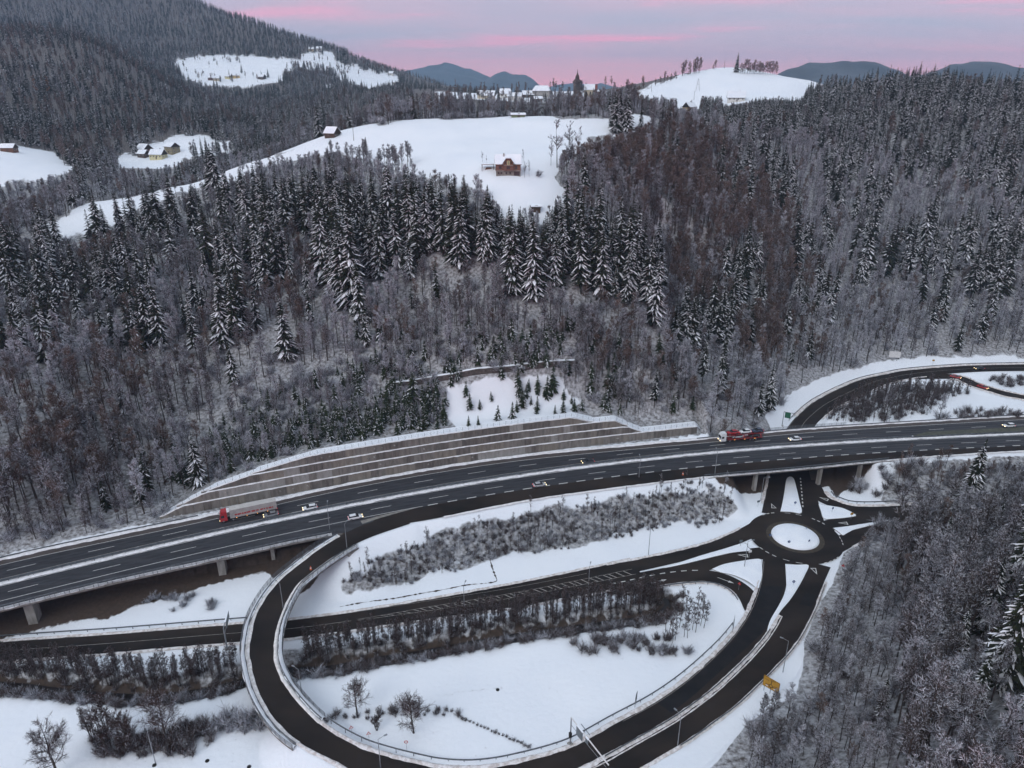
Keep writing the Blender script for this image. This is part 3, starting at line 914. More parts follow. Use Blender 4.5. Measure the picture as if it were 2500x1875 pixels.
dashes(ROADS['underpass_road'], NORTH, -3.4, s_at(NORTH, 1930, 1235), s_at(NORTH, 1930, 1160), 1.2, 1.2, 0.4, PAINT, 0.07)
for lo_, hi_ in (((1700, 1780), None),):
    pass
ls = arclen(LOOP)
line(ROADS['loop_road'], LOOP, -LOOP[:, 3] + 0.35, 6, s_at(LOOP, 1600, 1850), 0.12, PAINT_DIM)
# roundabout ring dashes (give-way lines)
def ring_dash(a0, a1, r=RB_R - 0.3, w=0.4, on=1.0, gap=0.7):
    a = math.radians(a0); da = on / r
    while a + da < math.radians(a1):
        vv = []
        for rr, t in ((r, a), (r, a + da), (r + w, a + da), (r + w, a)):
            vv.append((RB_C[0] + rr * math.cos(t), RB_C[1] + rr * math.sin(t), 0.056))
        link_mesh('give_way_dash', np_mesh('give_way_dash', vv, [(0, 1, 2, 3)], PAINT), rb)
        a += da + gap / r
ring_dash(98, 122); ring_dash(62, 84, w=.2, on=1.8, gap=1.6); ring_dash(30, 52); ring_dash(-18, 4, w=.25); ring_dash(-74, -46); ring_dash(203, 232, w=.3, on=1.3, gap=1.0); ring_dash(236, 262, w=.2, on=1.8, gap=1.8)


def tri_mark(px, py, rz, parent):
    """painted give-way triangle"""
    x, y = unp(px, py, 0.06); ca, sa = math.cos(rz), math.sin(rz)
    o3 = [(0, 1.9), (-0.85, -1.2), (0.85, -1.2)]; i3 = [(0, 1.0), (-0.5, -0.9), (0.5, -0.9)]
    V = [(x + a * ca - b * sa, y + a * sa + b * ca, 0.066) for a, b in o3 + i3]
    link_mesh('give_way_triangle', np_mesh('give_way_triangle', V, [(0, 1, 4, 3), (1, 2, 5, 4), (2, 0, 3, 5)], PAINT), parent)
tri_mark(1887, 1236, 0, rb); tri_mark(1816, 1356, 1.4, rb); tri_mark(1989, 1393, math.pi, rb); tri_mark(2013, 1218, 0.9, rb); tri_mark(2060, 1277, 1.5, rb)


def arrow_mark(px, py, rz, parent):
    x, y = unp(px, py, 0.06); ca, sa = math.cos(rz), math.sin(rz)
    pts = [(-2.4, -.1), (0.8, -.1), (0.8, -.5), (2.4, 0.0), (0.8, .5), (0.8, .1), (-2.4, .1)]
    V = [(x + a * ca - b * sa, y + a * sa + b * ca, 0.066) for a, b in pts]
    link_mesh('lane_arrow', np_mesh('lane_arrow', V, [tuple(range(7))], PAINT), parent)
arrow_mark(1610, 1419, 0.35, ROADS['turning_lane']); arrow_mark(1772, 1417, -0.6, ROADS['turning_lane'])

# ------------------------------------------------------------------ motorway
xs = np.arange(-200, 262, 1.0)
def mrow(f, z=MZ):
    y = f(xs); return np.column_stack([xs, y, np.full(len(xs), z), np.zeros(len(xs))])
MED = mrow(Ymed)
fo_, no_ = off_far(xs), off_near(xs)
def mstrip(name, a, b, mat, z, parent=None, x0=-1e9, x1=1e9, jit=0.0, seed=0):
    """strip between two Y offsets from the median"""
    k = (xs >= x0) & (xs <= x1); a = np.broadcast_to(a, len(xs))[k].astype(float); b = np.broadcast_to(b, len(xs))[k].astype(float)
    if jit:
        r = np.random.default_rng(seed); a = a + r.normal(0, jit, k.sum()); b = b + r.normal(0, jit, k.sum())
    X = xs[k]; y = Ymed(X); m = len(X)
    v = np.vstack([np.column_stack([X, y + a, np.full(m, z)]), np.column_stack([X, y + b, np.full(m, z)])])
    i = np.arange(m - 1)
    f = np.column_stack([i + m, i + m + 1, i + 1, i])
    return link_mesh(name, np_mesh(name, v, f, mat), parent)


mw = tag(mstrip('motorway', fo_ + 0.2, no_ - 0.2, ASPH_M, MZ), 'grey four-lane motorway crossing the valley on embankment and bridges', kind='structure')
mstrip('hard_shoulder', fo_, fo_ - 2.6, ASPH_O, MZ + 0.006, mw)
FARL, NEARL = 0.80, 0.755                                  # fractions of the half widths where the edge lines run
mstrip('edge_line', fo_ - 2.62, fo_ - 2.84, PAINT, MZ + 0.012, mw)
mstrip('edge_line', 2.05, 1.85, PAINT_DIM, MZ + 0.012, mw, x1=XM(2120, 1070))
mstrip('edge_line', -1.85, -2.07, PAINT, MZ + 0.012, mw)
lane_f = (fo_ - 2.73 + 1.95) / 2
lane_n = -2.0 - 3.95
def mdash(off, x0, x1, on, gap, w, z=MZ + 0.012):
    x = x0
    while x + on < x1:
        X = np.linspace(x, x + on, 7); o = np.interp(X, xs, np.broadcast_to(off, len(xs))); y = Ymed(X)
        v = np.vstack([np.column_stack([X, y + o + w / 2, np.full(7, z)]), np.column_stack([X, y + o - w / 2, np.full(7, z)])])
        i = np.arange(6)
        link_mesh('lane_dash', np_mesh('lane_dash', v, np.column_stack([i + 7, i + 8, i + 1, i]), PAINT), mw)
        x += on + gap
mdash(lane_f, -190, 250, 6.0, 11.5, 0.2)
mdash(np.full(len(xs), lane_n), -184, 250, 6.0, 11.5, 0.2)
EDGE_N = -9.9
mstrip('edge_line', EDGE_N + .11, EDGE_N - .11, PAINT, MZ + 0.012, mw, x1=XM(1035, 1235))
mdash(np.full(len(xs), EDGE_N), XM(1045, 1232), 250, 3.0, 3.0, 0.42)
ASPH_T = noisy('wheel_track_asphalt', (0.019, 0.020, 0.024), (0.032, 0.033, 0.038), 0.5, rough=0.6, stretch=(0.12, 1.2, 1.0))
for c_, sd_ in ((lane_f * .5 + .2, 1), (lane_f * .5 + 2.1, 2), (lane_f + 1.0, 3), (lane_f + 2.9, 4)):
    mstrip('wheel_track', np.asarray(c_) + .42, np.asarray(c_) - .42, ASPH_T, MZ + 0.004, mw, jit=.07, seed=sd_)
for c_, sd_ in ((-3.0, 5), (-4.9, 6), (-6.9, 7), (-8.8, 8)):
    mstrip('wheel_track', c_ + .42, c_ - .42, ASPH_T, MZ + 0.004, mw, jit=.07, seed=sd_)
# gore between motorway and ramp
GORE = noisy('gore_paint', (0.16, 0.15, 0.14), (0.24, 0.23, 0.21), 1.0, rough=0.8)
gp = [(805, 1286), (860, 1273), (930, 1256), (1010, 1240), (930, 1262), (880, 1276), (862, 1276), (800, 1292)]
W = [(*unp(x, y, MZ), MZ + 0.016) for x, y in [(880, 1272), (930, 1258), (1030, 1236), (930, 1264), (885, 1279)]]
link_mesh('gore_hatching', np_mesh('gore_hatching', W, [(0, 4, 3, 2, 1)], GORE), mw)
# hatched widening of the median at the right
W = [(*unp(x, y, MZ), MZ + 0.014) for x, y in [(2225, 1065), (2262, 1054), (2400, 1047), (2560, 1040), (2700, 1035), (2700, 1048), (2450, 1054)]]
link_mesh('median_hatching', np_mesh('median_hatching', W, [tuple(range(6, -1, -1))], noisy('painted_median', (0.055, 0.058, 0.045), (0.085, 0.088, 0.068), .8)), mw)
# snow on the median and along the outer edges
def mberm(name, off, width, height, mat=SLUSH, x0=-1e9, x1=1e9, seed=0, z=MZ):
    k = (xs >= x0) & (xs <= x1)
    P = np.column_stack([xs[k], Ymed(xs[k]) + np.broadcast_to(off, len(xs))[k], np.full(k.sum(), z), np.zeros(k.sum())])
    P = resample(P, int(arclen(P)[-1] / 0.6))
    return berm(name, P, 0, width, height, mat, mw, seed)
SNOW_MED = noisy('median_snow', (0.62, 0.61, 0.62), (0.78, 0.78, 0.80), 1.0, rough=0.8, bump=0.4, bscale=2.5)
mstrip('merge_lane', EDGE_N - 0.35, no_ - 0.15, ASPH_L, MZ + 0.008, mw, x0=XM(905, 1280))
mberm('median_snow', 0.85, 1.5, 0.30, SNOW_MED, x1=XM(2235, 1068), seed=1)
mberm('median_snow', -0.75, 1.6, 0.28, SNOW_MED, seed=2)
mberm('shoulder_snow', fo_ + 0.75, 1.9, 0.40, SNOW_MED, seed=3)
mberm('shoulder_snow', no_ + 0.2, 1.3, 0.32, SNOW_MED, x1=XM(820, 1300), seed=4)
mberm('shoulder_snow', no_ - 0.3, 0.9, 0.25, SNOW_MED, x0=XM(1075, 1262), seed=5)

# bridge decks below the carriageways
def deck(name, x0, x1, label, thick=1.5):
    k = (xs >= x0) & (xs <= x1); X = xs[k]; ym, f_, n_ = Ymed(X), fo_[k], no_[k]; m = len(X)
    sec = [(f_ + 1.9, -0.05), (f_ + 1.9, -0.55), (f_ - 1.5, -0.8), (f_ - 2.5, -thick), (n_ + 3.0, -thick), (n_ + 1.2, -0.8), (n_ - 0.75, -0.55), (n_ - 0.75, -0.05)]
    v = np.vstack([np.column_stack([X, ym + o, np.full(m, MZ + z)]) for o, z in sec])
    i = np.arange(m - 1); F = []
    for j in range(len(sec)):
        j2 = (j + 1) % len(sec)
        F.append(np.column_stack([i + j * m, i + 1 + j * m, i + 1 + j2 * m, i + j2 * m]))
    return tag(link_mesh(name, np_mesh(name, v, np.vstack(F), CONC_D)), label, 'bridge')


via = deck('motorway_viaduct', -200, X_V0 + 3, 'long concrete motorway viaduct deck at the left')
brg = deck('motorway_bridge', X_B0 - 8, X_B1 + 6, 'motorway bridge deck spanning the road to the roundabout', 1.3)


def pier(parent, px, py, w, dth, ztop=MZ - 1.4, name='pier', off=3.2):
    x = XM(px, py); yb = float(Ynear(np.array([x]))[0]) + off
    for k, o in enumerate((0, 11.5)):
        yy = yb + o
        zb = float(h_at(x, yy)) - 0.4
        if ztop - zb < 1: continue
        mb = MB(); mb.box((x, yy, (ztop + zb) / 2), (w, dth, ztop - zb), 0, 0.25)
        mb.build(name, CONC, parent)
pier(via, 50, 1475, 2.2, 3.4); pier(via, 525, 1367, 2.0, 3.0); pier(via, 652, 1340, 1.0, 2.0); pier(via, -350, 1560, 2.2, 3.4)
pier(brg, 1852, 1155, 1.0, 1.4, MZ - 1.2, off=1.6); pier(brg, 2012, 1141, 1.0, 1.4, MZ - 1.2, off=1.6); pier(brg, 2110, 1130, .9, 1.3, MZ - 1.2, off=1.6)

# steel barriers: rail beam + row of posts
def barrier(name, P, off, label, h=0.75, post=4.0, double=False, mat=STEEL, group=None, rail_h=0.3):
    N = normals2(P); c = P[:, :2] + N * np.broadcast_to(off, len(P))[:, None]
    m = len(P); th = 0.07
    sec = [(th, h), (th, h - rail_h), (-th, h - rail_h), (-th, h)]
    v = np.vstack([np.column_stack([c + N * o, P[:, 2] + z]) for o, z in sec])
    i = np.arange(m - 1); F = [np.column_stack([i + j * m, i + 1 + j * m, i + 1 + ((j + 1) % 4) * m, i + ((j + 1) % 4) * m]) for j in range(4)]
    o = tag(link_mesh(name, np_mesh(name, v, np.vstack(F), mat)), label, 'guardrail', group)
    s = arclen(P); mb = MB()
    for sv in np.arange(0.5, s[-1], post):
        k = np.argmin(np.abs(s - sv))
        mb.box((c[k, 0], c[k, 1], P[k, 2] + h / 2 - 0.4), (0.13, 0.13, h + 0.7))
    pst = mb.build('post', mat, o); pst['kind'] = 'stuff'
    return o


def mrail(off, x0, x1, label, **kw):
    k = (xs >= x0) & (xs <= x1)
    P = np.column_stack([xs[k], (Ymed(xs) + np.broadcast_to(off, len(xs)))[k], np.full(k.sum(), MZ), np.zeros(k.sum())])
    return barrier('guardrail', P, 0.0, label, **kw)


mrail(0.35, -200, XM(2230, 1068), 'upper steel guardrail on the snowy motorway median', post=2.0)
mrail(-0.35, -200, 260, 'lower steel guardrail on the snowy motorway median', post=2.0)
mrail(fo_ + 0.35, XM(1700, 1080), 260, 'steel guardrail along the far edge of the motorway at right')
mrail(no_ + 0.75, -200, XM(815, 1300), 'steel guardrail on the near edge of the left viaduct')
mrail(no_ + 0.25, XM(1720, 1165), XM(2170, 1122), 'steel guardrail on the near edge of the underpass bridge')
mrail(fo_ + 1.0, -200, XM(480, 1270), 'steel guardrail below the woodland at far left')


def railing(name, P, label, h=1.15, post=1.6, bars=4):
    """open steel parapet: posts and horizontal bars"""
    m = len(P); N = normals2(P); vs_, F = [], []; b_ = 0
    i = np.arange(m - 1)
    for z in np.linspace(0.25, h, bars):
        th = 0.035
        sec = [(th, z + th), (th, z - th), (-th, z - th), (-th, z + th)]
        vs_.append(np.vstack([np.column_stack([P[:, :2] + N * o, P[:, 2] + q]) for o, q in sec]))
        for j in range(4):
            F.append(np.column_stack([i + j * m, i + 1 + j * m, i + 1 + ((j + 1) % 4) * m, i + ((j + 1) % 4) * m]) + b_)
        b_ += 4 * m
    o = tag(link_mesh(name, np_mesh(name, np.vstack(vs_), np.vstack(F), STEEL)), label, 'railing')
    s = arclen(P); mb = MB()
    for sv in np.arange(0.2, s[-1], post):
        k = np.argmin(np.abs(s - sv)); mb.box((P[k, 0], P[k, 1], P[k, 2] + h / 2 - .1), (0.09, 0.09, h + .2))
    q = mb.build('post', STEEL, o); q['kind'] = 'stuff'
    return o


def mrailing(off, x0, x1, label):
    k = (xs >= x0) & (xs <= x1)
    P = np.column_stack([xs[k], (Ymed(xs) + np.broadcast_to(off, len(xs)))[k], np.full(k.sum(), MZ), np.zeros(k.sum())])
    return railing('bridge_railing', P, label)


mrailing(no_ - 0.55, -200, XM(810, 1305), 'open steel railing along the outer edge of the left viaduct')
mrailing(no_ - 0.6, X_B0 - 6, X_B1 + 4, 'open steel railing on the near side of the underpass bridge')
mrailing(fo_ + 1.6, X_B0, X_B1 + 2, 'open steel railing on the far side of the underpass bridge')

# ------------------------------------------------------------------ loop ramp viaduct
lz = LOOP[:, 2]
k0 = np.argmax(lz > 3.2)
k1 = np.argmax(LOOP[:, 0] > XM(846, 1340)) if False else int(np.argmin((LOOP[:, 0] - unp(848, 1318, 8)[0]) ** 2 + (LOOP[:, 1] - unp(848, 1318, 8)[1]) ** 2))
RP = LOOP[k0:k1 + 1]
N = normals2(RP); hw = RP[:, 3]; m = len(RP)
sec = [(hw + 2.0, -0.04), (hw + 2.0, -0.5), (hw * 0.6, -1.3), (-hw * 0.6, -1.3), (-hw - 2.0, -0.5), (-hw - 2.0, -0.04)]
v = np.vstack([np.column_stack([RP[:, :2] + N * np.broadcast_to(o, m)[:, None], RP[:, 2] + z]) for o, z in sec]); i = np.arange(m - 1)
F = [np.column_stack([i + j * m, i + 1 + j * m, i + 1 + ((j + 1) % 6) * m, i + ((j + 1) % 6) * m]) for j in range(6)]
ramp_deck = tag(link_mesh('ramp_viaduct', np_mesh('ramp_viaduct', v, np.vstack(F), CONC_D)), 'curved concrete deck of the loop ramp over the valley road', 'bridge')
for side, sd_ in ((1, 41), (-1, 42)):
    # snow-covered kerb walk, slush at the lane edge, inner guardrail, outer railing
    Q = np.column_stack([RP[:, :2], RP[:, 2], RP[:, 3]])
    Qr = resample(Q, int(arclen(Q)[-1] / 0.6))
    b1 = berm('kerb_snow', np.column_stack([Qr[:, :2] + normals2(Qr) * (side * (Qr[:, 3] + 0.35))[:, None], Qr[:, 2:]]), 0, 1.0, 0.22, noisy('kerb_snow', (0.60, 0.57, 0.55), (0.80, 0.79, 0.78), 1.2, rough=.8) if side == 1 else MATS['kerb_snow'], ramp_deck, sd_)
    b2 = berm('walkway_snow', np.column_stack([Qr[:, :2] + normals2(Qr) * (side * (Qr[:, 3] + 1.45))[:, None], Qr[:, 2:]]), 0, 1.0, 0.25, SNOW, ramp_deck, sd_ + 5)
    barrier('guardrail', Qr, side * (Qr[:, 3] + 0.95), ('inner' if side == 1 else 'outer') + ' guardrail on the curved ramp deck' if False else ('steel guardrail along the %s curve of the ramp deck' % ('outer' if side == -1 else 'inner')), h=0.8)
    Pr = np.column_stack([Qr[:, :2] + normals2(Qr) * (side * (Qr[:, 3] + 1.95))[:, None], Qr[:, 2:]])
    railing('bridge_railing', Pr, 'open steel railing along the %s rim of the ramp deck' % ('outer' if side == -1 else 'inner'), h=1.3)
def rpier(px, py, z, w=1.6):
    x, y = unp(px, py, z); k = np.argmin((RP[:, 0] - x) ** 2 + (RP[:, 1] - y) ** 2)
    zb = float(h_at(RP[k, 0], RP[k, 1])) - .4
    MB().tube((RP[k, 0], RP[k, 1], zb), (RP[k, 0], RP[k, 1], RP[k, 2] - 1.2), w / 2, n=14).build('pier', CONC, ramp_deck)
rpier(690, 1450, 7.6); rpier(640, 1615, 6.5); rpier(660, 1520, 7.2) if False else None; rpier(680, 1720, 4.5)
# concrete abutment under the upper ramp end
ka = len(RP) - 2; ax = RP[ka]; na = normals2(RP)[ka]; da = np.array([na[1], -na[0]])
mb = MB()
for sgn in (1,):
    c = ax[:2]
    P8 = []
    for z in (0.0, 7.4):
        for s_, t_ in ((-ax[3] - 1.9, -3.0), (ax[3] + 1.9, -3.0), (ax[3] + 1.9, 7.0), (-ax[3] - 1.9, 7.0)):
            p = c + na * s_ + da * t_
            P8.append((p[0], p[1], z))
    mb.poly(P8, [(3, 2, 1, 0), (4, 5, 6, 7), (0, 1, 5, 4), (1, 2, 6, 5), (2, 3, 7, 6), (3, 0, 4, 7)])
mb.build('abutment', CONC, ramp_deck)

# verge snow along local roads
def edge_berm(nm, P, side, s0=None, s1=None, width=1.1, h=0.3, seed=0, extra=0.35):
    s = arclen(P); Q = sub(P, s0 or 0, s1 or s[-1]); Q = resample(Q, int(arclen(Q)[-1] / 0.55))
    C = np.column_stack([Q[:, :2] + normals2(Q) * (side * (Q[:, 3] + extra))[:, None], Q[:, 2:]])
    berm('verge_snow', C, 0, width, h, SLUSH, ROADS[nm], seed)
edge_berm('valley_road', VALLEY, 1, 0, s_at(VALLEY, 600, 1545), seed=51); edge_berm('valley_road', VALLEY, 1, s_at(VALLEY, 690, 1536), None, seed=61); edge_berm('valley_road', VALLEY, -1, 0, s_at(VALLEY, 1470, 1415), seed=52, h=.2)
edge_berm('roundabout_approach_lane', LANE_UP, 1, 4, arclen(LANE_UP)[-1] - 12, seed=53)
edge_berm('turning_lane', SLIP, -1, 2, arclen(SLIP)[-1] - 7, seed=54)
edge_berm('loop_road', LOOP, -1, s_at(LOOP, 1838, 1490), s_at(LOOP, 800, 1800, 2.5), seed=55, width=1.6) if False else None
sl = arclen(LOOP)
def loop_side():
    # which sign is the inner (left pixel list) side
    x, y = LOOP_EL[150, :2]; Nn = normals2(LOOP)[150]; return 1 if ((np.array([x, y]) - LOOP[150, :2]) @ Nn) > 0 else -1
IN = loop_side()
edge_berm('loop_road', LOOP, IN, 16, sl[k0], seed=55, width=1.2, h=.3, extra=.5)
edge_berm('loop_road', LOOP, -IN, 8, sl[k0], seed=56, width=0.9, h=.25)
edge_berm('underpass_road', NORTH, 1, 6, s_at(NORTH, 1915, 1090), seed=57); edge_berm('underpass_road', NORTH, 1, s_at(NORTH, 1950, 1020), None, seed=58, width=2.6, h=.5, extra=1.2); edge_berm('underpass_road', NORTH, -1, s_at(NORTH, 1990, 1020), s_at(NORTH, 2230, 912), seed=59)
edge_berm('side_road', BRANCH, -1, s_at(BRANCH, 2300, 922), None, seed=62, h=.4); edge_berm('side_road', BRANCH, 1, s_at(BRANCH, 2345, 922), None, seed=63, h=.4)
edge_berm('east_turning_lane', EAST_SLIP, 1, 8, None, seed=64, width=1.8, h=.4, extra=.8); edge_berm('east_exit_lane', EAST_OUT, -1, 8, None, seed=65)

# guardrails of the local roads
def rrail(P, side, s0, s1, extra, label, h=0.75):
    Q = sub(P, s0, s1); Q = resample(Q, int(arclen(Q)[-1] / 1.0))
    barrier('guardrail', Q, side * (Q[:, 3] + extra), label, h=h, post=4)
rrail(VALLEY, 1, 2, s_at(VALLEY, 610, 1545), 1.6, 'steel guardrail beside the valley road under the viaduct')
rrail(LOOP, IN, sl[k0] * 0 + s_at(LOOP, 1800, 1530), sl[k0] - 1, 1.9, 'long guardrail on the inner side of the loop road')
rrail(LOOP, -IN, 10, s_at(LOOP, 1640, 1800), 0.5, 'guardrail between the loop road and the right-hand wood')
rrail(LOOP, 0.0001, s_at(LOOP, 1880, 1540), s_at(LOOP, 1480, 1850), 0, 'guardrail on the snowy strip dividing the loop road')
rrail(SLIP, -1, s_at(SLIP, 1560, 1430), arclen(SLIP)[-1] - 4, 0.9, 'guardrail curving round the turning lane')
rrail(EAST_SLIP, 1, 8, s_at(EAST_SLIP, 2230, 1247), 2.2, 'guardrail above the east turning lane')
rrail(NORTH, 1, s_at(NORTH, 1930, 1030), arclen(NORTH)[-1] - 3, 1.2, 'guardrail along the outer bend beyond the motorway')
# dividing strip on the loop road
Q = sub(LOOP, s_at(LOOP, 1900, 1500), s_at(LOOP, 1300, 1920)); Q = resample(Q, int(arclen(Q)[-1] / .5))
berm('divider_snow', Q, 0.0, 1.3, 0.22, SLUSH, ROADS['loop_road'], 71)
berm('divider_snow', Q, -0.9 * IN, 0.35, 0.15, SLUSH, ROADS['loop_road'], 72)

# stream water
WATER = noisy('stream_water', (0.008, 0.007, 0.007), (0.018, 0.015, 0.014), 0.5, rough=0.35, spec=0.2)
tag(ribbon('stream', STREAM, WATER, lift=0.25), 'narrow dark stream between bare banks', kind='structure')

# ------------------------------------------------------------------ retaining wall
PANELS = [noisy('wall_panel_%s' % k, c1, c2, 0.9, rough=0.92, stretch=(1.2, 1.2, 0.25)) for k, (c1, c2) in {
    'mid': ((0.135, 0.126, 0.114), (0.21, 0.195, 0.178)), 'dark': ((0.092, 0.083, 0.075), (0.155, 0.141, 0.129)), 'warm': ((0.155, 0.14, 0.12), (0.225, 0.205, 0.178)), 'pale': ((0.23, 0.225, 0.212), (0.30, 0.292, 0.28))}.items()]
wall = empty('retaining_wall', (float((X_W0 + X_W1) / 2), float(Ywall((X_W0 + X_W1) / 2)), MZ))
tag(wall, 'terraced concrete retaining wall in four tiers beside the motorway', 'wall')
WL = np.array(wall.location)
WLX = np.arange(X_W0, X_W1, 0.25)
base = np.column_stack([WLX, Ywall(WLX)]); bs = arclen(base)
PW = 2.5
pr = np.random.default_rng(5)
npan = int(bs[-1] / PW)
for tier in range(4):
    z0 = MZ + tier * TIER; run = None
    ss = []
    shade = None; left_run = 0
    for p in range(npan):
        s0, s1 = p * PW, (p + 1) * PW
        x0, x1 = np.interp([s0, s1], bs, base[:, 0]); y0, y1 = np.interp([s0, s1], bs, base[:, 1])
        t0, t1 = (float(np.clip(wall_top(x) - tier * TIER, 0, TIER)) for x in (x0, x1))
        if left_run <= 0:
            shade = pr.choice(4, p=[.46, .30, .19, .05]); left_run = pr.integers(1, 4)
        left_run -= 1
        sh = shade
        pxm = proj((x0 + x1) / 2, (y0 + y1) / 2, z0)[0]
        if tier == 1 and 530 < pxm < 820: sh = 3 if pr.random() < .85 else 0
        if tier == 0 and 1160 < pxm < 1290: sh = 3
        if max(t0, t1) < 0.15: continue
        ss.append((x0, y0, t0)); ss.append((x1, y1, t1))
        d = np.array([x1 - x0, y1 - y0]); d /= np.linalg.norm(d); nn = np.array([-d[1], d[0]])
        g = 0.03
        prd = pr.uniform(-0.04, 0.04)
        a0 = np.array([x0, y0]) + nn * (tier * SETB + prd) + d * g; a1 = np.array([x1, y1]) + nn * (tier * SETB + prd) - d * g
        lean = nn * 0.18
        V = [(*a0, z0 - .3), (*a1, z0 - .3), (*(a1 + nn * .5), z0 - .3), (*(a0 + nn * .5), z0 - .3), (*(a0 + lean), z0 + t0), (*(a1 + lean), z0 + t1), (*(a1 + nn * .6), z0 + t1), (*(a0 + nn * .6), z0 + t0)]
        V = np.array(V) - WL
        link_mesh('wall_panel', np_mesh('wall_panel', V, [(3, 2, 1, 0), (4, 5, 6, 7), (0, 1, 5, 4), (1, 2, 6, 5), (2, 3, 7, 6), (3, 0, 4, 7)], PANELS[sh]), wall)
    # snow lying on this tier's ledge
    if ss:
        A = np.array(ss); dA = np.gradient(A[:, :2], axis=0); dA /= np.linalg.norm(dA, axis=1)[:, None] + 1e-9; nA = np.column_stack([-dA[:, 1], dA[:, 0]])
        P = np.column_stack([A[:, :2] + nA * (tier * SETB + 0.62), z0 + A[:, 2] + 0.0, np.zeros(len(A))])
        P = resample(P, int(arclen(P)[-1] / .5)); P[:, :3] -= WL
        berm('ledge_snow', P, 0.0, 0.85, 0.17, SNOW_MED, wall, 80 + tier)
# snow bench above the wall, dropping back to the slope
bw = np.arange(X_W0, X_W1, 0.6); tw = wall_top(bw); kk = np.ceil(np.clip(tw, .1, 10.4) / TIER - 1e-6 - 1).clip(0) * SETB
fr = np.column_stack([bw, Ywall(bw) + kk + 0.45, MZ + tw + 0.05]); bk = np.column_stack([bw, Ywall(bw) + kk + 4.6, MZ + tw + 0.25])
m = len(bw); i = np.arange(m - 1)
link_mesh('snow_bench', np_mesh('snow_bench', np.vstack([fr, bk]) - WL, np.column_stack([i, i + 1, i + 1 + m, i + m]), SNOW, smooth_shade=True), wall)
# wire fence on the bench
fb = mb = MB()
Pf = np.column_stack([bw, Ywall(bw) + kk + 1.2, MZ + tw + 0.15, np.zeros(m)])
Pf = resample(Pf[(tw > .5)], 170)
fence = tag(MB().tube(tuple(Pf[0, :3] + np.array([0, 0, 1.1])), tuple(Pf[1, :3] + np.array([0, 0, 1.1])), .03, n=4).build('wire_fence', STEEL), 'thin wire fence along the top of the retaining wall', 'fence')
mb = MB()
for a_, b_ in zip(Pf[:-1], Pf[1:]):
    for z in (0.35, 0.75, 1.15):
        mb.tube((a_[0], a_[1], a_[2] + z), (b_[0], b_[1], b_[2] + z), .018, n=3, caps=False)
w_ = mb.build('wire', STEEL, fence); w_['kind'] = 'stuff'
mb = MB()
for a_ in Pf[::2]:
    mb.box((a_[0], a_[1], a_[2] + .5), (.07, .07, 1.5))
w_ = mb.build('post', STEEL, fence); w_['kind'] = 'stuff'

# drain outlets on the wall face
dr_ = np.random.default_rng(15)
for k in range(26):
    tr_ = int(dr_.integers(0, 4)); x = dr_.uniform(X_W0 + 12, X_W1 - 25)
    if wall_top(x) < (tr_ + 1) * TIER - .2: continue
    y = float(Ywall(x)) + tr_ * SETB + .06; z = MZ + tr_ * TIER + 1.5
    MB().box((x - WL[0], y - .1 - WL[1], z - WL[2]), (.5, .22, .4)).build('drain_outlet', CONC, wall)
# newer asphalt laid on parts of the loop road
NEWA = noisy('new_asphalt', (0.008, 0.008, 0.0095), (0.014, 0.014, 0.0155), 0.3, rough=0.8, spec=0.15)
for pts in ([(1858, 1430), (1912, 1432), (1896, 1490), (1862, 1545), (1700, 1692), (1640, 1740), (1606, 1718), (1720, 1632), (1785, 1572), (1830, 1510)], [(1968, 1445), (1994, 1455), (1982, 1482), (1952, 1475)]):
    W = [(*unp(x, y, 0.03), 0.034) for x, y in pts]
    link_mesh('asphalt_patch', np_mesh('asphalt_patch', W, [tuple(range(len(W)))], NEWA), ROADS['loop_road'])
# open drainage ditch on the snow slope
dp_ = [ground_hit(x, y) for x, y in [(1195, 1345), (1196, 1365), (1202, 1388), (1210, 1408), (1212, 1419), (1190, 1424), (1140, 1431), (1085, 1440), (1020, 1452), (960, 1462), (900, 1470), (830, 1482)]]
DP = catmull([(*q[:2], q[2] + .03, .22) for q in dp_], .6); r_ = np.random.default_rng(4)
DP[:, 3] = np.clip(r_.normal(.16, .12, len(DP)), .02, .4); DP[:, 2] = h_at(DP[:, 0], DP[:, 1]) + .03
tag(ribbon('ditch', DP, DIRT, jitter=.05), 'thin dark drainage ditch across the snow slope', kind='structure')
# low stone wall higher up the slope
up_ = [ground_hit(x, y) for x, y in [(955, 948), (1020, 940), (1090, 932), (1160, 920), (1230, 908), (1300, 900), (1370, 896), (1410, 900)]]
UP = catmull([(q[0], q[1], q[2], .3) for q in up_], .8); UP[:, 2] = h_at(UP[:, 0], UP[:, 1])
m = len(UP); Nu = normals2(UP)
V = np.vstack([np.column_stack([UP[:, :2] + Nu * o, UP[:, 2] + z]) for o, z in ((-.3, -.8), (-.25, 1.9), (.5, 1.9), (.5, -.8))]); i = np.arange(m - 1)
uw = tag(link_mesh('stone_wall', np_mesh('stone_wall', V, np.vstack([np.column_stack([i + j * m, i + 1 + j * m, i + 1 + (j + 1) * m, i + (j + 1) * m]) for j in range(3)]), noisy('dark_stone', (0.045, 0.035, 0.032), (0.10, 0.085, 0.08), 1.2, rough=.95))), 'low dark stone wall above the snowy clearing', 'wall')
berm('wall_snow', np.column_stack([UP[:, :2] + Nu * .5, UP[:, 2] + 1.9, UP[:, 3]]), 0, 1.6, .25, SNOW, uw, 91)

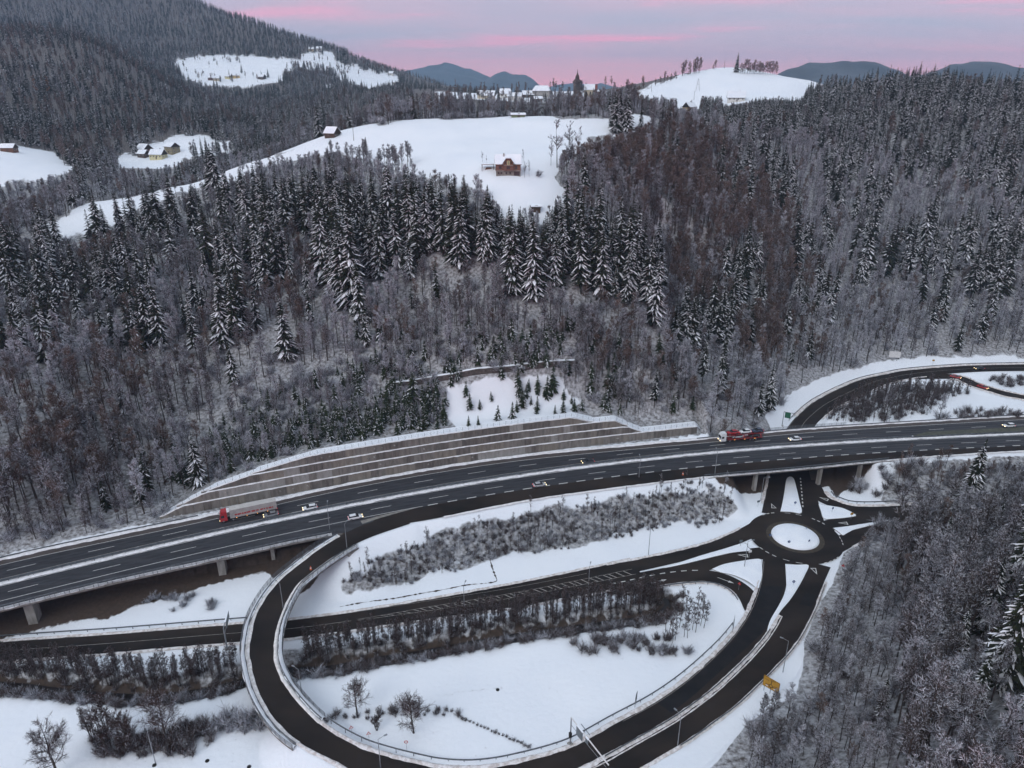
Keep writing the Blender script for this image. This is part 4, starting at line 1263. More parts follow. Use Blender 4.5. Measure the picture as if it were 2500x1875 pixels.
# ------------------------------------------------------------------ tree materials
NEEDLE = noisy('spruce_needles', (0.009, 0.012, 0.008), (0.024, 0.029, 0.016), 0.9, rough=0.9, rand=0.25, spec=0.1)
NEEDLE_Y = noisy('young_needles', (0.016, 0.026, 0.014), (0.034, 0.046, 0.022), 0.9, rough=0.9, rand=0.2, spec=0.1)
TWIG_G = noisy('grey_twigs', (0.045, 0.037, 0.034), (0.090, 0.076, 0.070), 0.5, rough=0.95, rand=0.25, spec=0.05)
TWIG_B = noisy('beech_twigs', (0.086, 0.060, 0.049), (0.156, 0.108, 0.086), 0.4, rough=0.95, rand=0.3, spec=0.05)
TWIG_D = noisy('alder_twigs', (0.040, 0.028, 0.025), (0.085, 0.060, 0.052), 0.5, rough=0.95, rand=0.25, spec=0.05)
TWIG_O = noisy('larch_twigs', (0.20, 0.085, 0.030), (0.30, 0.13, 0.05), 0.4, rough=0.95, spec=0.05)
FROST = noisy('frosted_twigs', (0.46, 0.49, 0.56), (0.72, 0.75, 0.82), 0.6, rough=0.95, rand=0.2, spec=0.05)


class Bag:
    """numpy triangle/quad bag: every shape is stored as quads (triangles repeat a corner)"""
    def __init__(self):
        self.v, self.f, self.m, self.n = [], [], [], 0

    def quads(self, V, mi):
        """V: (k, 4, 3)"""
        k = len(V)
        self.v.append(V.reshape(-1, 3)); self.f.append(np.arange(self.n, self.n + 4 * k).reshape(k, 4)); self.m.append(np.broadcast_to(mi, k).astype(np.int32)); self.n += 4 * k

    def ribbons(self, A, B, w0, w1, mi, r):
        """tapered flat ribbons from A to B with random facing"""
        d = B - A; d = d / (np.linalg.norm(d, axis=1)[:, None] + 1e-9)
        s = np.cross(d, r.normal(size=d.shape)); s /= np.linalg.norm(s, axis=1)[:, None] + 1e-9
        w0 = np.broadcast_to(w0, len(A))[:, None] / 2; w1 = np.broadcast_to(w1, len(A))[:, None] / 2
        self.quads(np.stack([A - s * w0, A + s * w0, B + s * w1, B - s * w1], 1), mi)

    def sticks(self, A, B, r0, r1, mi, n=4):
        d = B - A; d = d / (np.linalg.norm(d, axis=1)[:, None] + 1e-9)
        e = np.cross(d, np.array([0.31, 0.77, 0.55])); e /= np.linalg.norm(e, axis=1)[:, None] + 1e-9
        g = np.cross(d, e)
        r0 = np.broadcast_to(r0, len(A))[:, None]; r1 = np.broadcast_to(r1, len(A))[:, None]
        for i in range(n):
            t0, t1 = 2 * math.pi * i / n, 2 * math.pi * (i + 1) / n
            c0 = e * math.cos(t0) + g * math.sin(t0); c1 = e * math.cos(t1) + g * math.sin(t1)
            self.quads(np.stack([A + c0 * r0, A + c1 * r0, B + c1 * r1, B + c0 * r1], 1), mi)

    def mesh(self, name, mats):
        return np_mesh(name, np.vstack(self.v), np.vstack(self.f), mats, np.concatenate(self.m))


def trunk_bag(H, r0, r, lean=0.02, segs=6, n=7):
    b = Bag(); z = np.linspace(-0.6, H, segs + 1)
    P = np.column_stack([np.cumsum(r.normal(0, lean * H / segs, segs + 1)), np.cumsum(r.normal(0, lean * H / segs, segs + 1)), z]); P[0, :2] = 0; P[1, :2] *= .3
    rad = r0 * np.clip(1 - (z / H), 0.06, 1) ** 0.8
    for k in range(segs):
        b.sticks(P[k:k + 1], P[k + 1:k + 2], rad[k], rad[k + 1], 0, n)
    return b, P, rad


def make_spruce(seed, H=24.0, R=3.5, snow=0.75, low=0.10, gap=0.6, nbr=(7, 10), young=False, fine=1.0):
    """(trunk, crown): whorls of drooping boughs, each a narrow spray with hanging side fronds and its own snow load"""
    r = np.random.default_rng(seed)
    tb, P, _ = trunk_bag(H, 0.26 if not young else 0.1, r, 0.004)
    cb = Bag()
    Q, S = [], []
    tt = np.array([0.06, 0.38, 0.72, 1.0])
    for z in np.arange(low * H, H * 0.985, gap):
        f = z / H
        Rz = R * (1 - f) ** 0.82 * r.uniform(0.82, 1.12) * (0.62 + 0.38 * min(1, (f - low) / 0.16 + 0.35)) + 0.12
        nb = int(r.integers(*nbr)) if Rz > 0.8 else 5
        a0 = r.uniform(0, 6.28)
        for k in range(nb):
            a = a0 + 6.283 * k / nb + r.normal(0, 0.2)
            L = Rz * r.uniform(0.62, 1.18)
            droop = r.uniform(0.28, 0.62) * (0.5 + 0.65 * (1 - f))
            ca, sa = math.cos(a), math.sin(a)
            cz_ = z + r.normal(0, gap * .3) + L * (0.22 * tt - (droop + 0.22) * tt ** 1.7)
            w = L * np.array([0.07, 0.15, 0.13, 0.012]) * r.uniform(0.75, 1.3) + 0.03
            C = np.column_stack([ca * L * tt, sa * L * tt, cz_]); sd_ = np.array([-sa, ca, 0.0])
            dr = np.array([0, 0, -1.0]) * (w * 0.9)[:, None]
            Lf, Rt = C + sd_ * w[:, None] + dr, C - sd_ * w[:, None] + dr
            for i in range(3):
                Q.append((C[i], C[i + 1], Lf[i + 1], Lf[i])); Q.append((C[i + 1], C[i], Rt[i], Rt[i + 1]))
            loaded = r.random() < snow * (0.12 + 0.66 * min(1, (1 - f) / 0.5))
            out = np.array([ca, sa, 0])
            for i in range(1, 4):
                for sg, E in ((1, Lf), (-1, Rt)):
                    for _ in range(1 if r.random() < fine else 0):
                        q = r.uniform(.1, .9); b0 = C[i] * q + C[i - 1] * (1 - q); b1 = b0 + (C[i] - C[i - 1]) * .28
                        tip = b0 + sd_ * sg * (w[i] * r.uniform(1.3, 2.4) + .03 * L) + out * L * r.uniform(0.05, .2) + np.array([0, 0, -1]) * L * r.uniform(.06, .2)
                        mid = (b1 + tip) / 2 + np.array([0, 0, .02 * L])
                        Q.append((b0, b1, mid, tip))
                        if loaded and r.random() < .6:
                            up_ = np.array([0, 0, .05 + .015 * L]); S.append((b0 + up_, b1 * .6 + b0 * .4 + up_, mid * .6 + tip * .4 + up_, tip * .85 + b0 * .15 + up_))
            if loaded:
                i0 = 1 if r.random() < .6 else 0; i9 = 3 if r.random() < .8 else 2
                up_ = np.array([0, 0, 0.06 + 0.018 * L]); sw = w * r.uniform(0.35, 0.8)
                Sl, Sr, Sc = C + sd_ * sw[:, None] + dr * .3 + up_ * .4, C - sd_ * sw[:, None] + dr * .3 + up_ * .4, C + up_
                for i in range(i0, i9):
                    S.append((Sc[i], Sc[i + 1], Sl[i + 1], Sl[i])); S.append((Sc[i + 1], Sc[i], Sr[i], Sr[i + 1]))
    top = np.array([0, 0, H])
    for k in range(5):
        a = 1.2566 * k; o = np.array([math.cos(a) * .28, math.sin(a) * .28, -1.1]); o2 = np.array([math.cos(a + .7) * .28, math.sin(a + .7) * .28, -1.1])
        Q.append((top, top + o, top + (o + o2) * .55, top + o2))
    cb.quads(np.array(Q), 0); cb.quads(np.array(S), 1)
    return tb, cb


def make_bare(seed, H=17.0, spread=3.6, nmain=24, nsec=6, ntw=9, frost=0.45, w=0.055, low=0.33, up=0.75, r0=0.2, stems=1):
    """leafless broadleaf: trunk, limbs, side branches and a cloud of fine twigs, some carrying snow. twig material slots: 0 wood, 1 frost"""
    r = np.random.default_rng(seed)
    TB, CB = Bag(), Bag()
    for st in range(stems):
        Hs = H * r.uniform(0.75, 1.0) if stems > 1 else H
        tb, P, rad = trunk_bag(Hs, r0, r, 0.035)
        if stems > 1:
            lean = np.array([r.normal(0, .16), r.normal(0, .16), 0]); off = np.array([r.normal(0, .35), r.normal(0, .35), 0])
            for V in tb.v: V += off + lean * np.maximum(V[:, 2:3], 0)
            P = P + off + lean * np.maximum(P[:, 2:3], 0)
        for V, m_ in zip(tb.v, tb.m):
            TB.quads(V.reshape(-1, 4, 3), m_)
        t = low + (0.97 - low) * r.random(nmain) ** 0.85
        zz = t * Hs
        A = np.column_stack([np.interp(zz, P[:, 2], P[:, 0]), np.interp(zz, P[:, 2], P[:, 1]), zz])
        az = r.uniform(0, 6.283, nmain); inc = up * r.uniform(0.8, 1.3, nmain) + 0.25 * t
        L = spread * (1.12 - t) ** 0.55 * r.uniform(0.65, 1.2, nmain) * np.where(t < .45, .8, 1)
        D = np.column_stack([np.cos(az), np.sin(az), inc]); D /= np.linalg.norm(D, axis=1)[:, None]
        B = A + D * L[:, None] + np.array([0, 0, 1]) * (0.10 * L)[:, None]
        CB.sticks(A, B, 0.018 * Hs * (1.05 - t) * .35 + .02, 0.012, 0, 3)
        fm = r.random(nmain) < frost * .8
        if fm.any():
            CB.ribbons(A[fm] + [0, 0, .05], B[fm] + [0, 0, .05], w * 1.4, w, 1, r)
        # secondaries
        k = np.repeat(np.arange(nmain), nsec); s = r.uniform(0.25, 1.0, len(k))
        A2 = A[k] + (B - A)[k] * s[:, None]
        D2 = D[k] + r.normal(0, .55, (len(k), 3)) + [0, 0, .18]; D2 /= np.linalg.norm(D2, axis=1)[:, None]
        L2 = L[k] * r.uniform(.28, .55, len(k)) * (1.15 - .5 * s)
        B2 = A2 + D2 * L2[:, None]
        f2 = (r.random(len(k)) < frost).astype(int)
        CB.ribbons(A2, B2, w * 1.3, w * .7, f2, r)
        # twigs
        k3 = np.repeat(np.arange(len(k)), ntw); s = r.uniform(.1, 1, len(k3))
        A3 = A2[k3] + (B2 - A2)[k3] * s[:, None]
        D3 = D2[k3] + r.normal(0, .65, (len(k3), 3)) + [0, 0, .12]; D3 /= np.linalg.norm(D3, axis=1)[:, None]
        B3 = A3 + D3 * (L2[k3] * r.uniform(.4, .95, len(k3)))[:, None]
        f3 = (r.random(len(k3)) < frost).astype(int)
        CB.ribbons(A3, B3, w * np.where(f3, 1.05, .9), w * .35, f3, r)
    return TB, CB


def make_bush(seed, H=2.6, R=2.2, n=900, frost=0.35, w=0.04, leafy=0.0):
    """multi-stemmed leafless shrub"""
    r = np.random.default_rng(seed); TB, CB = Bag(), Bag()
    ns = 14
    az = r.uniform(0, 6.283, ns); tl = r.uniform(.1, .65, ns)
    A = np.column_stack([r.normal(0, .15 * R, ns), r.normal(0, .15 * R, ns), np.full(ns, -.3)])
    B = A + np.column_stack([np.cos(az) * tl * R, np.sin(az) * tl * R, H * r.uniform(.6, 1.05, ns)])
    TB.sticks(A, B, .035, .012, 0, 3)
    k = r.integers(0, ns, n); s = r.uniform(.15, 1, n)
    A2 = A[k] + (B - A)[k] * s[:, None]
    D = (B - A)[k] / H + r.normal(0, .55, (n, 3)); D /= np.linalg.norm(D, axis=1)[:, None]
    B2 = A2 + D * (R * r.uniform(.2, .6, n))[:, None]; B2[:, 2] = np.maximum(B2[:, 2], .05)
    CB.ribbons(A2, B2, w, w * .4, (r.random(n) < frost).astype(int), r)
    return TB, CB


PROTO = {}


def register(kind, makers, wood, twig, extra):
    """meshes for one kind: list of (trunk mesh, crown mesh, joined mesh, height)"""
    out = []
    for q, (tb, cb, H) in enumerate(makers):
        tm = tb.mesh(kind + '_trunk', [wood]); cm = cb.mesh(kind + '_crown', [twig, extra])
        j = Bag()
        for V, m_ in zip(tb.v, tb.m): j.quads(V.reshape(-1, 4, 3), m_)
        for V, m_ in zip(cb.v, cb.m): j.quads(V.reshape(-1, 4, 3), m_ + 1)
        jm = j.mesh(kind + '_whole', [wood, twig, extra])
        out.append((tm, cm, jm, H))
    PROTO[kind] = out


register('spruce', [(*make_spruce(100 + i, H=25, R=4.2 + .35 * (i % 3), snow=sn, low=lw), 25) for i, (sn, lw) in enumerate([(.85, .10), (.75, .18), (.92, .08), (.6, .25), (.8, .14)])], BARK, NEEDLE, SNOW_TREE)
register('big_spruce', [(*make_spruce(150 + i, H=30, R=5.0, snow=.9, low=.12, gap=.48, nbr=(9, 13)), 30) for i in range(2)], BARK, NEEDLE, SNOW_TREE)
register('dark_spruce', [(*make_spruce(170 + i, H=22, R=3.9, snow=.32, low=.1, gap=.8, nbr=(6, 8)), 22) for i in range(3)], BARK, NEEDLE, SNOW_TREE)
register('young_spruce', [(*make_spruce(200 + i, H=6, R=1.6, snow=sn, low=.03, gap=.34, nbr=(5, 8), young=True, fine=.6), 6) for i, sn in enumerate([.35, .55, .2])], BARK, NEEDLE_Y, SNOW_TREE)
register('frosted_tree', [(*make_bare(300 + i, H=17, spread=3.7, frost=fr, w=.062, nmain=34, nsec=8, ntw=12, low=.36, up=u_ + .35), 17) for i, (fr, u_) in enumerate([(.36, .7), (.28, .9), (.44, .6), (.20, 1.0)])], BARK, TWIG_G, FROST)
register('beech', [(*make_bare(320 + i, H=18, spread=4.3, frost=.08, w=.062, nmain=34, nsec=8, ntw=12, low=.36, up=1.1), 18) for i in range(3)], BARK, TWIG_B, FROST)
register('alder', [(*make_bare(340 + i, H=11, spread=1.9, frost=.08, w=.036, nmain=30, nsec=7, ntw=10, low=.28, up=1.0, r0=.11), 11) for i in range(4)], BARK, TWIG_D, FROST)
register('hill_tree', [(*make_bare(380 + i, H=15, spread=4.4, frost=.03, w=.085, nmain=34, nsec=8, ntw=11, low=.12, up=1.1, r0=.2), 15) for i in range(3)], BARK, TWIG_B, FROST)
register('field_tree', [(*make_bare(360 + i, H=9, spread=4.3, frost=.10, w=.04, nmain=34, nsec=9, ntw=12, low=.2, up=.65, r0=.2), 9) for i in range(2)], BARK, TWIG_D, FROST)
register('clump_tree', [(*make_bare(370 + i, H=11, spread=3.0, frost=.05, w=.045, nmain=18, nsec=7, ntw=10, low=.2, up=.8, r0=.13, stems=5), 11) for i in range(2)], BARK, TWIG_D, FROST)
register('brown_bush', [(*make_bush(400 + i, frost=.14, w=.034, R=2.0 + .5 * i, n=800), 2.6) for i in range(3)], BARK, TWIG_D, FROST)
register('frosted_bush', [(*make_bush(420 + i, frost=.52, w=.042, R=2.2 + .5 * i, n=900), 2.6) for i in range(3)], BARK, TWIG_G, FROST)
register('thin_tree', [(*make_bare(350 + i, H=9, spread=2.0, frost=.33, w=.05, nmain=22, nsec=5, ntw=7, low=.3, up=1.0, r0=.09), 9) for i in range(3)], BARK, TWIG_G, FROST)
register('white_tree', [(*make_bare(310 + i, H=17, spread=3.7, frost=.58, w=.066, nmain=34, nsec=8, ntw=12, low=.34, up=1.1), 17) for i in range(2)], BARK, TWIG_G, FROST)
register('larch', [(*make_bare(440, H=20, spread=2.4, frost=.03, w=.09, nmain=40, nsec=6, ntw=8, low=.2, up=.15), 20)], BARK, TWIG_O, FROST)
register('tuft', [(*make_bush(460 + i, H=.5, R=.35, n=60, frost=.1, w=.03), .5) for i in range(2)], BARK, noisy('dry_grass', (.09, .07, .045), (.17, .13, .085), 1), FROST)

# ------------------------------------------------------------------ planting
SPOTS = []      # kind, x, y, z, height scale, rotation, group key


def put(kind, x, y, h, key, z=None):
    z = float(h_at(x, y)) if z is None else z
    SPOTS.append((kind, x, y, z - 0.15, h, key))


def put_px(kind, px, py, h, key):
    x, y, z = ground_hit(px, py)
    put(kind, x, y, h, key)


KEYS = {}       # key -> (label, category, group)
def key(k, label, cat, group): KEYS[k] = (label, cat, group); return k


tr = np.random.default_rng(21)
# spruce clumps: centre px, py, radii, count, heights, key
CL = [
    ((525, 490), (14, 5), 3, (26, 28), key('s_ridge', 'tall dark spruce standing alone on the ridge meadow edge', 'spruce', 'spruces on the ridge edge')),
    ((430, 592), (110, 32), 20, (20, 26), key('s_lridge', 'snow-laden spruce in the clump under the left ridge meadow', 'spruce', 'spruces under the left ridge meadow')),
    ((290, 590), (70, 28), 11, (19, 25), 's_lridge'),
    ((60, 660), (90, 45), 14, (19, 25), key('s_left', 'snowy spruce on the wooded slope at the left edge', 'spruce', 'spruces on the left slope')),
    ((150, 745), (150, 55), 24, (19, 25), 's_left'), ((330, 725), (90, 45), 13, (19, 25), 's_left'), ((60, 865), (100, 30), 10, (20, 25), 's_left'), ((365, 850), (80, 25), 9, (20, 25), 's_left'), ((180, 615), (70, 30), 8, (17, 22), 's_left'),
    ((650, 562), (130, 36), 20, (20, 27), key('s_mid', 'spruce in the row just below the central snow meadow', 'spruce', 'spruces below the central meadow')),
    ((780, 565), (70, 36), 11, (21, 27), 's_mid'), ((920, 572), (110, 36), 18, (20, 26), 's_mid'), ((1050, 600), (70, 40), 14, (23, 29), 's_mid'),
    ((620, 690), (110, 55), 15, (22, 28), key('s_cl', 'snow-streaked spruce in the dense group left of centre', 'spruce', 'spruces left of centre')),
    ((825, 690), (40, 65), 10, (27, 33), 's_cl'), ((560, 810), (40, 45), 5, (19, 25), 's_cl'), ((480, 800), (30, 40), 3, (18, 22), 's_cl'), ((850, 750), (20, 12), 3, (29, 33), 's_cl'), ((960, 660), (80, 30), 7, (20, 26), 's_cl'),
    ((1160, 640), (55, 45), 13, (25, 31), key('s_ctr', 'tall spruce in the centre clump below the brick house', 'spruce', 'spruces below the brick house')),
    ((1285, 700), (50, 45), 10, (26, 32), 's_ctr'), ((1375, 610), (70, 36), 11, (20, 25), 's_ctr'), ((1255, 612), (70, 18), 8, (17, 21), 's_ctr'),
    ((1450, 680), (90, 55), 18, (22, 29), key('s_cr', 'dark spruce right of centre beneath the brown beeches', 'spruce', 'spruces under the beeches')),
    ((1530, 710), (45, 55), 9, (23, 29), 's_cr'), ((1590, 745), (30, 55), 5, (20, 26), 's_cr'),
    ((1690, 850), (60, 50), 12, (19, 25), key('s_rw', 'spruce on the steep slope above the motorway bridge', 'spruce', 'spruces above the bridge')),
    ((1790, 800), (70, 80), 14, (19, 25), 's_rw'), ((1810, 690), (60, 40), 7, (18, 23), 's_rw'), ((1980, 760), (60, 40), 7, (18, 24), 's_rw'),
    ((1640, 405), (40, 14), 4, (17, 20), key('s_be', 'spruce rising out of the brown beech wood', 'spruce', 'spruces in the beech wood')),
    ((1780, 470), (60, 60), 9, (17, 22), 's_be'), ((1880, 470), (70, 80), 16, (17, 23), 's_be'), ((1960, 640), (40, 60), 6, (18, 23), 's_be'),
    ((2130, 590), (60, 120), 12, (23, 30), key('s_r', 'frost-covered spruce on the right-hand forest slope', 'spruce', 'spruces on the right slope')),
    ((2260, 660), (60, 110), 11, (22, 29), 's_r'), ((2390, 640), (90, 130), 20, (22, 29), 's_r'), ((2450, 450), (70, 90), 16, (18, 24), 's_r'), ((2060, 440), (60, 70), 12, (17, 22), 's_r'), ((2290, 430), (90, 60), 16, (17, 23), 's_r'),
    ((1530, 318), (45, 14), 7, (15, 20), key('s_top', 'spruce at the right end of the central meadow', 'spruce', 'spruces at the meadow end')),
]
for (cx, cy), (rx, ry), nn, (h0, h1), k in CL:
    for _ in range(int(nn * 1.45)):
        a, q = tr.uniform(0, 6.283), math.sqrt(tr.random())
        put_px('spruce', cx + rx * q * math.cos(a), cy + ry * q * math.sin(a), tr.uniform(h0, h1) * tr.uniform(.95, 1.16), k)
# crest of the right wood and the belt below the bald hill
key('s_crest', 'dark spruce on the crest of the right-hand forest', 'spruce', 'spruces on the right crest')
for _ in range(95):
    put_px('spruce', tr.uniform(1990, 2560), tr.uniform(238, 330), tr.uniform(17, 25), 's_crest')
key('s_belt', 'spruce in the belt below the two hill houses', 'spruce', 'spruces below the hill houses')
for _ in range(40):
    put_px('spruce', tr.uniform(1600, 1990), tr.uniform(288, 345), tr.uniform(15, 21), 's_belt')
# big foreground spruces at the right
key('s_fg', 'large snow-draped spruce at the right edge near the camera', 'spruce', 'large foreground spruces')
for px, py, h in [(2335, 1300, 33), (2490, 1400, 40), (2300, 1370, 16), (2415, 1350, 17), (2435, 1690, 31), (2505, 1570, 34), (2395, 1560, 22), (2330, 1640, 17), (2460, 1490, 30), (2250, 1500, 13), (2360, 1760, 17), (2150, 1760, 12), (2240, 1850, 13), (2490, 1800, 19), (2545, 1450, 30)]:
    put_px('big_spruce', px, py, h, 's_fg')
# young conifers over the wall
key('y_wall', 'small green young spruce on the slope above the retaining wall', 'spruce', 'young spruces above the wall')
YP = [((560, 1110), (90, 35), 16), ((700, 1070), (80, 40), 22), ((850, 1040), (90, 45), 30), ((1000, 1010), (70, 45), 30), ((1060, 1000), (30, 40), 12), ((420, 1130), (60, 60), 14), ((1330, 980), (70, 30), 14), ((1080, 930), (60, 20), 10), ((900, 950), (120, 30), 18), ((1250, 890), (130, 12), 18)]
for (cx, cy), (rx, ry), nn in YP:
    for _ in range(nn):
        a, q = tr.uniform(0, 6.283), math.sqrt(tr.random())
        put_px('young_spruce', cx + rx * q * math.cos(a), cy + ry * q * math.sin(a), tr.uniform(3.5, 7.5), 'y_wall')
key('y_clear', 'little dark spruce in the snowy clearing over the wall', 'spruce', 'little spruces in the clearing')
for px, py, h in [(1144, 1043, 4.5), (1168, 1041, 4.2), (1147, 1000, 6.5), (1137, 965, 6), (1215, 1028, 6.5), (1250, 1022, 7), (1262, 1005, 5), (1200, 985, 4), (1172, 1000, 4), (1272, 985, 5), (1310, 1010, 4), (1290, 960, 5), (1355, 1012, 4.2), (1375, 1010, 5), (1402, 1005, 5.5), (1349, 960, 11), (1335, 975, 9), (1010, 985, 12), (1265, 950, 8)]:
    put_px('young_spruce', px, py, h, 'y_clear')

# ---- random woodland fill in world space
def fill(x0f, x1f, y0, y1, step):
    """jittered grid in a wedge between two pixel columns"""
    Y = y0; out = []
    while Y < y1:
        st = step(Y) if callable(step) else step
        xa, xb = (x0f - 1250) / FPX * (Y * CP + 45), (x1f - 1250) / FPX * (Y * CP + 45)
        X = np.arange(xa, xb, st)
        out.append(np.column_stack([X + tr.uniform(-.45, .45, len(X)) * st, Y + tr.uniform(-.45, .45, len(X)) * st]))
        Y += st
    return np.vstack(out)


def attrib(A, X, Y):
    i = np.clip(np.searchsorted(GY, Y), 0, nr - 1); j = np.clip(((X / (Y + 50.0) - GA[0]) / 0.0019).astype(int), 0, nc - 1)
    return A[i, j]


key('thin', 'thin frosted sapling on the steep bank above the motorway', 'tree', 'saplings above the motorway')
BEECH_Z = [(1330, 420), (1400, 330), (1560, 340), (1700, 350), (1800, 420), (1900, 560), (1950, 700), (1900, 860), (1800, 900), (1700, 760), (1640, 600), (1560, 470), (1420, 480)]
YOUNG_Z = [(430, 1180), (560, 1000), (760, 900), (1000, 830), (1300, 830), (1450, 900), (1500, 1010), (1300, 1040), (800, 1110), (600, 1170)]
LOWLEFT_Z = [(-300, 800), (300, 850), (450, 950), (420, 1150), (350, 1260), (-300, 1380)]
key('f_left', 'bare frosted tree on the lower left slope', 'tree', 'bare trees on the lower left slope')
key('f_mid', 'bare frosted tree on the wooded slope above the wall', 'tree', 'bare trees above the wall')
key('f_right', 'bare frosted tree on the right-hand wooded hillside', 'tree', 'bare trees on the right hillside')
key('f_fg', 'bare snow-dusted tree in the wood at lower right', 'tree', 'bare trees in the lower right wood')
key('b_beech', 'brown leafless beech on the shoulder right of the meadow', 'tree', 'brown beeches')
key('far', 'tree in the far woodland', 'tree', 'far woodland')
P = fill(-380, 2960, 165, 520, lambda Y: 4.3 if Y < 330 else 5.0)
z = h_at(P[:, 0], P[:, 1]); fpx, fpy, _ = proj(P[:, 0], P[:, 1], z)
fm = attrib(forest, P[:, 0], P[:, 1]); ok = (fm > .5) & (P[:, 1] > Yfar(P[:, 0]) + 5)
wallzone = (P[:, 0] > X_W0 - 4) & (P[:, 0] < X_W1 + 2) & (P[:, 1] < Ywall(P[:, 0]) + 9)
ok &= ~wallzone
dN, kN = poly_near(P[:, 0], P[:, 1], NORTH); ok &= dN > NORTH[kN, 3] + 7
dN, kN = poly_near(P[:, 0], P[:, 1], BRANCH); ok &= dN > 9
jx, jy = (vnoise(P[:, 0], P[:, 1], 22, 31) - .5) * 170, (vnoise(P[:, 0], P[:, 1], 22, 32) - .5) * 170
inb = in_poly(fpx + jx, fpy + jy, BEECH_Z); iny = in_poly(fpx, fpy, YOUNG_Z); inl = in_poly(fpx, fpy, LOWLEFT_Z)
for (x, y), zz, o, pxx, pyy, ib, iy, il in zip(P, z, ok, fpx, fpy, inb, iny, inl):
    if not o or not (-380 < pxx < 2960): continue
    u_ = tr.random()
    if ib:
        put('beech', x, y, tr.uniform(13, 19), 'b_beech', zz) if u_ < .75 else put('frosted_tree', x, y, tr.uniform(13, 18), 'f_mid', zz)
    elif iy:
        if u_ < .45: put('frosted_tree', x, y, tr.uniform(7, 12), 'f_mid', zz)
        elif u_ < .60: put('young_spruce', x, y, tr.uniform(4, 8), 'y_wall', zz)
        elif u_ < .9: put('frosted_bush', x, y, tr.uniform(2.5, 4), 'fill', zz)
    elif il:
        if u_ < .55: put('frosted_tree' if u_ < .44 else 'beech', x, y, tr.uniform(14, 20), 'f_left', zz)
        elif u_ < .6: put('frosted_bush', x, y, tr.uniform(2, 3.5), 'fill', zz)
        elif u_ < .62: put('spruce', x, y, tr.uniform(8, 16), 's_left', zz)
    else:
        right = pxx > 1900
        if u_ < (.07 if right else .05): put('spruce', x, y, tr.uniform(14, 24), 's_r' if right else 's_mid', zz)
        elif u_ < .84: put('frosted_tree', x, y, tr.uniform(11, 16.5), 'f_right' if right else ('f_left' if pxx < 450 else 'f_mid'), zz)
        elif u_ < .90: put('beech', x, y, tr.uniform(9, 15), 'f_right' if right else 'f_mid', zz)
        if tr.random() < .22: put('frosted_bush', x + 2, y + 1.5, tr.uniform(2.5, 4.5), 'fill')
def px_fill(poly, nn, kinds, hts, k):
    xs0, ys0 = min(q[0] for q in poly), min(q[1] for q in poly); xs1, ys1 = max(q[0] for q in poly), max(q[1] for q in poly); c_ = 0
    while c_ < nn:
        a_, b_ = tr.uniform(xs0, xs1), tr.uniform(ys0, ys1)
        if not in_poly(np.array([a_]), np.array([b_]), poly)[0]: continue
        c_ += 1
        x, y, z_ = ground_hit(a_, b_)
        if y < 640 and float(attrib(forest, np.array([x]), np.array([y]))[0]) > .5: kd = kinds[int(tr.integers(len(kinds)))]; put(kd, x, y, tr.uniform(1.8, 3.4) if 'bush' in kd else tr.uniform(*hts), k, z_)
px_fill(BEECH_Z, 330, ['beech', 'beech', 'beech', 'frosted_tree'], (12, 18), 'b_beech')
px_fill([(1300, 400), (1420, 320), (1720, 320), (1900, 480), (2020, 720), (1930, 900), (1720, 900), (1560, 620)], 300, ['beech', 'frosted_tree', 'frosted_tree'], (10, 17), 'b_beech')
px_fill([(1370, 490), (1560, 480), (1680, 620), (1740, 800), (1700, 1000), (1450, 990), (1380, 700)], 320, ['frosted_tree', 'thin_tree', 'beech'], (8, 14), 'f_mid')
px_fill([(850, 820), (1450, 800), (1720, 900), (1740, 1010), (1480, 1020), (1400, 930), (1100, 900), (900, 940)], 420, ['thin_tree', 'thin_tree', 'alder', 'frosted_bush', 'young_spruce'], (4, 9), 'thin')
px_fill([(430, 1170), (600, 980), (900, 880), (1080, 930), (1080, 1010), (760, 1095), (560, 1150)], 330, ['thin_tree', 'frosted_bush', 'frosted_bush', 'young_spruce'], (3.5, 7), 'thin')
px_fill([(450, 1190), (620, 1135), (770, 1095), (1000, 1058), (1090, 1045), (1090, 1000), (760, 1045), (560, 1110), (440, 1170)], 170, ['young_spruce'], (3, 6), 'y_wall')
px_fill([(380, 1180), (430, 1180), (420, 1255), (300, 1290), (60, 1330), (0, 1300), (150, 1200)], 120, ['thin_tree', 'frosted_bush', 'alder'], (4, 9), 'thin')
px_fill([(500, 480), (1150, 480), (1400, 560), (1500, 850), (1300, 840), (800, 880), (450, 900), (300, 620)], 420, ['frosted_tree', 'frosted_tree', 'beech'], (9, 13), 'f_mid')
px_fill([(1900, 360), (2500, 330), (2500, 850), (2000, 830)], 520, ['frosted_tree', 'frosted_tree', 'beech'], (9, 14), 'f_right')
px_fill([(0, 600), (420, 600), (450, 900), (380, 1180), (0, 1280)], 260, ['frosted_tree', 'frosted_tree', 'thin_tree', 'beech'], (12, 17), 'f_left')
